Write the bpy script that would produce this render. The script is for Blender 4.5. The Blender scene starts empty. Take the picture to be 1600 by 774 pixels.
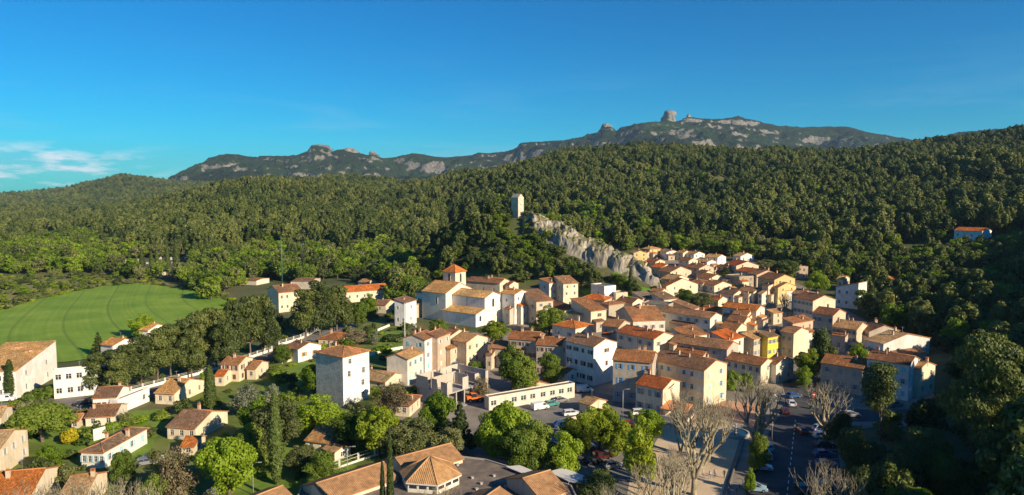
import bpy, math, random
import numpy as np
from mathutils import Vector, Matrix, noise as mnoise

R = math.radians
S = 55/45.0            # the layout tables are surveyed with the eye 45 units up; one unit is 1.222 m
EYE = 55.0
HAZE = 0.000036
FPX = 1080.0
PITCH = math.atan(87/FPX)
SUN_AZ, SUN_EL = R(38), R(24)       # azimuth south of east (right and behind the viewer), elevation

scene = bpy.context.scene
col = scene.collection
# ------------------------------------------------------------------ camera
cam = bpy.data.cameras.new('camera'); camo = bpy.data.objects.new('camera', cam); col.objects.link(camo)
camo.location = (0, 0, EYE); camo.rotation_euler = (R(90)-PITCH, 0, 0)
cam.sensor_width = 36; cam.lens = 36*FPX/1600; cam.clip_start = 1; cam.clip_end = 60000
scene.camera = camo
# ------------------------------------------------------------------ view
scene.view_settings.view_transform = 'Standard'; scene.view_settings.look = 'None'
scene.view_settings.exposure = 1.05; scene.view_settings.gamma = 1
scene.cycles.use_denoising = True
scene.cycles.max_bounces = 6; scene.cycles.diffuse_bounces = 3; scene.cycles.transparent_max_bounces = 8
scene.cycles.volume_bounces = 0
# ------------------------------------------------------------------ sun
sl = bpy.data.lights.new('sun', 'SUN'); sl.energy = 4.1; sl.angle = R(0.5); sl.color = (1.0, 0.83, 0.60)
so = bpy.data.objects.new('sun', sl); col.objects.link(so)
sdir = Vector((math.cos(SUN_EL)*math.cos(SUN_AZ), -math.cos(SUN_EL)*math.sin(SUN_AZ), math.sin(SUN_EL)))
so.rotation_euler = sdir.to_track_quat('Z', 'Y').to_euler(); so.location = (0, 0, 300)

# ------------------------------------------------------------------ node helpers
def N(nt, typ, **kw):
    n = nt.nodes.new(typ)
    for k, v in kw.items():
        if k.startswith('i_'):
            key = k[2:]; key = int(key) if key.isdigit() else key.replace('_', ' ')
            n.inputs[key].default_value = v
        else: setattr(n, k, v)
    return n
def LK(nt, a, b): nt.links.new(a, b)
def math_(nt, op, a, b=None, c=None, clamp=False):
    n = nt.nodes.new('ShaderNodeMath'); n.operation = op; n.use_clamp = clamp
    for i, v in enumerate((a, b, c)):
        if v is None: continue
        if isinstance(v, (int, float)): n.inputs[i].default_value = v
        else: nt.links.new(v, n.inputs[i])
    return n.outputs[0]
def mixc(nt, f, a, b, blend='MIX'):
    n = nt.nodes.new('ShaderNodeMix'); n.data_type = 'RGBA'; n.blend_type = blend
    for s, v in ((n.inputs[0], f), (n.inputs[6], a), (n.inputs[7], b)):
        if isinstance(v, (int, float)): s.default_value = v
        elif isinstance(v, tuple): s.default_value = (*v[:3], 1)
        else: nt.links.new(v, s)
    return n.outputs[2]
def ramp(nt, f, pts, interp='LINEAR'):
    n = nt.nodes.new('ShaderNodeValToRGB'); n.color_ramp.interpolation = interp
    e = n.color_ramp.elements
    while len(e) < len(pts): e.new(0.5)
    for i, (p, c) in enumerate(pts):
        e[i].position = p; e[i].color = (*c, 1) if len(c) == 3 else c
    nt.links.new(f, n.inputs[0]); return n.outputs[0]
def noise_(nt, vec, scale, detail=4, rough=0.55, dist=0.0):
    n = nt.nodes.new('ShaderNodeTexNoise'); n.inputs['Scale'].default_value = scale
    n.inputs['Detail'].default_value = detail; n.inputs['Roughness'].default_value = rough; n.inputs['Distortion'].default_value = dist
    if vec is not None: nt.links.new(vec, n.inputs['Vector'])
    return n.outputs[0]
def newmat(name):
    m = bpy.data.materials.new(name); m.use_nodes = True; nt = m.node_tree
    for n in list(nt.nodes): nt.nodes.remove(n)
    out = nt.nodes.new('ShaderNodeOutputMaterial'); return m, nt, out
def bsdf(nt, out, colr, rough=0.8, bump=None, bstr=0.3, bdist=0.05, metal=0.0, spec=0.3):
    p = nt.nodes.new('ShaderNodeBsdfPrincipled')
    if isinstance(colr, tuple): p.inputs['Base Color'].default_value = (*colr, 1)
    else: nt.links.new(colr, p.inputs['Base Color'])
    if isinstance(rough, (int, float)): p.inputs['Roughness'].default_value = rough
    else: nt.links.new(rough, p.inputs['Roughness'])
    p.inputs['Metallic'].default_value = metal; p.inputs['Specular IOR Level'].default_value = spec
    if bump is not None:
        b = nt.nodes.new('ShaderNodeBump'); b.inputs['Strength'].default_value = bstr; b.inputs['Distance'].default_value = bdist
        nt.links.new(bump, b.inputs['Height']); nt.links.new(b.outputs[0], p.inputs['Normal'])
    nt.links.new(p.outputs[0], out.inputs['Surface']); return p
def geo_pos(nt): return nt.nodes.new('ShaderNodeNewGeometry').outputs['Position']
def obj_co(nt): return nt.nodes.new('ShaderNodeTexCoord').outputs['Object']
def sep(nt, v):
    n = nt.nodes.new('ShaderNodeSeparateXYZ'); nt.links.new(v, n.inputs[0]); return n.outputs

# ------------------------------------------------------------------ world
world = bpy.data.worlds.new('World'); scene.world = world; world.use_nodes = True
wt = world.node_tree
for n in list(wt.nodes): wt.nodes.remove(n)
wo = N(wt, 'ShaderNodeOutputWorld'); bg = N(wt, 'ShaderNodeBackground'); bg.inputs[1].default_value = 0.056
sky = N(wt, 'ShaderNodeTexSky'); sky.sky_type = 'NISHITA'; sky.sun_disc = False
sky.sun_elevation = SUN_EL; sky.sun_rotation = R(90)+SUN_AZ
sky.altitude = 200; sky.air_density = 1.0; sky.dust_density = 0.15; sky.ozone_density = 3.0
hs = N(wt, 'ShaderNodeHueSaturation'); hs.inputs['Saturation'].default_value = 1.4; hs.inputs['Value'].default_value = 1.0
hs.inputs['Hue'].default_value = 0.49
LK(wt, sky.outputs[0], hs.inputs['Color'])
gen = N(wt, 'ShaderNodeTexCoord').outputs['Generated']
x_, y_, z_ = sep(wt, gen)
# low puffy clouds far off over the sea, thin cirrus wisps; both lie in the direction of the sky itself
mp = N(wt, 'ShaderNodeMapping'); mp.inputs['Scale'].default_value = (1, 1, 4.5); LK(wt, gen, mp.inputs[0])
n1 = noise_(wt, mp.outputs[0], 15, 6, 0.6)
band = math_(wt, 'MULTIPLY', math_(wt, 'MULTIPLY', z_, 90, clamp=True), math_(wt, 'MULTIPLY', math_(wt, 'SUBTRACT', 0.062, z_), 50, clamp=True), clamp=True)
leftw = math_(wt, 'MULTIPLY', math_(wt, 'SUBTRACT', -0.42, x_), 9.0, clamp=True)
cum = math_(wt, 'MULTIPLY', math_(wt, 'MULTIPLY', math_(wt, 'SUBTRACT', n1, 0.48), 7.0, clamp=True), math_(wt, 'MULTIPLY', band, leftw, clamp=True), clamp=True)
mp2 = N(wt, 'ShaderNodeMapping'); mp2.inputs['Scale'].default_value = (1.0, 1.0, 9.0); mp2.inputs['Rotation'].default_value = (0, 0.10, 0); LK(wt, gen, mp2.inputs[0])
n2 = noise_(wt, mp2.outputs[0], 3.2, 7, 0.62, 0.5)
wisp = math_(wt, 'MULTIPLY', math_(wt, 'MULTIPLY', math_(wt, 'SUBTRACT', n2, 0.52), 2.2, clamp=True), math_(wt, 'MULTIPLY', math_(wt, 'SUBTRACT', 1.0, math_(wt, 'MULTIPLY', z_, 5.0), clamp=True), 0.7), clamp=True)
tint = mixc(wt, 1.0, hs.outputs[0], (0.0, 0.70, 1.0), 'MULTIPLY')
c1 = mixc(wt, wisp, tint, (3.8, 5.8, 7.4))
c2 = mixc(wt, math_(wt, 'MULTIPLY', cum, 0.8), c1, (9.5, 9.6, 9.8))
LK(wt, c2, bg.inputs[0]); LK(wt, bg.outputs[0], wo.inputs[0])

# ------------------------------------------------------------------ viewing rays and the lie of the land
def ray(px, py):
    dx = (px-800)/FPX; dy = (387-py)/FPX
    Y = math.cos(PITCH)+dy*math.sin(PITCH); Z = -math.sin(PITCH)+dy*math.cos(PITCH)
    return dx/Y, Z/Y                      # per metre of distance y
def zat(px, py, D): return EYE+ray(px, py)[1]*D
COLS = {
 -9000:[(0,0),(1500,0),(16000,0)],
 -700:[(0,0),(1100,0),(1900,4),(2600,10),(3600,0),(16000,0)],
 -200:[(0,0),(1100,0),(1900,6),(2600,16),(3600,0),(16000,0)],
 0:[(0,0),(420,0),(1100,0),(1700,2),(2500,24),(3500,0),(16000,0)],
 100:[(0,0),(430,0),(1000,2),(1700,4),(2500,52),(3500,0),(16000,0)],
 150:[(0,0),(440,0),(1000,5),(1700,6),(2500,80),(3500,0),(16000,0)],
 195:[(0,0),(450,0),(1000,11),(1200,9),(1700,8),(2500,112),(3500,0),(16000,0)],
 240:[(0,0),(450,0),(1000,19),(1200,16),(1700,12),(2500,92),(3500,0),(16000,0)],
 300:[(0,0),(450,0),(900,34),(1100,30),(1500,20),(2500,72),(3500,0),(16000,0)],
 430:[(0,0),(450,0),(900,51),(1100,45),(1600,35),(2500,60),(3500,0),(16000,0)],
 520:[(0,0),(420,1),(900,44),(1100,42),(1500,70),(2000,50),(3500,0),(16000,0)],
 600:[(0,0),(380,2),(900,35),(1100,37),(1500,60),(2000,50),(3500,0),(16000,0)],
 700:[(0,0),(280,1),(400,8),(600,20),(1000,57),(1300,54),(2000,40),(3500,0),(16000,0)],
 780:[(0,0),(280,1),(400,9),(600,25),(1000,70),(1300,66),(2000,50),(3500,0),(16000,0)],
 870:[(0,0),(250,0),(400,10),(600,30),(1000,91),(1300,90),(2200,50),(4000,0),(16000,0)],
 1010:[(0,0),(250,0),(300,5),(350,9),(400,13),(600,36),(1050,107),(1400,95),(2500,50),(4000,0),(16000,0)],
 1120:[(0,0),(240,0),(300,5),(350,9),(400,13),(600,36),(1000,97),(1400,90),(2500,50),(4000,0),(16000,0)],
 1200:[(0,0),(240,0),(300,5),(350,9),(400,13),(600,38),(950,90),(1400,86),(2500,50),(4000,0),(16000,0)],
 1320:[(0,0),(210,0),(250,2),(300,6),(400,14),(600,42),(950,90),(1400,90),(2500,50),(4000,0),(16000,0)],
 1400:[(0,0),(190,0),(250,3),(300,6),(400,16),(600,45),(950,98),(1400,98),(2500,50),(4000,0),(16000,0)],
 1500:[(0,0),(120,0),(200,3),(300,10),(400,20),(600,50),(900,103),(1300,105),(2500,50),(4000,0),(16000,0)],
 1600:[(0,0),(110,0),(150,2),(200,7),(300,17),(400,27),(600,56),(850,114),(1300,110),(2500,50),(4000,0),(16000,0)],
 1800:[(0,0),(70,0),(100,2),(150,12),(200,24),(300,40),(500,68),(850,122),(1300,120),(2500,60),(4000,0),(16000,0)],
 2200:[(0,0),(60,4),(100,18),(150,34),(250,58),(500,92),(900,135),(1300,120),(2500,60),(4000,0),(16000,0)],
 3000:[(0,18),(60,26),(100,48),(150,66),(300,85),(900,140),(2500,60),(5000,0),(16000,0)],
 6000:[(0,60),(60,62),(150,85),(300,110),(900,140),(2500,50),(5000,0),(16000,0)],
 9000:[(0,80),(60,85),(150,95),(300,110),(900,120),(2500,50),(5000,0),(16000,0)],
}
_cx = np.array([-9000., -3000, -1500]+sorted(k for k in COLS if k > -9000), float)
_GD = np.exp(np.linspace(math.log(20.), math.log(16000.), 420))
def _colprof(k):
    if k in COLS: p = COLS[k]
    else: p = COLS[-9000]
    return np.interp(_GD, [a for a, b in p], [b for a, b in p])
_tab = np.array([_colprof(k) for k in _cx])
_gu = np.concatenate([np.linspace(-9000, -200, 60)[:-1], np.linspace(-200, 2200, 260), np.linspace(2200, 9000, 60)[1:]])
_T = np.array([np.interp(_gu, _cx, _tab[:, j]) for j in range(_tab.shape[1])]).T
def _blur(a, n, ax):
    for _ in range(n):
        b = np.roll(a, 1, ax); c = np.roll(a, -1, ax)
        sl0 = [slice(None)]*2; sl1 = [slice(None)]*2; sl0[ax] = 0; sl1[ax] = -1
        b[tuple(sl0)] = a[tuple(sl0)]; c[tuple(sl1)] = a[tuple(sl1)]
        a = 0.25*b+0.5*a+0.25*c
    return a
_T = _blur(_blur(_T, 14, 1), 6, 0)
_LG = np.log(_GD)
# castle hill: ridge line (pixel column, distance, height) in units
RIDGE = [(620,345,3),(660,340,12),(700,336,20),(750,333,28),(790,330,33.0),(826,328,33.6),(850,322,31),(880,315,28.0),(905,310,23.5),(950,301,18.5),(985,295,14.5),(1010,290,11),(1026,287,6),(1040,285,1)]
_rx = np.array([(p-800)/FPX*d for p, d, h in RIDGE]); _ry = np.array([float(d) for p, d, h in RIDGE]); _rz = np.array([float(h) for p, d, h in RIDGE])
def hill_add(xu, yu):
    ry = np.interp(xu, _rx, _ry); rz = np.interp(xu, _rx, _rz, left=0, right=0)
    dfront = (ry-yu)
    wf = 22+rz*0.8
    f = np.where(dfront > 0, np.clip(1-dfront/wf, 0, 1), np.clip(1+dfront/55., 0, 1))
    f = f*f*(3-2*f)
    cut = np.clip((xu-_rx[0])/12, 0, 1)*np.clip((_rx[-1]-xu)/4, 0, 1)
    return rz, f*cut
def vnoise(x, y, sc, seed=0):
    """smooth value noise, vectorised"""
    x = np.asarray(x)/sc; y = np.asarray(y)/sc
    xi = np.floor(x).astype(np.int64); yi = np.floor(y).astype(np.int64); fx = x-xi; fy = y-yi
    fx = fx*fx*(3-2*fx); fy = fy*fy*(3-2*fy)
    def h(a, b):
        n = (a*374761393+b*668265263+seed*974634777) & 0xffffffff
        n = ((n ^ (n >> 13))*1274126177) & 0xffffffff
        return ((n ^ (n >> 16)) & 0xffff)/65535.0
    return (h(xi, yi)*(1-fx)+h(xi+1, yi)*fx)*(1-fy)+(h(xi, yi+1)*(1-fx)+h(xi+1, yi+1)*fx)*fy
def fbm(x, y, sc, seed=0, o=5, g=0.5):
    s = 0; a = 1; t = 0
    for i in range(o):
        s = s+a*vnoise(x, y, sc/(2**i), seed+i*7); t += a; a *= g
    return s/t
def H_(x, y):
    """ground height in metres at world x, y in metres (arrays)"""
    xu = np.asarray(x, float)/S; yu = np.asarray(y, float)/S
    D = np.maximum(yu, 60.0)
    pxl = 800+FPX*xu/D
    gi = np.interp(pxl, _gu, np.arange(len(_gu))); gj = np.interp(np.log(np.maximum(D, 20)), _LG, np.arange(len(_LG)))
    i0 = np.clip(gi.astype(int), 0, len(_gu)-2); j0 = np.clip(gj.astype(int), 0, len(_LG)-2); fi = gi-i0; fj = gj-j0
    z = (_T[i0, j0]*(1-fi)+_T[i0+1, j0]*fi)*(1-fj)+(_T[i0, j0+1]*(1-fi)+_T[i0+1, j0+1]*fi)*fj
    rz, f = hill_add(xu, yu)
    z = np.maximum(z, z*(1-f)+rz*f)
    nz = (fbm(xu, yu, 90, 3)-0.5)*np.clip((D-430)/400, 0, 1)*18*np.clip(z/25, 0, 1)
    nz = nz+(fbm(xu, yu*0.7, 130, 17, 3)-0.5)*64*np.clip((D-440)/160, 0, 1)*np.clip((900-D)/220, 0, 1)*np.clip(z/30, 0, 1)
    return (z+nz)*S
def hz(x, y): return float(H_(np.array([x]), np.array([y]))[0])
_DM = np.concatenate([np.linspace(85, 700, 2400), np.linspace(702, 4000, 2000)])
def locate(px, py):
    X, Z = ray(px, py)
    zr = EYE+Z*_DM; zg = H_(X*_DM, _DM)
    k = np.argmax(zr <= zg)
    if zr[k] > zg[k]: k = len(_DM)-1
    D = _DM[k]
    return X*D, D, float(zg[k])
def project(x, y, z):
    cy = y*math.cos(PITCH)-(z-EYE)*math.sin(PITCH); cz = y*math.sin(PITCH)+(z-EYE)*math.cos(PITCH)
    return 800+FPX*x/cy, 387-FPX*cz/cy

# ------------------------------------------------------------------ object helpers
def tag(o, label=None, cat=None, group=None, kind=None):
    if label: o['label'] = label
    if cat: o['category'] = cat
    if group: o['group'] = group
    if kind: o['kind'] = kind
    return o
def empty(name, loc=(0,0,0), rz=0.0, parent=None):
    o = bpy.data.objects.new(name, None); col.objects.link(o); o.location = loc; o.rotation_euler = (0, 0, rz)
    o.empty_display_size = 0.5
    if parent: o.parent = parent
    return o
def link(name, me, parent=None, loc=(0,0,0), rz=0.0, scale=None, color=None):
    o = bpy.data.objects.new(name, me); col.objects.link(o); o.location = loc; o.rotation_euler = (0, 0, rz)
    if scale is not None: o.scale = scale
    if color is not None: o.color = (*color, 1)
    if parent: o.parent = parent
    return o
class MB:
    def __init__(s): s.v = []; s.f = []; s.m = []; s.uv = []; s.sm = []
    def face(s, pts, mi=0, uv=None, smooth=False):
        n = len(s.v); s.v.extend(pts); s.f.append(tuple(range(n, n+len(pts)))); s.m.append(mi); s.sm.append(smooth)
        s.uv.extend(uv if uv else [(0, 0)]*len(pts))
    def box(s, x0, x1, y0, y1, z0, z1, mi=0, M=None):
        c = [(x0,y0,z0),(x1,y0,z0),(x1,y1,z0),(x0,y1,z0),(x0,y0,z1),(x1,y0,z1),(x1,y1,z1),(x0,y1,z1)]
        if M is not None: c = [tuple(M @ Vector(p)) for p in c]
        for q in ((0,3,2,1),(4,5,6,7),(0,1,5,4),(1,2,6,5),(2,3,7,6),(3,0,4,7)): s.face([c[i] for i in q], mi)
    def tube(s, pts, rads, n=6, mi=0, cap=True):
        rings = []
        for i, p in enumerate(pts):
            p = Vector(p); a = Vector(pts[max(i-1, 0)]); b = Vector(pts[min(i+1, len(pts)-1)])
            d = (b-a).normalized() if (b-a).length > 1e-6 else Vector((0,0,1))
            u = d.orthogonal().normalized() if i == 0 else (uprev-d*uprev.dot(d)).normalized()
            uprev = u; w = d.cross(u)
            base = len(s.v)
            for k in range(n):
                t = 2*math.pi*k/n; s.v.append(tuple(p+(u*math.cos(t)+w*math.sin(t))*rads[i]))
            rings.append(base)
        for i in range(len(rings)-1):
            for k in range(n):
                s.f.append((rings[i]+k, rings[i]+(k+1)%n, rings[i+1]+(k+1)%n, rings[i+1]+k)); s.m.append(mi); s.sm.append(True); s.uv.extend([(0,0)]*4)
        if cap:
            s.f.append(tuple(rings[-1]+k for k in range(n))); s.m.append(mi); s.sm.append(False); s.uv.extend([(0,0)]*n)
            s.f.append(tuple(rings[0]+n-1-k for k in range(n))); s.m.append(mi); s.sm.append(False); s.uv.extend([(0,0)]*n)
    def mesh(s, name, mats):
        me = bpy.data.meshes.new(name); me.from_pydata([tuple(p) for p in s.v], [], s.f)
        for m in mats: me.materials.append(m)
        me.polygons.foreach_set('material_index', s.m); me.polygons.foreach_set('use_smooth', s.sm)
        uvl = me.uv_layers.new(name='UVMap'); uvl.data.foreach_set('uv', np.array(s.uv, 'f').ravel())
        me.update(); return me
def npmesh(name, v, f, mats, smooth=False):
    """v (n,3), f (m,4) or (m,3) arrays"""
    me = bpy.data.meshes.new(name); n = len(v); k = f.shape[1]; m = len(f)
    me.vertices.add(n); me.vertices.foreach_set('co', np.asarray(v, 'f').ravel())
    me.loops.add(m*k); me.loops.foreach_set('vertex_index', f.astype('i').ravel())
    me.polygons.add(m); me.polygons.foreach_set('loop_start', np.arange(0, m*k, k, dtype='i')); me.polygons.foreach_set('loop_total', np.full(m, k, 'i'))
    if smooth: me.polygons.foreach_set('use_smooth', np.ones(m, bool))
    for mt in mats: me.materials.append(mt)
    me.update(calc_edges=True); return me
def gridmesh(name, X, Y, Z, mats, smooth=True):
    nr, nc = X.shape; v = np.stack([X.ravel(), Y.ravel(), Z.ravel()], 1)
    i = np.arange(nr*nc).reshape(nr, nc)
    f = np.stack([i[:-1,:-1].ravel(), i[:-1,1:].ravel(), i[1:,1:].ravel(), i[1:,:-1].ravel()], 1)
    return npmesh(name, v, f, mats, smooth)

# ------------------------------------------------------------------ materials
MAT = {}
def m_plain(name, c, rough=0.7, metal=0.0, var=0.15, sc=3.0, spec=0.3):
    m, nt, out = newmat(name); n = noise_(nt, obj_co(nt), sc, 4)
    cc = mixc(nt, n, tuple(x*(1-var) for x in c), tuple(min(1, x*(1+var)) for x in c))
    bsdf(nt, out, cc, rough, metal=metal, spec=spec, bump=n, bstr=0.08); MAT[name] = m; return m
def m_tinted(name, rough=0.8, var=0.22, sc=1.5, streak=True, spec=0.2, bstr=0.25):
    m, nt, out = newmat(name); oi = N(nt, 'ShaderNodeObjectInfo'); oc = obj_co(nt)
    mp = N(nt, 'ShaderNodeMapping'); mp.inputs['Scale'].default_value = (1, 1, 0.35); LK(nt, oc, mp.inputs[0])
    n = noise_(nt, mp.outputs[0], sc, 6, 0.62); n2 = noise_(nt, oc, 11, 4)
    f = ramp(nt, n, [(0.28, (1-var*1.1,)*3), (0.5, (1-var*0.12, 1-var*0.14, 1-var*0.2)), (0.75, (1.0,)*3)])
    c = mixc(nt, 1.0, oi.outputs['Color'], f, 'MULTIPLY')
    vp = N(nt, 'ShaderNodeTexVoronoi', i_Scale=0.42); wv = mixc(nt, 0.25, oc, N(nt, 'ShaderNodeTexNoise', i_Scale=1.3).outputs[1]); LK(nt, wv, vp.inputs['Vector'])
    c = mixc(nt, 1.0, c, ramp(nt, sep(nt, vp.outputs['Color'])[0], [(0.0, (0.88,0.865,0.83)), (0.45, (0.97,0.965,0.95)), (1.0, (1.03,1.03,1.02))]), 'MULTIPLY')
    mp3 = N(nt, 'ShaderNodeMapping'); mp3.inputs['Scale'].default_value = (2.2, 2.2, 0.16); LK(nt, oc, mp3.inputs[0])
    c = mixc(nt, ramp(nt, noise_(nt, mp3.outputs[0], 1.2, 4, 0.6), [(0.56, (0,0,0)), (0.72, (0.42,)*3)]), c, mixc(nt, 1.0, c, (0.62,0.58,0.52), 'MULTIPLY'))
    c = mixc(nt, 0.10, c, n2, 'OVERLAY')
    bsdf(nt, out, c, rough, bump=n2, bstr=bstr, bdist=0.02, spec=spec); MAT[name] = m; return m
m_tinted('stucco', 0.8, 0.22); m_tinted('paint', 0.55, 0.1, 2.0, spec=0.4)
# rubble stone wall
m, nt, out = newmat('stone'); oc = obj_co(nt)
v = N(nt, 'ShaderNodeTexVoronoi', i_Scale=4.2); LK(nt, oc, v.inputs['Vector'])
oi = N(nt, 'ShaderNodeObjectInfo')
cc = ramp(nt, noise_(nt, v.outputs['Color'], 8, 0), [(0.3, (0.78,0.75,0.68)), (0.7, (1.0,0.95,0.85))])
c = mixc(nt, 1.0, oi.outputs['Color'], cc, 'MULTIPLY'); c = mixc(nt, ramp(nt, v.outputs['Distance'], [(0.35, (0,0,0)), (0.7, (0.7,0.7,0.7))]), c, (0.34,0.29,0.22))
c = mixc(nt, ramp(nt, noise_(nt, oc, 0.6, 5), [(0.4, (0,0,0)), (0.7, (0.35,)*3)]), c, (0.18,0.155,0.12))
bsdf(nt, out, c, 0.9, bump=v.outputs['Distance'], bstr=-0.5, bdist=0.06); MAT['stone'] = m
# canal tiles: columns of rounded tiles down the slope, rows lapped; every tile its own tone
m, nt, out = newmat('roof_tiles'); oi = N(nt, 'ShaderNodeObjectInfo')
uv = N(nt, 'ShaderNodeTexCoord').outputs['UV']; u_, v_, _ = sep(nt, uv)
uc = math_(nt, 'DIVIDE', u_, 0.26); vc = math_(nt, 'DIVIDE', v_, 0.40)
cb = N(nt, 'ShaderNodeCombineXYZ'); LK(nt, math_(nt, 'FLOOR', uc), cb.inputs[0]); LK(nt, math_(nt, 'FLOOR', vc), cb.inputs[1]); LK(nt, math_(nt, 'MULTIPLY', oi.outputs['Random'], 97), cb.inputs[2])
wn = N(nt, 'ShaderNodeTexWhiteNoise'); LK(nt, cb.outputs[0], wn.inputs['Vector'])
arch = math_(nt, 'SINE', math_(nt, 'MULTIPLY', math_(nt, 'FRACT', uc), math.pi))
lap = math_(nt, 'FRACT', vc)
hgt = math_(nt, 'ADD', arch, math_(nt, 'MULTIPLY', math_(nt, 'SUBTRACT', 1.0, lap), 0.35))
tone = ramp(nt, wn.outputs['Value'], [(0.0, (0.55,0.5,0.45)), (0.35, (0.85,0.85,0.82)), (0.7, (1.1,1.05,1.0)), (1.0, (1.5,1.6,1.6))])
c = mixc(nt, 1.0, oi.outputs['Color'], tone, 'MULTIPLY')
geo = obj_co(nt)
vq = N(nt, 'ShaderNodeTexVoronoi', i_Scale=0.30); wq = mixc(nt, 0.35, geo, N(nt, 'ShaderNodeTexNoise', i_Scale=0.9).outputs[1]); LK(nt, wq, vq.inputs['Vector'])
c = mixc(nt, 1.0, c, ramp(nt, sep(nt, vq.outputs['Color'])[0], [(0.0, (0.70,0.72,0.76)), (0.5, (0.98,0.98,0.98)), (0.8, (1.05,1.0,0.95)), (1.0, (1.35,1.15,1.0))]), 'MULTIPLY')
big = noise_(nt, geo, 0.45, 5, 0.65)
c = mixc(nt, ramp(nt, big, [(0.35, (0,0,0)), (0.62, (0.6,)*3)]), c, mixc(nt, 1.0, oi.outputs['Color'], (0.42,0.42,0.42), 'MULTIPLY'))
c = mixc(nt, ramp(nt, noise_(nt, geo, 1.7, 6, 0.7), [(0.5, (0,0,0)), (0.75, (0.30,)*3)]), c, (0.30,0.25,0.16))
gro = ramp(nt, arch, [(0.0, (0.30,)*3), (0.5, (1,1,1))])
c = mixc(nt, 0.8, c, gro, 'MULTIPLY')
bsdf(nt, out, c, 0.88, bump=hgt, bstr=0.8, bdist=0.06, spec=0.15); MAT['roof_tiles'] = m
m, nt, out = newmat('roof_ribbed'); oi = N(nt, 'ShaderNodeObjectInfo'); uv = N(nt, 'ShaderNodeTexCoord').outputs['UV']; u_, v_, _ = sep(nt, uv)
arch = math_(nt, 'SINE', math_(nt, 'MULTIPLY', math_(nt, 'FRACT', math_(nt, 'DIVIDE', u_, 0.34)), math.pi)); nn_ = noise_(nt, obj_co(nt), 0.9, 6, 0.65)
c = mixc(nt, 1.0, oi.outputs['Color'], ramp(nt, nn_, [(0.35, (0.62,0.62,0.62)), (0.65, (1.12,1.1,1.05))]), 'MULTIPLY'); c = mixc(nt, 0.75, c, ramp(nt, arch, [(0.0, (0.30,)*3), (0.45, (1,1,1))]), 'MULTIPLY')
bsdf(nt, out, c, 0.88, bump=arch, bstr=0.8, bdist=0.07, spec=0.15); MAT['roof_ribbed'] = m
# glass
m, nt, out = newmat('glass'); n = noise_(nt, geo_pos(nt), 0.5, 2)
bsdf(nt, out, mixc(nt, n, (0.012,0.016,0.02), (0.05,0.06,0.07)), 0.08, spec=0.6); MAT['glass'] = m
# shutters: louvres as fine relief
m, nt, out = newmat('shutter'); oi = N(nt, 'ShaderNodeObjectInfo'); x1, y1, z1 = sep(nt, obj_co(nt))
s1 = math_(nt, 'FRACT', math_(nt, 'MULTIPLY', z1, 14))
c = mixc(nt, 0.5, oi.outputs['Color'], ramp(nt, s1, [(0.0, (0.4,)*3), (0.4, (1,1,1))]), 'MULTIPLY')
bsdf(nt, out, c, 0.6, bump=s1, bstr=0.3, bdist=0.02); MAT['shutter'] = m
m_plain('frame_white', (0.62,0.6,0.55)); m_plain('concrete', (0.36,0.34,0.31), 0.9, sc=0.8, var=0.25)
m_plain('dark_metal', (0.03,0.03,0.035), 0.5, 0.6); m_plain('pole_grey', (0.35,0.36,0.36), 0.5, 0.3); m_plain('pole_green', (0.05,0.16,0.11), 0.5, 0.2)
m_plain('chimney', (0.52,0.40,0.28), 0.9); m_plain('clay', (0.42,0.17,0.06), 0.8); m_plain('wood', (0.24,0.11,0.04), 0.8)
m_plain('tyre', (0.012,0.012,0.012), 0.9); m_plain('rim', (0.45,0.45,0.46), 0.35, 0.7); m_plain('white_paint', (0.75,0.74,0.70), 0.6)
m_plain('skin', (0.45,0.27,0.18), 0.6); m_plain('red_paint', (0.55,0.02,0.015), 0.5); m_plain('orange_paint', (0.75,0.16,0.02), 0.5)
m_plain('lamp_red', (0.4,0.01,0.01), 0.3); m_plain('lamp_clear', (0.7,0.7,0.68), 0.2)
m, nt, out = newmat('car_paint'); oi = N(nt, 'ShaderNodeObjectInfo')
p = bsdf(nt, out, mixc(nt, noise_(nt, obj_co(nt), 2, 3), oi.outputs['Color'], mixc(nt, 1.0, oi.outputs['Color'], (0.85,)*3, 'MULTIPLY')), 0.32, spec=0.5); p.inputs['Coat Weight'].default_value = 0.4; MAT['car_paint'] = m
# membrane roof
m, nt, out = newmat('membrane'); n = noise_(nt, geo_pos(nt), 0.35, 6, 0.65); n3 = noise_(nt, geo_pos(nt), 6, 3)
c = ramp(nt, n, [(0.3, (0.10,0.085,0.07)), (0.5, (0.16,0.13,0.105)), (0.7, (0.25,0.2,0.15))]); c = mixc(nt, 0.25, c, n3, 'OVERLAY')
bsdf(nt, out, c, 0.9, bump=n3, bstr=0.2); MAT['membrane'] = m
# bark
def m_bark(name, a, b, sc=3):
    m, nt, out = newmat(name); n = noise_(nt, obj_co(nt), sc, 6, 0.7)
    bsdf(nt, out, ramp(nt, n, [(0.35, a), (0.65, b)]), 0.9, bump=n, bstr=0.5, bdist=0.05); MAT[name] = m
m_bark('bark', (0.055,0.04,0.028), (0.16,0.12,0.085)); m_bark('bark_plane', (0.15,0.125,0.08), (0.42,0.37,0.25), 1.2); m_bark('bark_pine', (0.07,0.05,0.04), (0.22,0.17,0.13))
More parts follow.
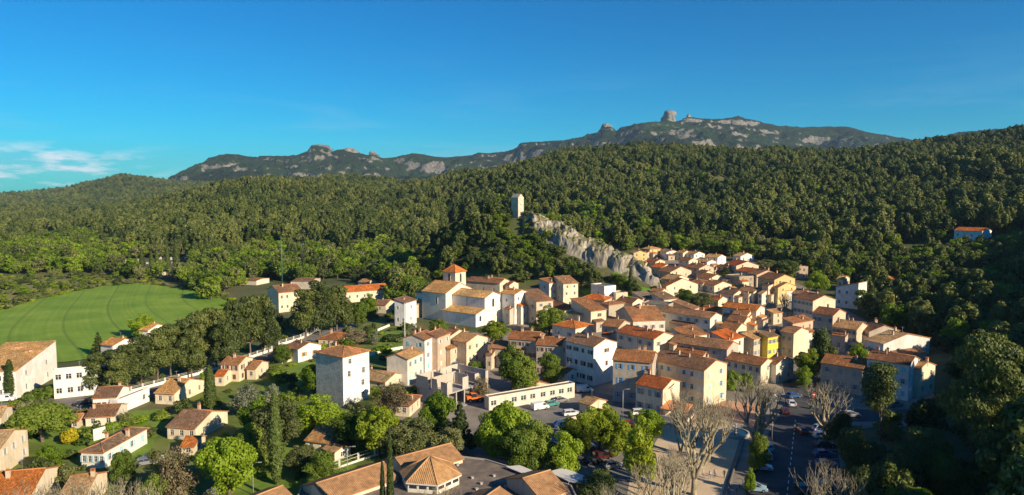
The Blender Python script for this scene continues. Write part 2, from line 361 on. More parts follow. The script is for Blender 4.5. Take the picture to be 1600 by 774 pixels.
# foliage
def m_leaf(name, dark, mid, light, transl=0.3, hue=0.0):
    m, nt, out = newmat(name); oi = N(nt, 'ShaderNodeObjectInfo'); oc = obj_co(nt)
    n = noise_(nt, oc, 0.9, 3, 0.6); gi = N(nt, 'ShaderNodeNewGeometry')
    npz = noise_(nt, oi.outputs['Location'], 0.011, 3, 0.6)
    t = math_(nt, 'ADD', math_(nt, 'MULTIPLY_ADD', gi.outputs['Random Per Island'], 0.30, math_(nt, 'MULTIPLY', math_(nt, 'SUBTRACT', npz, 0.5), 1.3)), math_(nt, 'ADD', math_(nt, 'MULTIPLY', n, 0.5), math_(nt, 'MULTIPLY', oi.outputs['Random'], 0.55)))
    c = ramp(nt, t, [(0.3, dark), (0.62, mid), (0.98, light)])
    d = N(nt, 'ShaderNodeBsdfPrincipled'); LK(nt, c, d.inputs['Base Color']); d.inputs['Roughness'].default_value = 0.55; d.inputs['Specular IOR Level'].default_value = 0.25
    tr = N(nt, 'ShaderNodeBsdfTranslucent'); LK(nt, mixc(nt, 1.0, c, (1.5,1.45,0.6), 'MULTIPLY'), tr.inputs[0])
    mx = N(nt, 'ShaderNodeMixShader'); mx.inputs[0].default_value = transl
    LK(nt, d.outputs[0], mx.inputs[1]); LK(nt, tr.outputs[0], mx.inputs[2]); LK(nt, mx.outputs[0], out.inputs['Surface']); MAT[name] = m
m_leaf('needles', (0.034,0.055,0.012), (0.084,0.115,0.024), (0.174,0.192,0.046), 0.15)
m_leaf('needles_dark', (0.023,0.039,0.010), (0.058,0.081,0.018), (0.117,0.140,0.031), 0.12)
m_leaf('leaves_bright', (0.088,0.146,0.010), (0.163,0.258,0.014), (0.263,0.358,0.024), 0.35)
m_leaf('leaves_mid', (0.070,0.114,0.011), (0.126,0.186,0.020), (0.210,0.270,0.035), 0.3)
m_leaf('leaves_yellow', (0.125,0.172,0.010), (0.213,0.276,0.015), (0.312,0.380,0.030), 0.35)
m_leaf('leaves_olive', (0.069,0.086,0.022), (0.127,0.144,0.045), (0.196,0.207,0.075), 0.2)
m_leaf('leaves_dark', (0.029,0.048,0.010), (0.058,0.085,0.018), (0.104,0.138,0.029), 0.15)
m_leaf('leaves_gold', (0.22,0.20,0.01), (0.38,0.33,0.012), (0.50,0.43,0.02), 0.3)
m_leaf('leaves_brown', (0.099,0.083,0.044), (0.176,0.143,0.077), (0.286,0.242,0.143), 0.2)
m_leaf('leaves_grey', (0.110,0.127,0.077), (0.187,0.209,0.132), (0.308,0.330,0.220), 0.2)
m_leaf('cypress_leaf', (0.03,0.05,0.012), (0.06,0.09,0.02), (0.10,0.14,0.03), 0.1)
# ================================================================== THE LAND
m, nt, out = newmat('ground_mat'); P = geo_pos(nt)
n1 = noise_(nt, P, 0.02, 6, 0.65); n2 = noise_(nt, P, 0.35, 5, 0.7); n3 = noise_(nt, P, 3.0, 3)
c = ramp(nt, n1, [(0.35, (0.06,0.075,0.02)), (0.5, (0.095,0.10,0.035)), (0.65, (0.14,0.115,0.06))])
c = mixc(nt, ramp(nt, n2, [(0.45, (0,0,0)), (0.65, (0.7,)*3)]), c, (0.05,0.085,0.018))
c = mixc(nt, 0.3, c, n3, 'OVERLAY')
bsdf(nt, out, c, 0.95, bump=n2, bstr=0.4, bdist=0.4); MAT['ground_mat'] = m

_ys = np.concatenate([np.linspace(-900, 0, 14)[:-1], np.linspace(0, 60, 10)[:-1], np.exp(np.linspace(math.log(60.), math.log(12000.), 330))])
_pxs = np.concatenate([np.linspace(-9000, -250, 40)[:-1], np.linspace(-250, 1850, 300), np.linspace(1850, 3200, 60)[1:], np.linspace(3200, 9000, 30)[1:]])
YY, PX = np.meshgrid(_ys, _pxs, indexing='ij'); YY = YY*1.0
DD = np.maximum(YY, 60.0); uu = (PX-800)/FPX
ue = np.clip(uu, -0.95, 0.95)
XX = (ue*DD+(uu-ue)*np.minimum(DD, 600))
XX = XX*S; YW = YY*S
ground = link('ground', gridmesh('ground', XX, YW, H_(XX, YW), [MAT['ground_mat']])); tag(ground, kind='structure')

# far limestone mountains: crest drawn as bearings and heights, given true distance and relief
CREST = [(-100,335),(60,333),(160,325),(230,300),(280,279),(300,264),(330,247),(355,241),(400,246),(440,248),(470,241),(483,236),(489,228),(500,227),(515,230),(522,237),(527,234),(535,232),(555,238),(575,242),(600,248),(625,244),(650,238),(680,243),(700,246),(740,243),(790,236),(808,229),(815,222),(840,221),(860,220),(880,219),(925,210),(935,205),(943,201),(952,200),(962,204),(1000,192),(1030,188),(1045,187),(1060,187),(1070,183),(1078,182),(1095,187),(1120,184),(1150,181),(1180,190),(1220,197),(1270,196),(1320,198),(1350,205),(1390,213),(1420,217),(1450,213),(1500,207),(1550,200),(1600,206),(1750,222),(1950,300)]
m, nt, out = newmat('mountain_mat'); P = geo_pos(nt); g = N(nt, 'ShaderNodeNewGeometry')
mpn = N(nt, 'ShaderNodeMapping'); mpn.inputs['Scale'].default_value = (1, 1, 3.2); LK(nt, P, mpn.inputs[0])
_, _, nzv = sep(nt, g.outputs['Normal'])
na = noise_(nt, mpn.outputs[0], 0.0028, 7, 0.68, 0.6); nb = noise_(nt, P, 0.03, 6, 0.75); nc = noise_(nt, P, 0.0016, 4, 0.6)
nd = noise_(nt, P, 0.07, 4, 0.7)
green = ramp(nt, math_(nt, 'ADD', math_(nt, 'MULTIPLY', nb, 0.5), math_(nt, 'MULTIPLY', nd, 0.5)), [(0.38, (0.004,0.010,0.005)), (0.5, (0.018,0.028,0.011)), (0.64, (0.055,0.062,0.026))])
green = mixc(nt, ramp(nt, nc, [(0.45, (0,0,0)), (0.6, (0.5,)*3)]), green, (0.035,0.065,0.016))
rock = ramp(nt, nd, [(0.3, (0.08,0.075,0.07)), (0.62, (0.30,0.27,0.23))])
steep = math_(nt, 'SUBTRACT', 0.93, nzv)
mask = math_(nt, 'MULTIPLY', math_(nt, 'ADD', math_(nt, 'MULTIPLY', steep, 1.6), math_(nt, 'ADD', math_(nt, 'SUBTRACT', na, 0.875), math_(nt, 'MULTIPLY', math_(nt, 'SUBTRACT', nb, 0.5), 0.9))), 16.0, clamp=True)
c = mixc(nt, mask, green, rock)
bsdf(nt, out, c, 0.95, bump=nb, bstr=0.9, bdist=34, spec=0.1); MAT['mountain_mat'] = m
_cp = np.array([p for p, y in CREST], float); _cy = np.array([y for p, y in CREST], float)
def mountain(px, D, x, y):
    """height in units at distance D (units)"""
    wob = (fbm(x, y, 900, 11)-0.5)
    DC = 3900+260*np.sin(px/90.0)+wob*500
    cy = np.interp(px, _cp, _cy)
    Z = -math.sin(PITCH)+(387-cy)/FPX*math.cos(PITCH); Z = Z/(math.cos(PITCH)+(387-cy)/FPX*math.sin(PITCH))
    zc = 45+Z*DC
    t = (D-2300)/(DC-2300)
    front = np.clip(t, 0, 1)**1.25
    back = np.clip(1-(D-DC)/900, 0, 1)
    prof = np.where(D < DC, front, back)
    rid = 1-np.abs(2*fbm(x, y, 420, 5, 5, 0.55)-1)
    gul = (rid-0.75)*250*np.sin(np.clip(t, 0, 1)*math.pi)**0.8
    cn = (fbm(x, y, 90, 9, 5, 0.62)-0.5)*52*np.clip(t*1.5, 0, 1)*np.where(np.abs(D-DC) < 120, 0.35, 1.0)
    # cliff bands: terrace the upper slope
    z = zc*prof+gul+cn
    st = 46.0; zz = z+ (fbm(x, y, 300, 21)-0.5)*60
    k = np.floor(zz/st); f = zz/st-k
    tz = (k+np.clip((f-0.35)/0.3, 0, 1))*st-(zz-z)
    w = np.clip((fbm(x, y, 500, 33)-0.42)*5, 0, 1)*np.clip(t*1.3-0.3, 0, 1)*0.65*(D < DC)
    return z*(1-w)+tz*w
_mp = np.linspace(-100, 1900, 760); _md = np.concatenate([np.linspace(2200, 4600, 190)])
MD, MP = np.meshgrid(_md, _mp, indexing='ij'); MX = (MP-800)/FPX*MD
MZ = np.maximum(mountain(MP, MD, MX, MD)-2, -2.5)
mtn = link('mountains', gridmesh('mountains', MX*S, MD*S, MZ*S, [MAT['mountain_mat']])); tag(mtn, kind='structure')

# rock pinnacles on the crest
m, nt, out = newmat('far_rock'); P = geo_pos(nt)
mpn = N(nt, 'ShaderNodeMapping'); mpn.inputs['Scale'].default_value = (1, 1, 0.4); LK(nt, P, mpn.inputs[0]); nn = noise_(nt, mpn.outputs[0], 0.02, 7, 0.7)
bsdf(nt, out, ramp(nt, nn, [(0.35, (0.07,0.07,0.065)), (0.55, (0.20,0.19,0.17)), (0.7, (0.34,0.31,0.27))]), 0.95, bump=nn, bstr=0.8, bdist=10); MAT['far_rock'] = m
def crag(name, px, py_top, py_bot, wpx, D, label, top=0.8, seed=0):
    """upright weathered rock: lofted rings, noise displaced"""
    x0, z0, z1 = ray(px, py_bot)[0]*D, zat(px, py_bot, D), zat(px, py_top, D); w = wpx*D/FPX/2
    nr, ns = 22, 32; v = []; rg = random.Random(seed)
    for i in range(nr+1):
        t = i/nr; r = w*(1.0-(1.0-top)*t) if t < 0.86 else w*top*math.sqrt(max(0.0, 1-((t-0.86)/0.14)**2))*0.98+0.01
        for k in range(ns):
            a = 2*math.pi*k/ns; nx = mnoise.fractal(Vector((math.cos(a)*1.3+seed, math.sin(a)*1.3, t*1.8)), 0.9, 2.1, 5)*0.62
            rr = r*(1+nx); v.append((x0+rr*math.cos(a), D+rr*0.8*math.sin(a), z0-(8 if i == 0 else 0)+(z1-z0)*t))
    i = np.arange((nr+1)*ns).reshape(nr+1, ns); j = np.roll(i, -1, 1)
    f = np.stack([i[:-1].ravel(), j[:-1].ravel(), j[1:].ravel(), i[1:].ravel()], 1)
    o = link(name, npmesh(name, np.array(v), f, [MAT['far_rock']])); tag(o, label, 'rock'); return o
crag('rock_pinnacle', 1045, 172.5, 192, 21, 3850*S, 'tall block of bare rock standing on the highest mountain crest', 0.86, 3)
crag('rock_crag', 1076, 178.5, 188, 12, 3860*S, 'small pale crag just right of the tall rock block on the crest', 0.35, 8)
crag('rock_crag', 947, 193, 208, 24, 3880*S, 'jagged grey crag on the ridge well left of the tall rock block', 0.5, 12)
crag('rock_crag', 501, 226, 240, 32, 3850*S, 'flat topped cliff block on the left hand mountain', 0.8, 15)
crag('rock_crag', 546, 231, 241, 26, 3850*S, 'low grey crag beside the flat topped cliff on the left mountain', 0.5, 19)
crag('rock_crag', 582, 236, 245, 18, 3850*S, 'small rounded crag at the right end of the left mountain summit', 0.4, 23)

# ------------------------------------------------------------------ draped sheets
def inpoly(px, py, poly):
    c = np.zeros(np.shape(px), bool); n = len(poly); j = n-1
    for i in range(n):
        xi, yi = poly[i]; xj, yj = poly[j]
        with np.errstate(divide='ignore', invalid='ignore'):
            t = (xj-xi)*(py-yi)/(yj-yi+1e-12)+xi
        c ^= ((yi > py) != (yj > py)) & (px < t); j = i
    return c
def world_poly(pix): return [locate(*p)[:2] for p in pix]
import mathutils.geometry as mg
def sheet(name, pix, mat, off, step=None, world=False, thick=0.0):
    """a sheet on the ground; its outline surveyed, resampled and triangulated on the relief"""
    wp = pix if world else world_poly(pix)
    pts = []
    for i in range(len(wp)):
        a = Vector(wp[i]); b = Vector(wp[(i+1) % len(wp)]); n = max(1, int((b-a).length/(step or 6)))
        for k in range(n): pts.append(a.lerp(b, k/n))
    nb = len(pts); xs = [p.x for p in pts]; ys = [p.y for p in pts]
    st = step or 6; X, Y = np.meshgrid(np.arange(min(xs)+st/2, max(xs), st), np.arange(min(ys)+st/2, max(ys), st))
    m_ = inpoly(X.ravel(), Y.ravel(), [tuple(p) for p in pts]); inner = [Vector((a, b)) for a, b in zip(X.ravel()[m_], Y.ravel()[m_])]
    res = mg.delaunay_2d_cdt(pts+inner, [], [list(range(nb))], 1, 0.01)
    V = np.array([(p.x, p.y) for p in res[0]]); F = [tuple(f) for f in res[2]]
    Z = H_(V[:, 0], V[:, 1])+off
    mb = MB(); mb.v = [(a, b, c) for (a, b), c in zip(V, Z)]; mb.f = F; mb.m = [0]*len(F); mb.sm = [False]*len(F); mb.uv = [(0,0)]*sum(len(f) for f in F)
    if thick:
        for i in range(nb):
            a = pts[i]; b = pts[(i+1) % nb]; za = hz(*a)+off; zb = hz(*b)+off
            mb.face([(a.x, a.y, za-thick), (b.x, b.y, zb-thick), (b.x, b.y, zb), (a.x, a.y, za)])
    o = link(name, mb.mesh(name, [mat])); return o
# materials of the sheets
m, nt, out = newmat('field_mat'); P = geo_pos(nt); px_, py_, _ = sep(nt, P)
w = noise_(nt, P, 0.0035, 1); n2 = noise_(nt, P, 0.05, 6, 0.65); n3 = noise_(nt, P, 1.5, 4)
cb = N(nt, 'ShaderNodeCombineXYZ'); LK(nt, math_(nt, 'ADD', math_(nt, 'MULTIPLY', px_, 0.85), math_(nt, 'ADD', math_(nt, 'MULTIPLY', py_, 0.53), math_(nt, 'MULTIPLY', w, 60))), cb.inputs[0])
st = noise_(nt, cb.outputs[0], 0.55, 4, 0.6)
tw = math_(nt, 'LESS_THAN', math_(nt, 'ABSOLUTE', math_(nt, 'SUBTRACT', math_(nt, 'FRACT', math_(nt, 'DIVIDE', sep(nt, cb.outputs[0])[0], 17.0)), 0.5)), 0.03)
c = ramp(nt, math_(nt, 'ADD', math_(nt, 'MULTIPLY', st, 0.35), math_(nt, 'MULTIPLY', n2, 0.65)), [(0.35, (0.10,0.20,0.012)), (0.5, (0.16,0.265,0.018)), (0.65, (0.24,0.33,0.035))])
c = mixc(nt, math_(nt, 'MULTIPLY', tw, 0.5), c, (0.08,0.15,0.015)); c = mixc(nt, 0.15, c, n3, 'OVERLAY')
bsdf(nt, out, c, 0.9, bump=st, bstr=0.3, bdist=0.3); MAT['field_mat'] = m
def m_sheet(name, a, b, c2, sc=0.2, rough=0.92):
    m, nt, out = newmat(name); P = geo_pos(nt); n = noise_(nt, P, sc, 6, 0.68); n3 = noise_(nt, P, 5, 4)
    c = ramp(nt, n, [(0.33, a), (0.5, b), (0.68, c2)]); c = mixc(nt, 0.18, c, n3, 'OVERLAY')
    bsdf(nt, out, c, rough, bump=n3, bstr=0.25, bdist=0.03); MAT[name] = m
m_sheet('asphalt', (0.042,0.042,0.046), (0.06,0.06,0.063), (0.085,0.083,0.08))
m_sheet('asphalt_light', (0.13,0.12,0.11), (0.17,0.16,0.14), (0.22,0.2,0.18))
m_sheet('paving', (0.17,0.145,0.115), (0.23,0.2,0.16), (0.3,0.26,0.21), 0.15)
m_sheet('gravel', (0.44,0.33,0.20), (0.54,0.41,0.26), (0.62,0.49,0.33), 0.12)
m_sheet('salmon', (0.40,0.21,0.12), (0.48,0.26,0.15), (0.52,0.31,0.2), 0.3)
m_sheet('lawn_mat', (0.08,0.15,0.014), (0.13,0.21,0.02), (0.19,0.25,0.04), 0.15)
m_sheet('garden_mat', (0.07,0.11,0.016), (0.12,0.16,0.025), (0.19,0.18,0.06), 0.12)
m_sheet('bright_grass', (0.06,0.14,0.012), (0.10,0.22,0.018), (0.15,0.27,0.03), 0.2)
m_sheet('scrub_mat', (0.12,0.14,0.03), (0.19,0.19,0.05), (0.28,0.22,0.10), 0.05)
m_sheet('dry_grass', (0.09,0.11,0.025), (0.14,0.15,0.04), (0.2,0.18,0.08), 0.1)
def ss(name, pix, mat, off, **k):
    o = sheet(name, pix, MAT[mat], off, **k); tag(o, kind='structure'); return o
ss('field', [(-260,520),(-120,495),(0,485),(60,468),(130,453),(175,445),(215,443),(290,452),(340,464),(364,476),(345,492),(280,505),(215,522),(165,545),(150,560),(110,566),(40,572),(-60,580),(-260,600)], 'field_mat', 0.25, step=7)
ss('scrubland', [(-260,518),(-120,493),(0,483.5),(60,466.5),(130,451.5),(175,443.5),(215,441.5),(270,447),(240,436),(150,430),(0,432),(-260,436)], 'scrub_mat', 0.22, step=8)
ss('village_ground', [(600,600),(640,540),(700,520),(760,520),(800,505),(850,480),(930,470),(1000,480),(1020,450),(980,420),(990,404),(1100,402),(1190,408),(1240,440),(1300,470),(1350,500),(1440,560),(1460,620),(1420,640),(1330,640),(1300,690),(1280,900),(980,900),(700,900),(640,700)], 'paving', 0.02, step=4)
ss('car_park', [(757,655),(800,648),(925,612),(985,625),(1000,650),(1040,660),(1020,700),(985,745),(975,830),(700,830),(690,740)], 'asphalt_light', 0.06, step=5)
ss('square', [(1000,655),(1055,668),(1118,640),(1165,655),(1152,700),(1120,800),(1100,900),(960,900),(985,745),(1020,700),(1040,663)], 'gravel', 0.07, step=5)
ss('terrace', [(1066,657),(1118,625),(1200,633),(1178,668),(1118,648),(1058,671)], 'salmon', 0.10, step=5)
ss('road', [(1196,690),(1212,660),(1226,636),(1228,618),(1222,600),(1240,585),(1270,588),(1290,560),(1310,552),(1315,570),(1296,600),(1282,625),(1310,640),(1420,642),(1420,658),(1320,660),(1300,668),(1310,700),(1326,780),(1350,900),(1130,900),(1160,790)], 'asphalt', 0.05, step=5)
pv = ss('pavement', [(1178,668),(1200,640),(1216,620),(1226,618),(1222,640),(1208,664),(1192,692),(1156,790),(1126,900),(1102,900),(1122,800),(1154,700),(1166,672)], 'paving', 0.17, step=4, thick=0.2)
ss('pavement', [(1298,668),(1318,661),(1420,659),(1420,668),(1330,672),(1312,680),(1330,760),(1350,900),(1338,900),(1308,700)], 'paving', 0.17, step=4, thick=0.2)
ss('lane', [(150,640),(215,612),(300,582),(380,560),(450,536),(520,513),(560,500),(575,506),(530,522),(460,546),(390,572),(310,594),(230,624),(170,655)], 'asphalt_light', 0.05, step=4)
ss('yard', [(0,632),(120,618),(150,625),(150,648),(95,652),(20,650),(-60,660),(-60,640)], 'asphalt_light', 0.05, step=4)
ss('gardens', [(-80,598),(0,600),(150,660),(260,650),(330,600),(440,560),(520,525),(590,500),(640,520),(600,600),(650,660),(690,712),(600,725),(470,760),(400,900),(-80,900)], 'garden_mat', 0.02, step=5)
for i, pl in enumerate([[(20,660),(130,648),(250,640),(262,660),(240,690),(235,715),(120,712),(40,690)], [(585,545),(602,520),(632,505),(640,540),(600,562),(560,560)], [(420,590),(470,560),(500,555),(500,600),(440,625),(400,620)], [(350,770),(330,700),(400,680),(480,700),(560,730),(470,790)], [(930,470),(990,452),(1040,470),(1020,480)]]):
    ss('lawn', pl, 'lawn_mat', 0.04, step=4)
ss('grass_slope', [(935,447),(962,425),(985,440),(1000,450),(1035,462),(1040,474),(1000,470),(960,466),(930,470),(905,455)], 'bright_grass', 0.35, step=3)
# dashed centre line and bay marks, thin paint sheets
def strip(name, p0, p1, w, mat, off):
    a = Vector(p0); b = Vector(p1); d = (b-a).normalized(); n = Vector((-d.y, d.x))*w/2
    return sheet(name, [tuple(a-n), tuple(b-n), tuple(b+n), tuple(a+n)], MAT[mat], off, step=4, world=True)
a = Vector(locate(1228, 790)[:2]); b = Vector(locate(1243, 655)[:2]); L = (b-a).length; d = (b-a)/L; s = 0
while s < L:
    tag(strip('centre_line', a+d*s, a+d*min(s+1.6, L), 0.14, 'white_paint', 0.066), kind='structure'); s += 3.2
for k in range(9):
    p = a.lerp(b, k/9.0)+Vector((6.0, 0)); tag(strip('bay_line', p, p+Vector((4.6, 0.3)), 0.12, 'white_paint', 0.066), kind='structure')
for k in range(6):
    p = Vector(locate(1236, 622)[:2])+Vector((-3.5+k*1.0, 0)); tag(strip('crossing_stripe', p, p+Vector((0.2, 3.0)), 0.5, 'white_paint', 0.066), kind='structure')

# castle cliff: bare limestone on the brow and south-east face of the castle hill
m, nt, out = newmat('cliff_mat'); P = geo_pos(nt); g = N(nt, 'ShaderNodeNewGeometry')
_, _, nzv = sep(nt, g.outputs['Normal'])
mpn = N(nt, 'ShaderNodeMapping'); mpn.inputs['Scale'].default_value = (1, 1, 0.45); LK(nt, P, mpn.inputs[0])
na = noise_(nt, mpn.outputs[0], 0.16, 8, 0.72, 0.4); nb = noise_(nt, P, 0.22, 5, 0.65); nf = noise_(nt, P, 1.6, 5, 0.7)
rock = ramp(nt, na, [(0.32, (0.09,0.08,0.065)), (0.45, (0.23,0.205,0.165)), (0.62, (0.42,0.38,0.31))])
rock = mixc(nt, 0.25, rock, nf, 'OVERLAY')
grass = ramp(nt, nf, [(0.35, (0.09,0.10,0.03)), (0.65, (0.19,0.175,0.08))])
mk = math_(nt, 'MULTIPLY', math_(nt, 'ADD', math_(nt, 'SUBTRACT', nzv, 0.56), math_(nt, 'MULTIPLY', math_(nt, 'SUBTRACT', nb, 0.5), 1.4)), 5.0, clamp=True)
c = mixc(nt, mk, rock, grass)
bsdf(nt, out, c, 0.95, bump=na, bstr=0.7, bdist=1.2, spec=0.1); MAT['cliff_mat'] = m
def rock_sheet(name, s0, s1, ns, back, front, nf_, amp, lift):
    """rock skin over the hill between ridge columns s0..s1 (units east), from `back` behind the ridge to `front` before it"""
    ss_ = np.linspace(s0, s1, ns); tt = np.linspace(-back, 1, nf_)
    Sg, Tg = np.meshgrid(ss_, tt, indexing='ij')
    ry = np.interp(Sg, _rx, _ry); rz = np.interp(Sg, _rx, _rz)
    fr = front*(0.55+0.45*np.clip(rz/25, 0, 1))
    yv = np.where(Tg > 0, ry-Tg*fr, ry-Tg*10)
    z = H_(Sg*S, yv*S)
    edge = np.clip(np.minimum(np.minimum((Sg-s0)/5, (s1-Sg)/3), np.minimum((1-Tg)*5, (Tg+back)*4)), 0, 1)
    bul = lift*np.sin(np.clip(Tg, 0, 1)*math.pi)**0.6*np.clip(rz/12, 0.35, 1)
    rid = 1-np.abs(2*fbm(Sg, yv*0.8+z*0.5, 9, 41, 5, 0.6)-1)
    nrm = (rid-0.6)*amp
    z2 = z+(bul+nrm)*edge-(1-edge)*0.8
    # crags: push the face out in columns
    y2 = (yv-(fbm(Sg, z, 5, 77, 4)-0.5)*amp*1.1*edge/S)*S
    o = link(name, gridmesh(name, Sg*S+(fbm(z, yv, 4, 5, 3)-0.5)*amp*0.6*edge, y2, z2, [MAT['cliff_mat']], smooth=False)); tag(o, kind='structure'); return o
rock_sheet('cliff', 4.2, _rx[-2]+1.5, 280, 0.6, 19, 110, 8.5, 2.4)
# ================================================================== TREES
def leafmesh(name, clumps, n, size, rng, mat, aspect=1.0, outw=0.6, upb=0.2, hollow=0.72, droop=0.0, mats=None):
    """clumps: array (k,6) centre xyz, radii rx ry rz ; n small leaf sprays of edge `size` spread over the clumps' shells"""
    C = np.array(clumps, float); wgt = (C[:, 3]*C[:, 5])**1.0; wgt /= wgt.sum()
    idx = rng.choice(len(C), n, p=wgt); c = C[idx]
    d = rng.normal(size=(n, 3)); d[:, 2] += upb; d /= np.linalg.norm(d, axis=1)[:, None]
    rr = hollow+(1.06-hollow)*rng.random(n)**0.6
    p = c[:, :3]+d*c[:, 3:6]*rr[:, None]
    nrm = d*outw*1.5+rng.normal(size=(n, 3))*0.42; nrm /= np.linalg.norm(nrm, axis=1)[:, None]
    t = rng.normal(size=(n, 3)); t[:, 2] += droop; t -= nrm*(t*nrm).sum(1)[:, None]; t /= np.linalg.norm(t, axis=1)[:, None]
    b = np.cross(nrm, t); s = size*(0.6+0.8*rng.random(n))[:, None]*0.5
    a1 = t*s*aspect; b1 = b*s
    v = np.empty((n, 4, 3)); v[:, 0] = p-a1*1.1; v[:, 1] = p+b1; v[:, 2] = p+a1*1.1; v[:, 3] = p-b1
    # bend the spray a little so no card is flat
    v[:, 1] += nrm*s*0.25; v[:, 3] += nrm*s*0.25
    f = np.arange(n*4).reshape(n, 4)
    return npmesh(name, v.reshape(-1, 3), f, [MAT[mat]])
def trunkmesh(name, h, r, limbs, rng, mat, lean=0.0, bare=1.0):
    mb = MB(); n = 7
    top = Vector((lean*h, 0.1*lean*h, h))
    pts = [Vector((0, 0, -0.6))]+[Vector((lean*h*t+0.15*math.sin(t*5+1), 0.1*math.sin(t*4), h*t)) for t in (0.03, 0.25, 0.5, 0.75, 1.0)]
    mb.tube(pts, [r*1.5, r*1.15, r*0.95, r*0.8, r*0.55, r*0.2], n)
    for (t, end, rr) in limbs:
        p0 = Vector((lean*h*t, 0, h*t)); e = Vector(end); mid = p0.lerp(e, 0.5)+Vector((0, 0, -0.05*(e-p0).length))
        mb.tube([p0, mid, e], [rr, rr*0.7, rr*0.3], 5)
    return mb.mesh(name, [MAT[mat]])
def proto_broad(sd, n, size, mat, H=10.0, W=9.0, k=26, low=0.06, lumps=0.36):
    rng = np.random.default_rng(sd); cl = []; lm = []
    cz = H*(0.5+low/2); rz = H*(1-low)/2
    nl = 5+int(rng.integers(0, 3)); lobes = [(0, 0, H*0.74, W*0.22, H*0.20), (0, 0, H*0.40, W*0.30, H*0.26)]
    for i in range(nl):
        a = i*6.283/nl+rng.uniform(-.5, .5); t = rng.random(); q = W*(0.20+0.10*rng.random())*(1.0-0.45*t)
        lobes.append((math.cos(a)*q, math.sin(a)*q, H*(0.30+0.42*t), W*(0.17+0.08*rng.random()), H*(0.14+0.08*rng.random())))
    k2 = int(k*1.9)
    for i in range(k2):
        lx, ly, lz, lr, lh = lobes[i % len(lobes)]
        d = rng.normal(size=3); d /= np.linalg.norm(d)
        r = W*lumps*(0.22+0.26*rng.random()**1.3)
        z_ = lz+d[2]*lh*0.95
        c = (lx+d[0]*lr*0.95, ly+d[1]*lr*0.95, max(r*0.7+H*low*0.4, z_)); cl.append((*c, r*1.1, r*1.1, r*0.85))
        if i % 6 == 0: lm.append((0.3+0.3*rng.random(), (c[0]*0.8, c[1]*0.8, c[2]), 0.13))
    cl.append((0, 0, H*0.45, W*0.24, W*0.24, H*0.26))
    return leafmesh('crown', cl, n, size, rng, mat), trunkmesh('trunk', cz+rz*0.2, 0.28, lm, rng, 'bark'), H, W
def proto_pine(sd, n, size, mat, H=12.0, W=8.5, k=17, low=0.42, lean=0.0, flat=0.55):
    rng = np.random.default_rng(sd); cl = []; lm = []
    for i in range(k):
        t = rng.random()**0.8; z = H*(low+(0.97-low)*t); R_ = W/2*(1.0-0.55*t**1.6)*(0.55+0.45*rng.random()) if i > 2 else W*0.1
        a = i*2.4+rng.random(); r = W*(0.12+0.10*rng.random())*(1.15-0.3*t)
        c = (math.cos(a)*R_*0.78+lean*z, math.sin(a)*R_*0.78, z); cl.append((*c, r*1.15, r*1.15, r*flat*1.25))
        if i % 2 == 0: lm.append((max(0.3, t*0.5+low*0.8-0.1), (c[0]*0.9-lean*z*0.1, c[1]*0.9, c[2]-r*0.2), 0.10))
    cl.append((lean*H*0.7, 0, H*0.72, W*0.22, W*0.22, H*0.16))
    return leafmesh('crown', cl, n, size, rng, mat, aspect=1.5, upb=0.5, hollow=0.55), trunkmesh('trunk', H*0.86, 0.22, lm, rng, 'bark_pine', lean), H, W
def proto_forest(sd, n, size, mat, H=14.0, W=8.0, k=22, low=0.30):
    '''tall hillside pine: upswept tufts round an ovoid crown'''
    rng = np.random.default_rng(sd); cl = []; lm = []
    for i in range(k):
        t = (i+0.5)/k; z = H*(low+(0.93-low)*t); R_ = W/2*(math.sin(math.pi*(0.18+0.80*t))**0.7)*(0.55+0.5*rng.random()); a = i*2.4+rng.uniform(-.6, .6)
        r = W*(0.085+0.075*rng.random()); c = (math.cos(a)*R_*0.85, math.sin(a)*R_*0.85, z); cl.append((*c, r, r, r*(1.2+0.7*rng.random())))
        if i % 4 == 0: lm.append((0.3+0.3*t, (c[0]*0.9, c[1]*0.9, c[2]), 0.10))
    cl.append((0, 0, H*0.62, W*0.20, W*0.20, H*0.22))
    return leafmesh('crown', cl, n, size, rng, mat, aspect=1.7, upb=0.3, hollow=0.5, droop=0.8), trunkmesh('trunk', H*0.85, 0.22, lm, rng, 'bark_pine'), H, W
def proto_cone(sd, n, size, mat, H=14.0, W=7.5, k=44, low=0.12, sharp=0.9):
    rng = np.random.default_rng(sd); cl = []
    for i in range(k):
        t = (i+0.5)/k; z = H*(low+(0.98-low)*t); Rm = W/2*(1-t)**sharp+0.25; a = i*2.4+rng.random()*0.8
        r = (0.55+0.55*rng.random())*W*0.14*(1.3-t)
        cl.append((math.cos(a)*(Rm-r*0.5), math.sin(a)*(Rm-r*0.5), z, r*1.25, r*1.25, r*0.75))
    cl.append((0, 0, H*0.45, W*0.2, W*0.2, H*0.32))
    return leafmesh('crown', cl, n, size, rng, mat, aspect=1.4, hollow=0.6), trunkmesh('trunk', H*0.9, 0.26, [], rng, 'bark_pine'), H, W
def proto_cypress(sd, n, size, mat, H=16.0, W=2.6):
    rng = np.random.default_rng(sd); cl = []
    for i in range(34):
        t = (i+0.5)/34; prof = (math.sin(min(1, t*2.2)*math.pi/2))**0.5*(1-t)**0.42 if t > 0.0 else 0.3
        r = W/2*prof*0.86+0.08; a = i*2.4; q = W/2*prof*0.12
        cl.append((math.cos(a)*q, math.sin(a)*q, H*(0.03+0.95*t), r, r, H*0.035+r*0.5))
    return leafmesh('crown', cl, n, size, rng, mat, aspect=2.0, upb=0.0, hollow=0.8, droop=1.5), trunkmesh('trunk', H*0.5, 0.16, [], rng, 'bark'), H, W
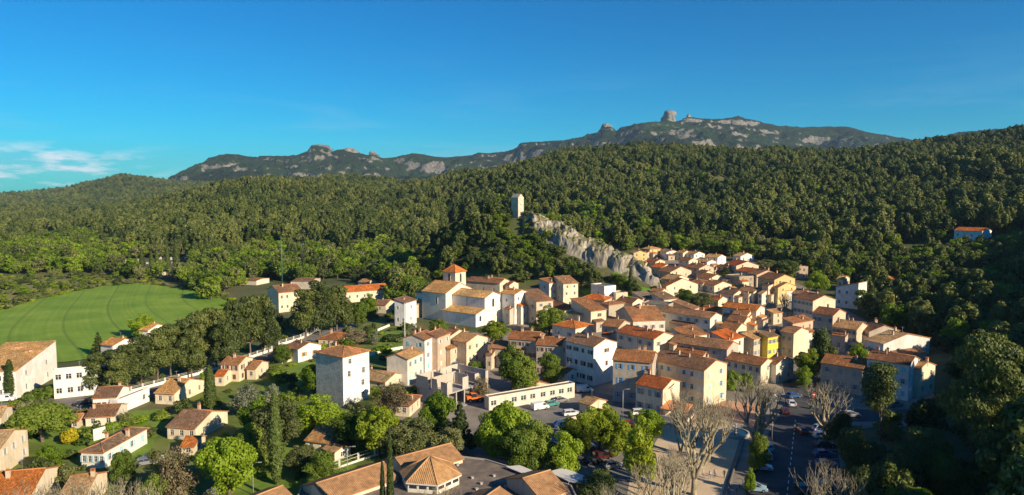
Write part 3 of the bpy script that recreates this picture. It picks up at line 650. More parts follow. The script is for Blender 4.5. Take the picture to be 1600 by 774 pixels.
def proto_dome(sd, n, size, mat, H=8.0, W=9.5):
    rng = np.random.default_rng(sd); cl = []; lm = []
    for i in range(46):
        a = i*2.4; q = math.sqrt((i+0.5)/46); z = H*(0.42+0.44*math.sqrt(max(0, 1-q*q*0.92)))
        r = W*(0.09+0.04*rng.random()); cl.append((math.cos(a)*q*W*0.43, math.sin(a)*q*W*0.43, z-(r if q < 0.9 else r*1.2), r, r, r*0.85))
        if i % 9 == 4: lm.append((0.3, (math.cos(a)*q*W*0.35, math.sin(a)*q*W*0.35, z*0.85), 0.14))
    return leafmesh('crown', cl, n, size, rng, mat, upb=0.6, hollow=0.5), trunkmesh('trunk', H*0.6, 0.25, lm, rng, 'bark_pine'), H, W
def proto_shrub(sd, n, size, mat, H=2.6, W=3.4, k=9):
    rng = np.random.default_rng(sd); cl = []
    for i in range(k):
        a = rng.random()*6.28; q = rng.random()**0.5*W*0.32; r = W*(0.14+0.12*rng.random())
        cl.append((math.cos(a)*q, math.sin(a)*q, r*0.7+H*0.35*rng.random()*(1-q/W), r, r, r*0.95))
    return leafmesh('crown', cl, n, size, rng, mat), trunkmesh('stem', H*0.5, 0.08, [], rng, 'bark'), H, W
def plane_mesh(sd, H=17.0, spread=0.55, depth=4, knob=True):
    """pollarded plane tree, leafless: stout trunk, upswept limbs forking again and again, fists and shoots at the ends"""
    rg = random.Random(sd); mbt = MB(); limbs = []
    ht = H*0.16
    mbt.tube([(0,0,-0.6),(0.02,0,0.3),(0.05,0.04,ht*0.5),(0.0,0.06,ht)], [0.62,0.46,0.40,0.40], 9)
    def grow(mb, p, d, L, r, lev):
        pts = [Vector(p)]; rad = [r]; dd = Vector(d); n = 4
        for i in range(n):
            dd = (dd+Vector((rg.uniform(-.33,.33), rg.uniform(-.33,.33), 0.12+rg.uniform(-.1,.16)))).normalized()
            pts.append(pts[-1]+dd*L/n); rad.append(r*(1-0.38*(i+1)/n))
        if lev == 0 and knob: rad[-1] = rad[-2]*1.2
        mb.tube(pts, rad, 6 if lev > 1 else 4)
        if lev == 0:
            for k in range(2):
                e = pts[-1]; d2 = (dd+Vector((rg.uniform(-.55,.55), rg.uniform(-.55,.55), 0.35))).normalized()
                mb.tube([e, e+d2*L*0.30, e+d2*L*0.62+Vector((0,0,L*0.10))], [r*0.6, r*0.42, r*0.2], 3)
            return
        for k in range(rg.choice((2, 3, 3))):
            a = rg.uniform(0, 6.28); sp = rg.uniform(0.25, 0.62)
            u = dd.orthogonal().normalized(); w = dd.cross(u)
            d2 = (dd+(u*math.cos(a)+w*math.sin(a))*sp+Vector((0,0,0.20))).normalized()
            grow(mb, pts[-1] if k < 2 else pts[-2], d2, L*rg.uniform(0.62, 0.82), rad[-1]*0.88, lev-1)
    for k in range(8):
        a = k*0.785+rg.uniform(-.3,.3); mb = MB()
        grow(mb, (0.1*math.cos(a), 0.1*math.sin(a), ht-0.3*rg.random()), Vector((math.cos(a)*spread, math.sin(a)*spread, 1)).normalized(), H*0.25, 0.34*rg.uniform(.8,1.15), depth-1)
        limbs.append(mb.mesh('limb', [MAT['bark_plane']]))
    return mbt.mesh('trunk', [MAT['bark_plane']]), limbs

PR = {}
PR['pine'] = [proto_forest(s, 2000, 0.52, 'needles', 12, 8.5, k_, lw) for s, lw, k_ in ((1,.34,22),(2,.26,26),(3,.40,18),(4,.22,24),(5,.34,20),(6,.30,28))]
PR['woods'] = [proto_broad(s, 1800, 0.55, mt, 9, 8.5, 18) for s, mt in ((11,'leaves_mid'),(12,'leaves_mid'),(13,'leaves_bright'),(18,'leaves_olive'),(19,'leaves_mid'))]
PR['holm'] = [proto_broad(s, 1700, 0.55, mt, 8, 8, 18, 0.08) for s, mt in ((14,'leaves_dark'),(15,'leaves_olive'),(16,'leaves_dark'))]
PR['bush'] = [proto_shrub(s, 420, 0.42, mt) for s, mt in ((21,'leaves_mid'),(22,'leaves_olive'),(23,'leaves_yellow'),(24,'leaves_dark'))]
PR['pinebig'] = [proto_pine(s, 8000, 0.30, 'needles', 15, 10, 26, lw, le, .45) for s, lw, le in ((31,.30,0.0),(32,.36,0.05))]
PR['rowpine'] = [proto_pine(s, 11000, 0.29, 'needles_dark', 12, 8.0, 34, lw, 0, 0.6) for s, lw in ((35,.26),(36,.30),(37,.24))]
PR['giantpine'] = [proto_pine(38, 34000, 0.32, 'needles', 26, 19, 46, .40, 0.02, .36)]
PR['bright'] = [proto_broad(s, 15000, 0.31, 'leaves_bright', 10, 9, 34) for s in (41, 42)]
PR['mid'] = [proto_broad(s, 15000, 0.30, 'leaves_mid', 10, 9, 34) for s in (43, 44)]
PR['yellow'] = [proto_broad(s, 13000, 0.29, 'leaves_yellow', 10, 9, 38, 0.06, 0.28) for s in (45, 46)]
PR['olive'] = [proto_broad(s, 14000, 0.28, 'leaves_olive', 10, 9, 34) for s in (47,)]
PR['dark'] = [proto_cone(48, 6500, 0.36, 'leaves_dark', 12, 7)]
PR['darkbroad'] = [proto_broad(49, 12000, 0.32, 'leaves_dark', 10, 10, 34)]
PR['fir'] = [proto_cone(50, 3500, 0.34, 'leaves_dark', 12, 5)]
PR['brown'] = [proto_broad(51, 7000, 0.26, 'leaves_brown', 9, 9, 34)]
PR['grey'] = [proto_broad(52, 6000, 0.28, 'leaves_grey', 9, 8, 28)]
PR['cypress'] = [proto_cypress(53, 9000, 0.20, 'cypress_leaf'), proto_cypress(54, 9000, 0.20, 'cypress_leaf', 16, 2.2)]
PR['dome'] = [proto_dome(55, 15000, 0.30, 'leaves_mid')]
PR['gold'] = [proto_shrub(56, 3500, 0.25, 'leaves_gold', 4.5, 3.6, 16)]
PR['shrub'] = [proto_shrub(s, 1500, 0.28, mt) for s, mt in ((61,'leaves_mid'),(62,'leaves_olive'),(63,'leaves_bright'),(64,'leaves_dark'),(65,'leaves_yellow'))]
NAMES = {'pine':'pine_tree','woods':'deciduous_tree','holm':'evergreen_oak','bush':'bush','pinebig':'pine_tree','rowpine':'pine_tree','giantpine':'pine_tree','bright':'deciduous_tree','mid':'deciduous_tree','yellow':'deciduous_tree','olive':'deciduous_tree','dark':'conifer_tree','darkbroad':'evergreen_oak','fir':'fir_tree','brown':'deciduous_tree','grey':'deciduous_tree','cypress':'cypress_tree','dome':'pine_tree','gold':'shrub','shrub':'shrub'}
trng = random.Random(5)
PROTO_OBJ = {}     # crown and trunk objects of the first tree of each kind, also used by the forests
def put_tree(kind, x, y, z, h, w, label, group=None, cat=None, var=None, rot=None):
    P_ = PR[kind]; k = trng.randrange(len(P_)) if var is None else var % len(P_)
    cm, tm, H0, W0 = P_[k]; nm = NAMES[kind]
    r = empty(nm, (x, y, z), trng.uniform(0, 6.28) if rot is None else rot); r.scale = (w/W0, w/W0, h/H0)
    c = link('crown', cm, r); t = link('stem' if nm in ('bush', 'shrub') else 'trunk', tm, r)
    tag(r, label, cat or ('tree' if nm not in ('bush', 'shrub') else nm), group)
    if (kind, k) not in PROTO_OBJ: PROTO_OBJ[(kind, k)] = (c, t)
    return r
def T(kind, px, ytop, ybase, wpx, label, group=None, var=None, **k):
    x, y, z = locate(px, min(ybase, 1200)); sc = y/FPX
    return put_tree(kind, x, y, z, (ybase-ytop)*sc/math.cos(PITCH), wpx*sc, label, group, var=var, **k)
ADD_TREES = [
 # kind, x, top, base, width, label
 ('bright',358,668,785,98,'big bright green tree bottom left of the tall cypress, beside the flat roofed school'),
 ('olive',432,618,722,96,'broad dense olive green tree right behind the tall foreground cypress'),
 ('bright',404,615,700,70,'bright green tree joined to the left side of the broad olive green tree'),
 ('grey',383,592,652,52,'pale flowering tree above the bright green trees and right of the small cypress'),
 ('grey',424,594,640,34,'blue grey spreading tree behind the flowering tree'),
 ('bright',491,565,622,46,'bright green tree left of the tall four storey house'),
 ('bright',498,614,682,82,'wide bright green tree in front of the tall four storey house'),
 ('yellow',594,627,716,88,'yellow green tree below the tall four storey house'),
 ('olive',645,650,724,84,'olive green round tree behind the pavilion roof'),
 ('bright',684,607,690,60,'bright tree in front of the unfinished building'),
 ('dark',719,624,708,42,'dark conifer right of the tree before the unfinished building'),
 ('bright',790,622,716,80,'bright green tree in front of the long flat roofed building'),
 ('mid',838,650,738,72,'mid green tree left of centre in the row along the car park'),
 ('bright',884,668,748,66,'bright green tree at the right end of the row before the car park'),
 ('mid',800,533,612,50,'dark green tall tree below the church square between two rows'),
 ('mid',822,553,610,46,'lighter flowering tree right of the dark tall tree below the row houses'),
 ('mid',861,546,602,44,'round green tree left of the big white house'),
 ('mid',859,477,524,56,'large green tree in the middle of the old village'),
 ('yellow',773,499,540,50,'yellow green tree at the foot of the church front'),
 ('mid',685,497,522,34,'small dense green tree at the foot of the church side wall'),
 ('yellow',938,625,704,80,'feathery yellow green tree over the parked cars'),
 ('yellow',1000,642,765,62,'tall feathery green tree on the edge of the gravel square'),
 ('bright',765,640,715,60,'bright green tree at the left end of the row along the car park'),
 ('mid',815,665,742,66,'mid green tree second in the front row before the white canopies'),
 ('yellow',902,640,716,64,'yellow green tree between the row along the car park and the parked cars'),
 ('yellow',960,640,712,60,'yellow green feathery tree right of another over the parked cars'),
 ('olive',700,665,722,60,'olive tree between the conifer and the olive green round tree'),
 ('bright',1014,632,700,50,'light green tree behind the tall feathery tree at the edge of the square'),
 ('olive',620,655,722,62,'olive tree behind the two thin cypresses'),
 ('mid',545,640,705,60,'mid green tree between the bungalow and the yellow green tree'),
 ('mid',395,655,735,60,'mid green tree in front of the broad olive tree, left of the tall cypress'),
 ('darkbroad',932,735,790,78,'dark evergreen at the bottom edge beside the white canopy'),
 ('yellow',1262,541,600,46,'yellow green tree at the top of the road below the cream gable house'),
 ('darkbroad',1284,508,592,46,'dark green tree in the street between the yellow house and the shaded row'),
 ('bright',1340,533,582,34,'bright tree left of the long white gabled building'),
 ('bright',1256,570,606,30,'small green tree right of the balcony house'),
 ('bright',1145,576,612,34,'green tree between the long terrace and the balcony house'),
 ('mid',1166,580,612,26,'darker green bush tree in front of the balcony house wall'),
 ('mid',1070,449,484,34,'green tree behind the stone houses in the middle of the upper village'),
 ('olive',1096,456,486,42,'olive tree spreading beside the green tree in the upper village'),
 ('darkbroad',1131,417,436,22,'small dark tree between the upper village gables'),
 ('darkbroad',1222,405,440,56,'wide dark evergreen behind the ochre houses'),
 ('olive',1197,405,424,34,'olive green tree left of the wide dark evergreen'),
 ('bright',1276,421,456,34,'bright round tree right of the pinkish grey cottage'),
 ('bright',1250,386,412,24,'small bright tree under the hillside above the pinkish cottage'),
 ('gold',112,655,692,34,'golden yellow shrub beside the round topped tree'),
 ('dome',66,617,692,96,'large round topped tree with dense dome crown on the left'),
 ('darkbroad',12,664,702,52,'dark tree at the left edge below the round topped tree'),
 ('cypress',17,560,624,19,'cypress in front of the white school wall at far left'),
 ('cypress',329,568,643,22,'small cypress beside the tan roofed house'),
 ('cypress',432,606,758,26,'tall cypress standing before the broad olive tree'),
 ('cypress',611,654,860,15,'thin cypress at the bottom edge left of the pavilion, the taller of two'),
 ('cypress',599,712,860,13,'thin dark cypress at the bottom edge, the shorter of two'),
 ('cypress',203,393,428,8,'leftmost dark cypress of those at the cemetery'),
 ('cypress',222,388,426,9,'second cypress from the left at the cemetery'),
 ('cypress',237,392,427,8,'third cypress from the left at the cemetery'),
 ('cypress',246,388,426,8,'fourth cypress from the left at the cemetery'),
 ('cypress',262,386,426,9,'second cypress from the right at the cemetery'),
 ('cypress',276,378,426,12,'broadest cypress, at the right end of the cemetery'),
 ('cypress',985,418,462,10,'dark cypress at the foot of the castle cliff'),
 ('cypress',1051,427,444,5,'tiny cypress between the upper village roofs'),
 ('cypress',1332,423,455,11,'cypress beside the shaded bluish house on the right'),
 ('fir',154,518,556,19,'dark fir at the edge of the green field'),
 ('bright',224,490,528,50,'round green tree on the edge of the field above the white farmhouse'),
 ('mid',443,536,568,32,'small round green tree left of the house with orange shutters'),
 ('brown',556,513,540,50,'brownish bush tree behind the terrace garden'),
 ('grey',584,512,540,18,'white flowering tree right of the brownish bush tree'),
 ('mid',742,560,604,38,'dark green tree right of the cream gabled house below the church'),
 ('brown',752,585,626,34,'sparse brownish tree between the unfinished building and the long flat building'),
 ('brown',276,690,790,74,'grey brown olive tree at the bottom left'),
 ('brown',612,592,648,60,'sparse brown tree above the yellow green tree'),
 ('mid',560,470,512,34,'dark green tree in front of the orange roofed hall'),
 ('bright',578,457,498,26,'pale green tree in front of the orange roofed hall'),
 ('mid',640,428,468,56,'green tree behind the white shaded house left of the church'),
 ('mid',195,700,760,40,'green tree below the brown hipped roof house'),
 ('bright',80,690,740,40,'green tree left of the brown hipped roof house'),
 ('mid',505,700,762,50,'green tree left of the long tan school roof'),
 ('olive',470,690,745,56,'olive green tree behind the tan porch'),
 ('grey',330,755,800,40,'pale shrub tree at the bottom edge left'),
 ('mid',236,738,800,60,'green tree at the bottom edge behind bare branches'),
]
ROWP = [(153,552,614,56),(176,546,612,54),(200,538,608,60),(222,524,602,58),(246,514,597,58),(268,506,592,60),(292,498,587,60),(316,486,580,60),(338,480,576,58),(366,470,568,56),(392,462,560,56),(415,460,552,54),(352,500,584,50),(478,452,528,56),(500,440,524,60),(526,447,518,54),(540,470,516,36),(420,480,556,44),(185,552,618,50),(300,515,592,50)]
# ================================================================== HOUSES
ROOFC = {'brown':(0.30,0.15,0.078),'old':(0.40,0.19,0.085),'tan':(0.58,0.34,0.15),'ochre':(0.74,0.40,0.14),'orange':(0.68,0.19,0.035),'red':(0.46,0.14,0.045),'grey':(0.27,0.19,0.125),'dark':(0.19,0.115,0.075),'pink':(0.45,0.27,0.19)}
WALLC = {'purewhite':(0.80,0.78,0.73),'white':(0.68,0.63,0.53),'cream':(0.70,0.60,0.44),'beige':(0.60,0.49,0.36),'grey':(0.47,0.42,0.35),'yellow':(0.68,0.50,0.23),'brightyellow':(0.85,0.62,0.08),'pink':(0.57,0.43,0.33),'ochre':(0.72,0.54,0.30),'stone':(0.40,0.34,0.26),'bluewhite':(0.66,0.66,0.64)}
SHUT = {'brown':(0.13,0.055,0.035),'blue':(0.10,0.30,0.62),'light blue':(0.38,0.58,0.68),'grey':(0.30,0.33,0.36),'green':(0.10,0.35,0.18),'turquoise':(0.22,0.52,0.58),'white':(0.7,0.68,0.63),'orange':(0.55,0.18,0.03)}
hrng = random.Random(77)
# shared window pieces; a window is 1 x 1 m and scaled, its origin in its centre, looking along -y
def _frame():
    mb = MB()
    for x0, x1, z0, z1 in ((-.5,-.42,-.5,.5),(.42,.5,-.5,.5),(-.42,.42,.44,.5),(-.42,.42,-.5,-.44),(-.035,.035,-.44,.44),(-.42,-.035,.08,.11),(.035,.42,.08,.11)): mb.box(x0, x1, .06, .12, z0, z1)
    mb.box(-.58, .58, -.07, .05, -.56, -.5, 1)
    return mb.mesh('window', [MAT['frame_white'], MAT['concrete']])
def _pane():
    mb = MB(); mb.box(-.47, .47, .085, .10, -.47, .47); return mb.mesh('pane', [MAT['glass']])
def _shut():
    mb = MB(); mb.box(-.5, .5, -.06, -.02, -.5, .5); return mb.mesh('shutter', [MAT['shutter']])
def _far():
    mb = MB(); mb.box(-.5, .5, .09, .11, -.5, .5, 0); mb.box(-.5, -.42, .03, .09, -.5, .5, 1); mb.box(.42, .5, .03, .09, -.5, .5, 1); mb.box(-.04, .04, .03, .09, -.5, .5, 1)
    return mb.mesh('window', [MAT['glass'], MAT['frame_white']])
def _door():
    mb = MB(); mb.box(-.5, .5, .08, .13, -.5, .5); mb.box(-.36, .36, .05, .08, -.38, -.05); mb.box(-.36, .36, .05, .08, .05, .40); mb.box(-.56, -.5, .0, .13, -.5, .56); mb.box(.5, .56, .0, .13, -.5, .56); mb.box(-.5, .5, .0, .13, .5, .56)
    return mb.mesh('door', [MAT['shutter']])
M_FR, M_PA, M_SH, M_FA, M_DO = _frame(), _pane(), _shut(), _far(), _door()
def _chim(v):
    mb = MB(); mb.box(-.32, .32, -.24, .24, -1.2, 0.9); mb.box(-.38, .38, -.30, .30, 0.9, 1.0, 1)
    if v: mb.box(-.30, -.22, -.2, .2, 1.0, 1.25, 1); mb.box(.22, .30, -.2, .2, 1.0, 1.25, 1); mb.box(-.4, .4, -.3, .3, 1.25, 1.32, 1)
    else: mb.tube([(-.12,0,1.0),(-.12,0,1.35)], [.1,.08], 7, 1); mb.tube([(.14,0,1.0),(.14,0,1.3)], [.1,.08], 7, 1)
    return mb.mesh('chimney', [MAT['chimney'], MAT['clay']])
M_CH = [_chim(0), _chim(1)]
def _ant():
    mb = MB(); mb.tube([(0,0,-.5),(0,0,2.0)], [.03,.025], 4); mb.tube([(-.5,0,1.8),(.5,0,1.8)], [.02,.02], 3)
    for k in range(5): mb.tube([(-.45+.22*k,-.25,1.8),(-.45+.22*k,.25,1.8)], [.015,.015], 3)
    return mb.mesh('aerial', [MAT['pole_grey']])
M_AN = _ant()
def wall_panel(mb, O, U, width, z0, z1, ops, depth=0.2, mi=0):
    """vertical wall from O along unit U (2D), outside on the right of U; openings (c, zc, w, h) cut through with reveals"""
    Nn = (U[1], -U[0])                    # outward
    us = {0.0, width}; zs = {z0, z1}; rects = []
    for (c, zc, w, h) in ops:
        r = (c-w/2, c+w/2, zc-h/2, zc+h/2)
        if r[0] < 0.05 or r[1] > width-0.05 or r[2] < z0 or r[3] > z1-0.05: continue
        rects.append(r); us |= {r[0], r[1]}; zs |= {r[2], r[3]}
    us = sorted(us); zs = sorted(zs)
    def pt(u, z, d=0.0): return (O[0]+U[0]*u-Nn[0]*d, O[1]+U[1]*u-Nn[1]*d, z)
    for i in range(len(us)-1):
        for j in range(len(zs)-1):
            cu = (us[i]+us[i+1])/2; cz = (zs[j]+zs[j+1])/2
            if any(r[0] < cu < r[1] and r[2] < cz < r[3] for r in rects): continue
            mb.face([pt(us[i], zs[j]), pt(us[i+1], zs[j]), pt(us[i+1], zs[j+1]), pt(us[i], zs[j+1])], mi)
    for r in rects:
        a, b, c, d = r
        mb.face([pt(a,c), pt(a,c,depth), pt(a,d,depth), pt(a,d)], mi); mb.face([pt(b,c,depth), pt(b,c), pt(b,d), pt(b,d,depth)], mi)
        mb.face([pt(a,c), pt(b,c), pt(b,c,depth), pt(a,c,depth)], mi); mb.face([pt(a,d,depth), pt(b,d,depth), pt(b,d), pt(a,d)], mi)
    return rects
def layout(width, z0, ze, cols, floors, w=0.95, h=1.35, fh=None, skip=0.0, door=False, top=0.55):
    """window grid for a wall: list of (c, zc, w, h, kind)"""
    out = []
    if cols <= 0: return out
    if floors == 0: floors = max(1, int(round((ze-z0)/2.9)))
    fh = (ze-z0)/floors
    for f in range(floors):
        zc = z0+fh*f+fh*0.56; hh = min(h, fh*0.56)
        if f == floors-1 and floors >= 3: hh *= 0.85
        for k in range(cols):
            if hrng.random() < skip: continue
            c = width*(k+0.5)/cols+hrng.uniform(-.12,.12)*width/cols*0.5
            if f == 0 and door and k == door-1: out.append((c, z0+1.08, 1.0, 2.1, 'door'))
            else: out.append((c, zc, min(w, width/cols*0.6), hh, 'win'))
    return out
def roof_slab(mb, p, t=0.17, uvs=None):
    """p: 4 (or 3) top corners, first edge along the eave; adds a slab of thickness t with UVs in metres"""
    P_ = [Vector(q) for q in p]; e = (P_[1]-P_[0]).normalized(); nn = (P_[1]-P_[0]).cross(P_[-1]-P_[0]).normalized(); s = nn.cross(e)
    uv = [((q-P_[0]).dot(e), (q-P_[0]).dot(s)) for q in P_]
    mb.face([tuple(q) for q in P_], 0, uv)
    Q = [q-Vector((0,0,t)) for q in P_]
    mb.face([tuple(q) for q in reversed(Q)], 1)
    for i in range(len(P_)):
        j = (i+1) % len(P_); mb.face([tuple(Q[i]), tuple(Q[j]), tuple(P_[j]), tuple(P_[i])], 1, [(0,0),(1,0),(1,.1),(0,.1)])
def ridge_cap(mb, a, b, r=0.13):
    mb.tube([a, b], [r, r], 6, 2)
def block(root, cx, cy, a, b, z0, ze, typ='L', pitch=0.33, wall='white', roof='old', wl=(), wr=(), shut=None, lod=0, over=0.38, chim=1, wallmat='stucco', wall_l=None, parapet=0.5, sink=3.0):
    """one storeyed block centred at (cx,cy) in the root's frame. wl / wr : window lists of the left (-y) and right (+x) walls"""
    x0, x1, y0, y1 = cx-a/2, cx+a/2, cy-b/2, cy+b/2; zb = z0-sink
    mb = MB(); wc = WALLC[wall] if isinstance(wall, str) else wall; rc = ROOFC[roof] if isinstance(roof, str) else roof
    j = hrng.uniform(0.93, 1.05); wc = tuple(min(.85, q*j) for q in wc); jr = hrng.uniform(0.85, 1.12); rc = tuple(q*jr for q in rc); jh = hrng.uniform(0.85, 1.18); rc = (rc[0], rc[1]*jh, rc[2]*jh*jh)
    mats = [MAT[wallmat], MAT['stone' if wall_l == 'stone' else wallmat]]
    opl = [o[:4] for o in wl]; opr = [o[:4] for o in wr]
    wall_panel(mb, (x0, y0), (1, 0), a, zb, ze, opl, mi=1 if wall_l else 0); wall_panel(mb, (x1, y0), (0, 1), b, zb, ze, opr)
    wall_panel(mb, (x1, y1), (-1, 0), a, zb, ze, []); wall_panel(mb, (x0, y1), (0, -1), b, zb, ze, [])
    rm = MB(); o = over; t = 0.17; ht = ze+0.06
    if typ == 'L':
        h = b/2*pitch
        for xx, sgn in ((x1, 1), (x0, -1)):
            tri = [(xx, y0, ze), (xx, y1, ze), (xx, cy, ze+h)]; mb.face(tri if sgn > 0 else tri[::-1])
        k = o*pitch
        og = 0.22
        roof_slab(rm, [(x0-og, y0-o, ht-k+t), (x1+og, y0-o, ht-k+t), (x1+og, cy, ht+h+t), (x0-og, cy, ht+h+t)])
        roof_slab(rm, [(x1+og, y1+o, ht-k+t), (x0-og, y1+o, ht-k+t), (x0-og, cy, ht+h+t), (x1+og, cy, ht+h+t)])
        ridge_cap(rm, (x0-og, cy, ht+h+t), (x1+og, cy, ht+h+t)); zr = ze+h; rax = 'x'
    elif typ == 'R':
        h = a/2*pitch
        for yy, sgn in ((y0, 1), (y1, -1)):
            tri = [(x0, yy, ze), (x1, yy, ze), (cx, yy, ze+h)]; mb.face(tri if sgn > 0 else tri[::-1], 1 if (wall_l and sgn > 0) else 0)
        k = o*pitch; og = 0.22
        roof_slab(rm, [(x1+o, y0-og, ht-k+t), (x1+o, y1+og, ht-k+t), (cx, y1+og, ht+h+t), (cx, y0-og, ht+h+t)])
        roof_slab(rm, [(x0-o, y1+og, ht-k+t), (x0-o, y0-og, ht-k+t), (cx, y0-og, ht+h+t), (cx, y1+og, ht+h+t)])
        ridge_cap(rm, (cx, y0-og, ht+h+t), (cx, y1+og, ht+h+t)); zr = ze+h; rax = 'y'
    elif typ in ('M', 'N', 'O'):     # single slope: M low on the left wall, N low on the right wall, O high on the right wall
        if typ == 'M':
            h = b*pitch*0.8; c4 = [(x0,y0,0),(x1,y0,0),(x1,y1,h),(x0,y1,h)]
            mb.face([(x1,y0,ze),(x1,y1,ze),(x1,y1,ze+h)]); mb.face([(x0,y1,ze),(x0,y0,ze),(x0,y1,ze+h)]); mb.face([(x1,y1,ze),(x0,y1,ze),(x0,y1,ze+h),(x1,y1,ze+h)])
        elif typ == 'N':
            h = a*pitch*0.8; c4 = [(x1,y0,0),(x1,y1,0),(x0,y1,h),(x0,y0,h)]
            mb.face([(x0,y0,ze),(x1,y0,ze),(x0,y0,ze+h)]); mb.face([(x1,y1,ze),(x0,y1,ze),(x0,y1,ze+h)]); mb.face([(x0,y1,ze),(x0,y0,ze),(x0,y0,ze+h),(x0,y1,ze+h)])
        else:
            h = a*pitch*0.8; c4 = [(x0,y1,0),(x0,y0,0),(x1,y0,h),(x1,y1,h)]
            mb.face([(x0,y0,ze),(x1,y0,ze),(x1,y0,ze+h)]); mb.face([(x1,y1,ze),(x0,y1,ze),(x1,y1,ze+h)]); mb.face([(x1,y0,ze),(x1,y1,ze),(x1,y1,ze+h),(x1,y0,ze+h)])
        pts = []
        cxm, cym = cx, cy
        for q in c4:
            ex = o if q[0] > cx else -o; ey = o if q[1] > cy else -o
            kz = -pitch*0.8*o if q[2] == 0 else pitch*0.8*o
            pts.append((q[0]+ex, q[1]+ey, ht+q[2]+kz+t))
        roof_slab(rm, pts); zr = ze+h*0.5; rax = 'x'
    elif typ == 'H':
        k = o*pitch; X0, X1, Y0, Y1 = x0-o, x1+o, y0-o, y1+o; zl = ht-k+t
        if a >= b: hh = (b/2+o)*pitch; A_ = (X0+(b/2+o), cy, zl+hh); B_ = (X1-(b/2+o), cy, zl+hh)
        else: hh = (a/2+o)*pitch; A_ = (cx, Y0+(a/2+o), zl+hh); B_ = (cx, Y1-(a/2+o), zl+hh)
        C4 = [(X0,Y0,zl),(X1,Y0,zl),(X1,Y1,zl),(X0,Y1,zl)]
        if abs(a-b) < 0.4:
            ap = (cx, cy, zl+hh)
            for i in range(4): roof_slab(rm, [C4[i], C4[(i+1)%4], ap]); ridge_cap(rm, C4[i], ap, 0.1)
        elif a > b:
            roof_slab(rm, [C4[0], C4[1], B_, A_]); roof_slab(rm, [C4[1], C4[2], B_]); roof_slab(rm, [C4[2], C4[3], A_, B_]); roof_slab(rm, [C4[3], C4[0], A_])
            for q, e in ((0, A_), (1, B_), (2, B_), (3, A_)): ridge_cap(rm, C4[q], e, 0.1)
            ridge_cap(rm, A_, B_)
        else:
            roof_slab(rm, [C4[0], C4[1], A_]); roof_slab(rm, [C4[1], C4[2], B_, A_]); roof_slab(rm, [C4[2], C4[3], B_]); roof_slab(rm, [C4[3], C4[0], A_, B_])
            for q, e in ((0, A_), (1, A_), (2, B_), (3, B_)): ridge_cap(rm, C4[q], e, 0.1)
            ridge_cap(rm, A_, B_)
        zr = ze+hh*0.8; rax = 'x'
    else:   # flat with parapet
        p = parapet; w_ = 0.22
        rm.box(x0+w_, x1-w_, y0+w_, y1-w_, ze-0.2, ze+0.02, 0)
        for bx in ((x0-.02, x1+.02, y0-.02, y0+w_), (x0-.02, x1+.02, y1-w_, y1+.02), (x0-.02, x0+w_, y0+w_, y1-w_), (x1-w_, x1+.02, y0+w_, y1-w_)): rm.box(*bx, ze, ze+p, 1)
        zr = ze; rax = 'x'
    wo_ = link('wall', mb.mesh('wall', mats), root, color=wc)
    if typ == 'F': ro = link('roof', rm.mesh('roof', [MAT['membrane'], MAT['stucco']]), root, color=wc)
    else: ro = link('roof', rm.mesh('roof', [MAT['roof_tiles'], MAT['clay'], MAT['clay']]), root, color=rc)
    for i in range(chim):
        if typ == 'F': q = (hrng.uniform(x0+1, x1-1), hrng.uniform(y0+1, y1-1), ze+0.6)
        elif rax == 'x': q = (cx+a*hrng.uniform(-.42, .42), cy+b*hrng.uniform(-.16, .16), zr+0.05)
        else: q = (cx+a*hrng.uniform(-.16, .16), cy+b*hrng.uniform(-.42, .42), zr+0.05)
        s_ = hrng.uniform(.75, 1.1); link('chimney', M_CH[hrng.randrange(2)], ro, q, 0 if rax == 'x' else R(90), (s_, s_, s_))
    if lod <= 1 and hrng.random() < 0.6: link('aerial', M_AN, ro, (cx+a*hrng.uniform(-.3,.3), cy, zr+0.2), hrng.uniform(0, 3))
    # fit the windows
    sc = SHUT.get(shut) if shut else None
    for face, ops, W_ in (('l', wl, a), ('r', wr, b)):
        rz = 0 if face == 'l' else R(90)
        for (c, zc, w, h, kd) in ops:
            if c-w/2 < 0.05 or c+w/2 > W_-0.05 or zc+h/2 > ze-0.05 or zc-h/2 < zb: continue
            loc = (x0+c, y0, zc) if face == 'l' else (x1, y0+c, zc)
            if kd == 'door':
                link('door', M_DO, root, loc, rz, (w, 1, h), color=sc or (0.2, 0.1, 0.05)); continue
            if lod >= 1:
                link('window', M_FA, root, loc, rz, (w, 1, h))
                if sc and lod == 1:
                    for sg in (-1, 1):
                        q = (loc[0]+sg*(w*0.78), loc[1], loc[2]) if face == 'l' else (loc[0], loc[1]+sg*(w*0.78), loc[2])
                        link('shutter', M_SH, root, q, rz, (w*0.5, 1, h), color=sc)
                continue
            wd = link('window', M_FR, root, loc, rz, (w, 1, h)); link('pane', M_PA, wd)
            if sc:
                closed = hrng.random() < 0.22
                for sg in (-1, 1):
                    off = w*(0.25 if closed else 0.78)*sg
                    q = (loc[0]+off, loc[1], loc[2]) if face == 'l' else (loc[0], loc[1]+off, loc[2])
                    link('shutter', M_SH, root, q, rz, (w*0.49, 1, h), color=sc)
    return wo_, ro
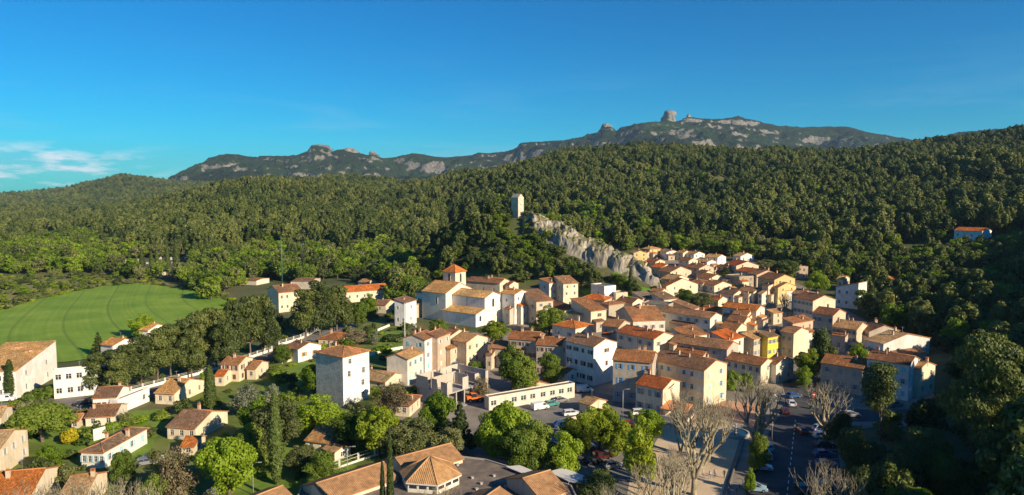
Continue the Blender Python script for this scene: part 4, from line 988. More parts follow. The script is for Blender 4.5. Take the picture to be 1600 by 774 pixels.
def annex(rt_, dm, p=0.75):
    '''lower wings and lean-tos grown against an old house'''
    a, b, ze = dm
    if min(a, b) < 4: return
    if hrng.random() > p: return
    if hrng.random() < 0.6:      # against the right wall
        w, d = b*hrng.uniform(.35,.6), hrng.uniform(1.8,3.2); cy_ = hrng.uniform(-.5,.5)*(b-w)
        block(rt_, a/2+d/2+.02, cy_, d, w, 0, ze*hrng.uniform(.45,.72), 'N', .36, hrng.choice(('cream','beige','white','grey')), hrng.choice(('old','brown','tan','orange')), [], layout(w, 0, ze*.5, 1, 1), None, 2, chim=0, over=.25)
    if hrng.random() < 0.75 and a > 5:     # against the left wall
        w, d = a*hrng.uniform(.3,.55), hrng.uniform(2.0,3.6); cx_ = hrng.uniform(-.5,.5)*(a-w)
        block(rt_, cx_, -b/2-d/2-.02, w, d, 0, ze*hrng.uniform(.5,.78), 'M', .36, hrng.choice(('cream','beige','grey')), hrng.choice(('old','brown','tan','red')), layout(w, 0, ze*.55, 1, 1), [], None, 2, chim=hrng.choice((0,1)), over=.25)
HOUSES_XY = []; LASTDIM = [0, 0, 0]
def fit(xl, xc, xr, yb, b=None, theta=None, a=None):
    """survey a house: near corner at pixel (xc, yb) on the ground, left end at bearing xl, right end at bearing xr"""
    X, Y, Z = locate(xc, yb); uc = X/Y; ul = ray(xl, yb)[0]; ur = ray(xr, yb)[0]
    if theta is None:
        phi = math.atan(ur); q = Y*(ur-uc)/(b*math.sqrt(1+ur*ur)); theta = phi+math.asin(max(0.05, min(0.93, q)))
    ct, st = math.cos(theta), math.sin(theta)
    if a is None: a = Y*(uc-ul)/(ct+ul*st)
    if b is None: b = Y*(ur-uc)/max(0.02, st-ur*ct)
    return X, Y, Z, theta, max(a, 1.5), b
def house(xl, xc, xr, ye, yb, b=9, typ='L', roof='old', wall='white', wl=(0,0), wr=(0,0), shut=None, lod=None, label='', theta=None, a=None, group=None, chim=1, pitch=0.33, wall_l=None, wallmat='stucco', name='house', cat='house', door=False, win=(0.95,1.35), skip=0.08, group_=None, bfix=None, over=0.38, parapet=0.5):
    X, Y, Z, th, a, b2 = fit(xl, xc, xr, yb, b, theta, a); b = bfix or (b if theta is None else b2)
    ct, st = math.cos(th), math.sin(th)
    cx, cy = X-ct*a/2+st*b/2, Y+st*a/2+ct*b/2
    zg = hz(cx, cy); zmin = min(Z, zg)
    ze = EYE+ray(xc, ye)[1]*Y-Z      # eaves above the ground at the near corner
    if lod is None: lod = 0 if Y < 235 else (1 if Y < 300 else 2)
    root = empty(name, (cx, cy, Z), -th); tag(root, label, cat, group)
    L_ = layout(a, 0, ze, wl[0], wl[1], win[0], win[1], skip=skip, door=door if door and door > 0 else False); R__ = layout(b, 0, ze, wr[0], wr[1], win[0], win[1], skip=skip, door=-door if door and door < 0 else False)
    if lod == 2: L_ = [o for o in L_]; 
    block(root, 0, 0, a, b, 0, ze, typ, pitch, wall, roof, L_, R__, shut, lod, chim=chim, wallmat=wallmat, wall_l=wall_l, over=over, parapet=parapet)
    HOUSES_XY.append((cx, cy, max(a, b)/2)); LASTDIM[:] = [a, b, ze]
    if 205 < Y < 300 and typ in ('L', 'N', 'M') and name == 'house' and hrng.random() < .55: annex(root, LASTDIM, 1.0)
    return root
# every house: (left end, near corner, right end, eaves y, ground y) as bearings surveyed on the photograph, b = depth of the right wall in metres
Hs = house
# ---- left foreground
Hs(-62,27,92,581,624,24,'M','ochre','purewhite',(5,2),(2,2),None,label='large white hall with wide tan single pitch roof at the far left',chim=3,pitch=0.16,name='school_hall',cat='school',over=0.1)
Hs(80,85,146,581,624,12,'F','grey','purewhite',(0,0),(5,2),None,label='white flat roofed wing with rows of windows right of the big white hall',theta=R(64),chim=0,name='school_wing',cat='school',win=(1.5,1.5),skip=0)
Hs(146,183,204,621,646,9,'L','brown','purewhite',(3,1),(1,2),'brown',label='small white house with brown roof, rearmost of the white group by the lawn')
Hs(172,185,235,628,648,11,'F','brown','purewhite',(0,0),(3,1),None,label='low white flat topped wing at the right end of the white group by the lawn',chim=0)
Hs(134,180,200,650,664,9,'L','brown','white',(2,1),(2,1),None,label='low house with brown roof in front of the white group by the lawn')
Hs(128,163,232,707,733,14,'H','grey','purewhite',(4,1),(4,1),'light blue',label='white single storey villa with hipped brown roof and two chimneys at the lower left',chim=2)
Hs(-40,2,47,702,746,11,'L','tan','cream',(2,2),(3,2),'white',label='cream two storey house cut by the left edge above the bright orange roof',chim=1)
Hs(-60,50,95,772,800,12,'L','orange','cream',(3,1),(2,1),None,label='low house with bright orange roof in the bottom left corner',chim=2)
Hs(96,136,170,771,800,9,'L','tan','cream',(2,1),(2,1),None,label='house with weathered tan roof at the bottom edge right of the bright orange roof')
Hs(243,273,321,616,633,13,'L','ochre','cream',(2,1),(3,1),None,label='cream house with wide tan roof left of the small cypress',chim=1)
Hs(262,306,357,670,690,12,'L','brown','cream',(3,1),(2,1),None,label='house with brown roof and pale gable right of the lawn',chim=1)
Hs(283,304,322,698,712,6,'L','orange','cream',(1,1),(1,1),None,label='small shed with orange roof below the brown roofed house with pale gable',chim=0)
Hs(346,374,396,570,597,8,'L','old','cream',(2,2),(2,2),'brown',label='cream house with reddish roof beside the lane below the row of pines')
Hs(386,400,420,577,594,8,'L','old','cream',(1,1),(1,1),None,label='low cream annexe joined to the right of the reddish roofed house by the lane',chim=0)
Hs(336,350,364,588,604,6,'L','orange','cream',(1,1),(1,1),None,label='little orange roofed lean-to house left of the reddish roofed house by the lane',chim=0)
Hs(446,466,502,547,567,9,'L','brown','purewhite',(1,1),(2,1),'orange',label='white gabled house with two orange shuttered windows',skip=0)
Hs(498,530,549,531,546,9,'H','old','cream',(2,1),(1,1),None,label='low house with reddish hipped roof behind the house with orange shutters')
Hs(495,537,578,559,637,9,'H','old','purewhite',(0,0),(2,4),'white',label='tall narrow four storey house with rubble side wall and white front',chim=2,wall_l='stone',win=(1.0,1.6),skip=0.0)
Hs(478,514,551,693,713,9,'L','tan','white',(2,1),(1,1),None,label='white bungalow with tan roof between the leafy trees')
Hs(505,523,548,708,722,4,'L','tan','white',(0,0),(1,1),None,label='small tan roofed porch in front of the white bungalow',chim=0,name='porch',cat='porch')
Hs(556,602,633,598,612,9,'L','tan','cream',(2,1),(2,1),None,label='low house with tan roof left of the grey gabled house with blue shutters')
Hs(608,640,657,634,652,8,'H','brown','cream',(2,1),(2,1),None,label='low brown roofed house below the house with tan roof, half hidden by trees')
Hs(-20,2,21,652,666,8,'L','tan','cream',(1,1),(1,1),None,label='little tan roofed house at the left edge beside the round topped tree')
Hs(112,123,138,658,670,5,'L','ochre','beige',(1,1),(1,1),None,label='small orange roofed outhouse between the round topped tree and the white group',chim=0)
Hs(218,232,262,517,533,9,'L','ochre','purewhite',(1,1),(2,1),None,label='white farmhouse with tan roof among pines at the edge of the field, right one')
Hs(158,177,216,541,560,9,'L','ochre','purewhite',(2,1),(2,1),None,label='white farmhouse with tan roof at the field edge, left one beside the fir')
# ---- row above the unfinished building
Hs(605,637,662,562,603,9,'R','tan','white',(0,0),(3,2),'light blue',label='house with bluish grey gable and light blue shutters left in the old row',wall_l=1,skip=0)
Hs(638,655,668,551,580,7,'N','orange','beige',(0,0),(1,2),None,label='low orange roofed house squeezed behind the grey gabled house',chim=0)
Hs(630,664,684,532,584,8,'R','brown','purewhite',(2,3),(2,3),'turquoise',label='tall white house front with turquoise shutters in the old row',wall_l='stone',skip=0,chim=2)
Hs(655,684,704,528,580,8,'R','brown','pink',(0,0),(2,3),'white',label='tall pinkish beige house front with pale shutters beside the turquoise shuttered one',skip=0,chim=1)
Hs(699,704,720,546,575,6,'N','tan','beige',(0,0),(1,2),'white',label='low beige annexe at the right end of the old row',chim=0)
Hs(705,729,762,536,574,10,'L','tan','cream',(0,0),(3,2),None,label='cream gabled house with tan roof right of the old row',skip=0,chim=1)
Hs(690,703,732,526,556,9,'L','old','cream',(1,1),(1,2),None,label='small cream gable peeping up behind the cream gabled house')
Hs(765,790,803,545,576,8,'L','old','grey',(2,2),(0,0),None,label='small grey house with reddish roof left of the grey row houses')
Hs(794,838,851,532,582,9,'L','old','grey',(4,3),(1,2),'brown',label='three storey grey house two doors left of the big white house',chim=2)
Hs(838,877,886,541,590,9,'L','old','grey',(3,3),(1,2),'brown',label='grey house with reddish brown roof joined to the left of the big white house',chim=2)
Hs(884,927,963,543,604,10,'L','brown','purewhite',(4,3),(1,3),'brown',label='big white three storey house with brown shutters and blank gable',skip=0.05,chim=2)
Hs(869,885,903,584,601,5,'L','brown','purewhite',(1,1),(1,1),None,label='small white hut with gable roof at the foot of the big white house',chim=0,name='hut',cat='hut')
Hs(804,826,858,607,618,7,'L','brown','beige',(0,0),(1,1),None,label='low brown roofed shed behind the long flat roofed building',chim=0,name='shed',cat='shed')
# ---- around the church
Hs(729,781,796,443,490,9,'L','brown','cream',(3,2),(1,2),None,label='long house with brown roof and stone side behind the church nave',wall_l='stone',chim=2)
Hs(790,796,810,446,490,7,'L','brown','cream',(0,0),(1,1),None,label='narrow cream house joined to the right of the long house behind the church',chim=0)
Hs(782,804,827,461,507,9,'L','ochre','purewhite',(1,2),(2,3),None,label='white gabled house with tan roof just right of the church front')
Hs(815,838,864,472,511,8,'N','brown','beige',(2,2),(2,3),'grey',label='beige house with brown roof left of the large green village tree')
Hs(829,845,857,455,471,7,'N','brown','cream',(1,1),(1,1),None,label='low cream building left of the twin houses under the wooded slope',chim=0)
Hs(843,858,874,443,474,8,'N','old','white',(1,2),(1,3),'blue',label='white house with blue windows, left one of the twin houses under the wooded slope')
Hs(866,880,903,444,476,8,'N','old','cream',(1,2),(2,3),'orange',label='cream house, right one of the twin houses under the wooded slope')
Hs(850,882,913,487,512,9,'L','brown','white',(2,1),(1,1),None,label='low house with brown roof right of the large green village tree')
Hs(892,923,947,487,519,8,'N','old','cream',(0,0),(1,2),'brown',label='cream fronted house with grey side wall below the orange hipped roof')
Hs(863,899,925,514,538,10,'H','orange','white',(2,1),(1,1),'grey',label='white house with orange hipped roof above the row houses')
Hs(923,944,962,449,474,7,'F','brown','purewhite',(1,1),(0,0),None,label='white cube shaped house with terrace at the foot of the green slope',chim=0)
Hs(955,962,981,459,474,6,'F','brown','cream',(0,0),(1,1),None,label='low cream terrace wall building joined right of the white cube house',chim=0)
Hs(904,944,956,470,494,10,'H','orange','pink',(3,1),(0,0),None,label='house with bright orange hipped roof in front of the white cube house')
Hs(938,951,975,477,505,9,'H','brown','grey',(1,1),(0,0),None,label='stone house with pyramid shaped brown roof right of the orange hipped roof',wallmat='stone',wall_l=1)
Hs(962,988,1005,474,495,9,'L','dark','cream',(1,1),(0,0),None,label='house with dark roof behind the pyramid roofed house')
Hs(988,1004,1025,467,487,8,'N','grey','cream',(1,1),(2,1),None,label='cream house with grey brown roof right of the dark cypress foot')
Hs(1015,1032,1043,457,473,7,'L','old','cream',(1,1),(1,1),None,label='small house with reddish roof directly below the end of the cliff')
Hs(1018,1037,1057,469,492,8,'N','grey','cream',(1,1),(2,1),'brown',label='cream house with two brown shutters left of the village trees')
Hs(1003,1044,1053,478,503,8,'F','grey','stone',(1,1),(0,0),None,label='old grey stone building with flat top below the cream house with brown shutters',wallmat='stone',chim=0)
Hs(1050,1082,1092,484,502,7,'N','brown','pink',(1,1),(0,0),None,label='low mauve walled house under the village trees',chim=1)
Hs(962,989,1039,502,524,13,'R','old','white',(0,0),(4,1),'grey',label='broad house with patched red roof and white front in the middle of the village',chim=3,wall_l='stone',skip=0,pitch=0.36)
Hs(1030,1109,1127,498,527,9,'L','old','white',(6,2),(1,2),'grey',label='long house with grey side, white end and small pediment gable',chim=1)
Hs(940,966,984,512,545,10,'L','old','grey',(2,2),(1,2),None,label='house with red roof in shade left of the red roofed gable house')
Hs(963,1021,1052,531,567,10,'L','red','cream',(4,2),(2,2),'grey',label='cream gabled house with broad red roof behind the long terrace',chim=3)
Hs(1045,1052,1064,540,568,6,'N','old','beige',(0,0),(1,2),None,label='narrow beige annexe at the right of the broad red roofed gable house',chim=0)
Hs(1050,1072,1105,527,549,10,'N','old','white',(1,1),(3,1),None,label='low house with mottled orange roof above the long grey blue facade',chim=2)
Hs(1047,1135,1153,547,578,10,'L','old','grey',(7,2),(1,2),'grey',label='long grey blue facade with many shutters behind the terrace',chim=3)
Hs(1111,1138,1161,533,567,9,'N','orange','white',(0,0),(2,2),'brown',label='white house with bright orange roof left of the stone and beige fronts',chim=1)
Hs(1158,1177,1199,531,561,9,'N','tan','beige',(0,0),(4,2),'grey',label='beige house front with grey shutters left of the yellow house',wall_l='stone',skip=0)
Hs(1185,1199,1225,528,560,9,'N','grey','brightyellow',(0,0),(4,2),'grey',label='bright yellow house front',skip=0.1,chim=1)
Hs(1218,1239,1262,522,560,9,'L','old','cream',(2,2),(0,0),None,label='cream gable with rubble side wall right of the yellow house',wall_l='stone')
Hs(1222,1238,1269,506,545,12,'N','old','pink',(0,0),(3,2),None,label='long pinkish wall house with red roof above the cream gable',chim=2)
Hs(1133,1188,1208,572,604,8,'L','old','cream',(5,2),(1,2),None,label='long house with brown roof and cream gable facing the road',chim=1)
Hs(1196,1212,1239,570,600,9,'L','brown','white',(0,0),(2,2),None,label='white house with balconies at the top of the road',chim=1)
# ---- long terrace by the square
Hs(957,1018,1026,567,634,10,'L','old','grey',(3,3),(0,0),'blue',label='left end house of the long terrace with sky blue shutters',chim=2,skip=0.1,win=(0.9,1.5))
Hs(1016,1099,1134,580,640,11,'L','brown','cream',(7,3),(2,3),'light blue',label='long three storey terrace house with brown roof and cream gable on the square',chim=3,skip=0.15,win=(0.95,1.4))
# ---- upper village, far rows
U = [
 (983,990,1011,396,409,9,'L','tan','yellow','yellow gabled house at the top left of the upper village beside the cliff'),
 (1002,1015,1032,390,403,10,'H','tan','yellow','yellow house with tan roof behind the yellow gable'),
 (1029,1041,1064,395,406,9,'L','tan','purewhite','white gable with wide tan roof right of the yellow houses'),
 (1056,1067,1079,396,408,8,'L','tan','cream','small tan roofed house between two white gables at the top of the village'),
 (1070,1084,1101,398,410,9,'L','tan','purewhite','white gabled house in the middle of the top row'),
 (1084,1105,1119,410,419,7,'L','ochre','purewhite','low white fronted house with light tan roof and blue grey side'),
 (1101,1121,1134,403,415,9,'L','ochre','purewhite','white house with two dark windows and light tan roof in the top row'),
 (1145,1157,1178,401,411,11,'L','ochre','purewhite','white villa standing apart at the right end of the top row'),
 (1008,1024,1039,410,420,8,'L','red','cream','low house with red roof behind the tip of the cliff'),
 (1017,1033,1051,419,431,10,'L','orange','cream','house with vivid orange roof beside the tip of the cliff'),
 (1028,1047,1080,426,438,16,'L','brown','beige','wide beige gable with dark brown roof'),
 (1033,1053,1076,438,449,12,'L','tan','cream','cream house with tan roof just left of the wide village gable'),
 (1034,1041,1090,448,465,20,'L','brown','cream','broad cream gable with a window above the village trees'),
 (1070,1092,1115,420,434,11,'L','brown','beige','beige gable below the white houses of the top row'),
 (1088,1108,1132,436,446,11,'L','old','cream','low cream gable with reddish roof left of the dark tree'),
 (1076,1098,1107,443,455,9,'H','brown','cream','brown hipped roof in the middle of the upper village'),
 (1098,1116,1143,447,459,11,'L','old','cream','cream gable right of the brown hipped roof'),
 (1132,1150,1185,416,434,14,'L','red','cream','cream gable with red roof right of the small dark tree'),
 (1150,1172,1192,426,442,10,'L','red','cream','house with red roof in front of the cream gable below the white villa'),
 (1167,1182,1214,430,449,13,'L','old','pink','large pinkish gable right of the red roofed houses'),
 (1183,1209,1241,438,474,13,'L','brown','yellow','large ochre yellow gable below the wide dark evergreen'),
 (1188,1215,1243,450,476,12,'L','brown','yellow','second ochre yellow gable in front of the large one'),
 (1133,1155,1178,434,451,10,'F','tan','stone','pale stone walled house with flat top in the upper village'),
 (1153,1177,1192,457,474,9,'L','old','cream','cream house with green shuttered gable and red brown roof'),
 (1184,1190,1205,460,477,8,'L','tan','white','small white gable left of the street bend'),
 (1122,1146,1162,461,474,9,'L','dark','cream','cream gable with dark roof below the pale stone house'),
 (1139,1164,1174,452,466,9,'H','ochre','beige','tan hipped roof beside the pale stone house'),
 (1128,1181,1194,486,514,9,'L','orange','white','long orange tiled roof running down to a white end wall'),
 (1143,1166,1177,494,516,8,'L','old','cream','narrow cream house under the long orange roof'),
 (1092,1117,1135,488,502,9,'L','red','white','white gable with red roof right of the village trees'),
 (1128,1145,1152,483,505,6,'N','old','beige','olive beige house between the white gable and the long orange roof'),
 (1135,1162,1173,504,520,9,'L','brown','cream','cream house with brown roof left of the street corner'),
 (1124,1150,1166,516,534,10,'L','old','cream','house with rusty orange roof above the bright orange roofed white house'),
 (1195,1203,1213,481,496,7,'L','tan','white','tiny white gable at the inner bend of the village street'),
 (1198,1208,1237,490,508,11,'N','tan','beige','beige house with pinkish roof left of the shaded street'),
 (1104,1122,1136,470,484,8,'L','red','cream','low red roofed house above the village trees'),
 (1088,1100,1114,428,438,8,'L','dark','cream','small house with dark roof under the beige gable'),
 (1060,1076,1090,408,420,8,'L','brown','cream','brown roofed house in front of the white gable of the top row'),
 (1116,1132,1150,420,432,8,'L','brown','grey','low grey walled house with brown roof beside the small dark tree'),
]
for (xl, xc, xr, ye, yb, b, ty, rf, wl_, lab) in U:
    wd = (xr-xc); n = 2 if wd > 16 else 1
    rt_ = Hs(xl,xc,xr,ye,yb,b,ty,rf,wl_,(2 if xc-xl > 14 else 1,0),(n,0),'green' if 'green shutter' in lab else None,lod=2,label=lab,chim=hrng.choice((1,1,2)),wallmat='stone' if wl_=='stone' else 'stucco')
    annex(rt_, LASTDIM, .7)
# ---- right hand row along the shaded street
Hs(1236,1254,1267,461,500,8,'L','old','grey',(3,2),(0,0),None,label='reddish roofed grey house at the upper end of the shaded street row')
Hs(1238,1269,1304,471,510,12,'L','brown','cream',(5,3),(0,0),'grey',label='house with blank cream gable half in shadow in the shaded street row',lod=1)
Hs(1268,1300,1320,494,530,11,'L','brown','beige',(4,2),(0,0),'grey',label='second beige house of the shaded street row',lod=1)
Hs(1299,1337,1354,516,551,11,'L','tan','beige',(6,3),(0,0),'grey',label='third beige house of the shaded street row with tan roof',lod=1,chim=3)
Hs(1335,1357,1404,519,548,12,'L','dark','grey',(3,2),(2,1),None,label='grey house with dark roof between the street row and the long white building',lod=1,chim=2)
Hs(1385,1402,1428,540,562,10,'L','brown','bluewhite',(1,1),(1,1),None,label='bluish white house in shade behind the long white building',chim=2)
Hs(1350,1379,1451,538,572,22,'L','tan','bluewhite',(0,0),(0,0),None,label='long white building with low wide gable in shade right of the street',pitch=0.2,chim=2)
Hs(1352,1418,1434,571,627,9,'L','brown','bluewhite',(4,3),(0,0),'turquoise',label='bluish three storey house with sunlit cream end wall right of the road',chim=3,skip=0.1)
Hs(1427,1434,1459,577,622,8,'L','tan','cream',(0,0),(2,2),None,label='sunlit cream gable joined behind the bluish three storey house',chim=1)
Hs(1281,1346,1362,577,619,10,'L','old','pink',(3,2),(0,0),'grey',label='pinkish shaded house with red brown roof right of the road',chim=2)
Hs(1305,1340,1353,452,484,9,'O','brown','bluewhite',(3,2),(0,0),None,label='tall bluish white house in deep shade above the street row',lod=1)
Hs(1350,1390,1409,439,455,10,'H','orange','cream',(2,1),(1,1),None,label='house with orange hipped roof on the dark slope at the right',chim=2)
Hs(1236,1239,1266,418,436,8,'F','pink','pink',(0,0),(2,2),None,label='square pinkish grey cottage below the wooded hillside',chim=2)
Hs(1307,1317,1327,437,453,8,'L','ochre','cream',(1,1),(1,1),None,label='small cream house with pink roof left of the cypress on the slope')
Hs(1420,1436,1449,432,442,8,'L','orange','cream',(1,1),(1,1),None,label='orange roof glimpsed among dark trees at the right',chim=0)
Hs(1490,1534,1549,362,378,12,'L','orange','purewhite',(4,1),(1,1),None,label='white villa with orange roof alone on the wooded hillside at the right',chim=0,lod=2)
# ---- left of the church
Hs(419,436,475,458,489,11,'R','brown','cream',(0,0),(4,2),None,label='cream two storey house with brown roof standing left of the dark pines',chim=2)
Hs(530,541,603,457,474,22,'R','orange','cream',(1,1),(6,1),None,label='long cream hall with bright orange roof left of the church',chim=0,skip=0,theta=R(60))
Hs(583,603,618,477,490,9,'L','brown','cream',(1,1),(0,0),None,label='small house with brown roof beside the bright orange hall')
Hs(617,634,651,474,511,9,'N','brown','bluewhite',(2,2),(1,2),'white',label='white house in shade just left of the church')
Hs(457,487,501,440,452,14,'L','grey','grey',(0,0),(0,0),None,label='grey green sports shed with metal roof behind the dark pines',chim=0,pitch=0.12,name='shed',cat='shed')
Hs(376,401,421,439,446,12,'L','grey','white',(0,0),(0,0),None,label='low pale warehouse left of the green floodlight mast',chim=0,pitch=0.1,name='warehouse',cat='warehouse')
Hs(560,575,590,442,450,8,'L','tan','cream',(1,1),(1,1),None,label='small tan roofed cabin among the trees above the orange hall',chim=0,lod=2)
for (xl,xc,xr,ye,yb,lab) in [(183,188,196,274,277.5,'tiny white farmhouse on the distant rounded hill'),(150,154,160,296,299,'tiny pale house on the flank of the distant rounded hill'),(128,131,137,298,301,'tiny pale house left of another on the distant hill flank'),(306,310,316,288,291,'tiny pale house on the wooded ridge left of the limestone mountains'),(1460,1466,1478,366,372,'small shed left of the white hillside villa')]:
    Hs(xl,xc,xr,ye,yb,10,'L','tan','white',(0,0),(1,1),None,lod=2,label=lab,chim=0)

# ---- church: side aisle, nave, far aisle, transept, apse, sacristy and square bell tower
X, Y, Z, th, a_, b_ = fit(697, 743.5, 794, 512, None, R(36))
ch = empty('church', (X, Y, Z), -th); tag(ch, 'village church with square bell tower, orange pyramid roof and white front', 'church')
def archwin(root, loc, rz, w, h, lod=0):
    mb = MB(); n = 8; top = [(-w/2*math.cos(math.pi*k/n), h/2-w/2+w/2*math.sin(math.pi*k/n)) for k in range(n+1)]
    ring = [(-w/2, -h/2)]+top+[(w/2, -h/2)]
    mb.face([(x, -.02, z) for x, z in ring][::-1], 0)
    o2 = [(x*1.28, z+(0.1 if z > -h/2+.01 else -.1)) for x, z in ring]
    for i in range(len(ring)-1):
        a, b, c, d = ring[i], ring[i+1], o2[i+1], o2[i]
        mb.face([(a[0],-.09,a[1]),(b[0],-.09,b[1]),(c[0],-.09,c[1]),(d[0],-.09,d[1])], 1); mb.face([(a[0],-.02,a[1]),(b[0],-.02,b[1]),(b[0],-.09,b[1]),(a[0],-.09,a[1])], 1); mb.face([(d[0],.02,d[1]),(c[0],.02,c[1]),(c[0],-.09,c[1]),(d[0],-.09,d[1])], 1)
    link('window', mb.mesh('window', [MAT['glass'], MAT['frame_white']]), root, loc, rz)
L_n = 17.5; Wd = b_
kw = dict(wall='white', roof='ochre', chim=0, over=0.35, pitch=0.36)
GW = (0.60, 0.56, 0.49)
zf = EYE+ray(743.5, 492)[1]*Y-Z
kw['wall']='purewhite'
block(ch, -L_n/2, Wd*0.13, L_n, Wd*0.26, 0, zf, 'M', **kw)
block(ch, -L_n/2, Wd*0.87, L_n, Wd*0.25, 0, zf+0.3, 'F', wall='white', roof='ochre', chim=0, parapet=0.3)
zn = EYE+ray(754, 466)[1]*(Y+5)-Z
block(ch, -L_n/2+0.15, Wd*0.50, L_n+0.3, Wd*0.50, 0, zn, 'L', **kw)
block(ch, -L_n-6.3, Wd*0.46, 13.5, Wd*0.80, 0, zn+0.9, 'L', wall='white', roof='ochre', chim=0, pitch=0.42)
block(ch, -L_n-16.5, Wd*0.50, 7.5, Wd*0.50, 0, zn-0.9, 'L', **kw)
block(ch, -L_n-19.5, Wd*0.12, 9, 6.5, 0, zf+0.5, 'M', wall='grey', roof='ochre', chim=0)
zt = EYE+ray(704, 425)[1]*(Y+24)-Z
tx, ty = -L_n-7.5, Wd*0.74
block(ch, tx, ty, 7.0, 7.0, zn-2, zt, 'H', wall='cream', roof='orange', chim=0, pitch=0.78, over=0.45, sink=0)
archwin(ch, (tx, ty-3.5, zt-2.7), 0, 1.2, 3.8); archwin(ch, (tx+3.5, ty, zt-2.7), R(90), 1.2, 3.8)
mb = MB(); mb.box(tx-3.6, tx+3.6, ty-3.6, ty+3.6, zt-5.6, zt-5.3); mb.box(tx-3.62, tx+3.62, ty-3.62, ty+3.62, zt-.25, zt-.02); link('cornice', mb.mesh('cornice', [MAT['stucco']]), ch, color=WALLC['cream'])
mb = MB(); mb.tube([(tx,ty,zt+3.0),(tx,ty,zt+4.4)], [.05,.04], 5); mb.box(tx-.3,tx+.3,ty-.04,ty+.04,zt+3.9,zt+3.98); link('cross', mb.mesh('cross', [MAT['dark_metal']]), ch)
archwin(ch, (0.32, Wd*0.50, zn-2.4), R(90), 1.3, 3.4); archwin(ch, (0.02, Wd*0.13, zf-2.0), R(90), 1.2, 2.2); archwin(ch, (0.02, Wd*0.87, zf-2.0), R(90), 1.2, 2.2)
archwin(ch, (-L_n-4.5, Wd*0.06-.02, zn-2.4), 0, 0.9, 2.6); archwin(ch, (-L_n-21.5, Wd*0.12-3.27, zf-2.6), 0, 0.6, 2.6); archwin(ch, (-L_n-17.0, Wd*0.12-3.27, zf-2.6), 0, 0.6, 2.6)
mb = MB(); mb.box(0.3, 0.45, Wd*.25, Wd*.75, zn-5.6, zn-5.35); link('cornice', mb.mesh('cornice', [MAT['stucco']]), ch, color=WALLC['cream'])
link('door', M_DO, ch, (0.31, Wd*0.5, 1.7), R(90), (2.0, 1, 3.4), color=(0.14, 0.07, 0.03))
mb = MB(); mb.tube([(-L_n*.52, Wd*.25-.05, 0.0), (-L_n*.52, Wd*.25-.05, zn-.2)], [.08,.08], 6); link('downpipe', mb.mesh('downpipe', [MAT['dark_metal']]), ch)
HOUSES_XY.append((X-10, Y+8, 22))

# ---- the old tower on top of the castle rock: tall narrow stone chapel tower with pointed gable
D0 = 328*S; xt = ray(808.5, 336)[0]*D0; zt0 = hz(xt, D0)
zt0 = min(zt0, zat(808, 337, D0)+1.0); zb_ = zat(808, 337.5, D0)
tw = empty('castle_tower', (xt, D0, zb_), -R(50)); tag(tw, 'pale stone ruined tower with pointed gable on top of the castle rock', 'tower')
he = zat(808, 309, D0)-zb_; hp = zat(808, 303.5, D0)-zb_
mb = MB(); a, b = 6.2, 4.2
for (O, U_, w_, ops) in (((-a/2,-b/2),(1,0),a,[]), ((a/2,-b/2),(0,1),b,[(b*0.5, 1.4, 0.9, 2.0), (b*0.5, he*0.62, 0.5, 0.9)]), ((a/2,b/2),(-1,0),a,[]), ((-a/2,b/2),(0,-1),b,[])):
    wall_panel(mb, O, U_, w_, -5, he, ops, depth=0.7)
for sx in (1, -1):
    tri = [(sx*a/2,-b/2,he),(sx*a/2,b/2,he),(sx*a/2,0,hp)]; mb.face(tri if sx > 0 else tri[::-1])
wall_t = link('wall', mb.mesh('wall', [MAT['stone']]), tw, color=(0.85,0.76,0.62))
rm = MB(); roof_slab(rm, [(-a/2-.1,-b/2-.1,he+.1),(a/2+.1,-b/2-.1,he+.1),(a/2+.1,0,hp+.2),(-a/2-.1,0,hp+.2)], .2); roof_slab(rm, [(a/2+.1,b/2+.1,he+.1),(-a/2-.1,b/2+.1,he+.1),(-a/2-.1,0,hp+.2),(a/2+.1,0,hp+.2)], .2)
link('roof', rm.mesh('roof', [MAT['stone'], MAT['stone']]), tw, color=(0.7,0.63,0.52))
mb = MB(); mb.box(a/2-.6, a/2-.55, -.45, .45, .4, 2.4); link('doorway', mb.mesh('doorway', [MAT['dark_metal']]), tw)
# ================================================================== SPECIAL BUILDINGS
def atz(px, py, z):
    X, Zr = ray(px, py); D = (z-EYE)/Zr; return Vector((X*D, D, z))
# long flat roofed building
Hs(757,764,923,622.5,642,26,'F','grey','white',(1,1),(9,1),None,label='long low flat roofed white building with a row of gridded windows above the car park',theta=R(60),chim=0,name='long_building',cat='building',win=(2.3,1.3),skip=0.1,lod=0,parapet=0.25)
Hs(905,922,947,634,650,6,'L','tan','cream',(0,0),(0,0),None,label='small tan roofed shelter beside the car park below the parked white van',chim=0,name='shelter',cat='shelter')
# restaurant and its awning
rest = Hs(993,1035,1061,609,652,9,'L','red','cream',(3,2),(0,0),'grey',label='small two storey restaurant with bright red brown roof and dark lettering on its gable',chim=1,name='restaurant',cat='restaurant',skip=0)
m_plain('tan_clay', (0.46,0.26,0.12), .85)
# restaurant lettering: dark painted script, too small to read
rb, rw = LASTDIM[1], LASTDIM[0]
mb = MB()
for k in range(7):
    y0_ = -1.6+k*.45; z0_ = LASTDIM[2]-.55+k*.09; mb.tube([(rw/2+.04,y0_,z0_),(rw/2+.04,y0_+.12,z0_+.42),(rw/2+.04,y0_+.26,z0_+.05),(rw/2+.04,y0_+.42,z0_+.28)], [.05]*4, 4)
mb.box(rw/2+.02, rw/2+.05, .1, .4, LASTDIM[2]-1.1, LASTDIM[2]-.5)
link('lettering', mb.mesh('lettering', [MAT['dark_metal']]), rest)
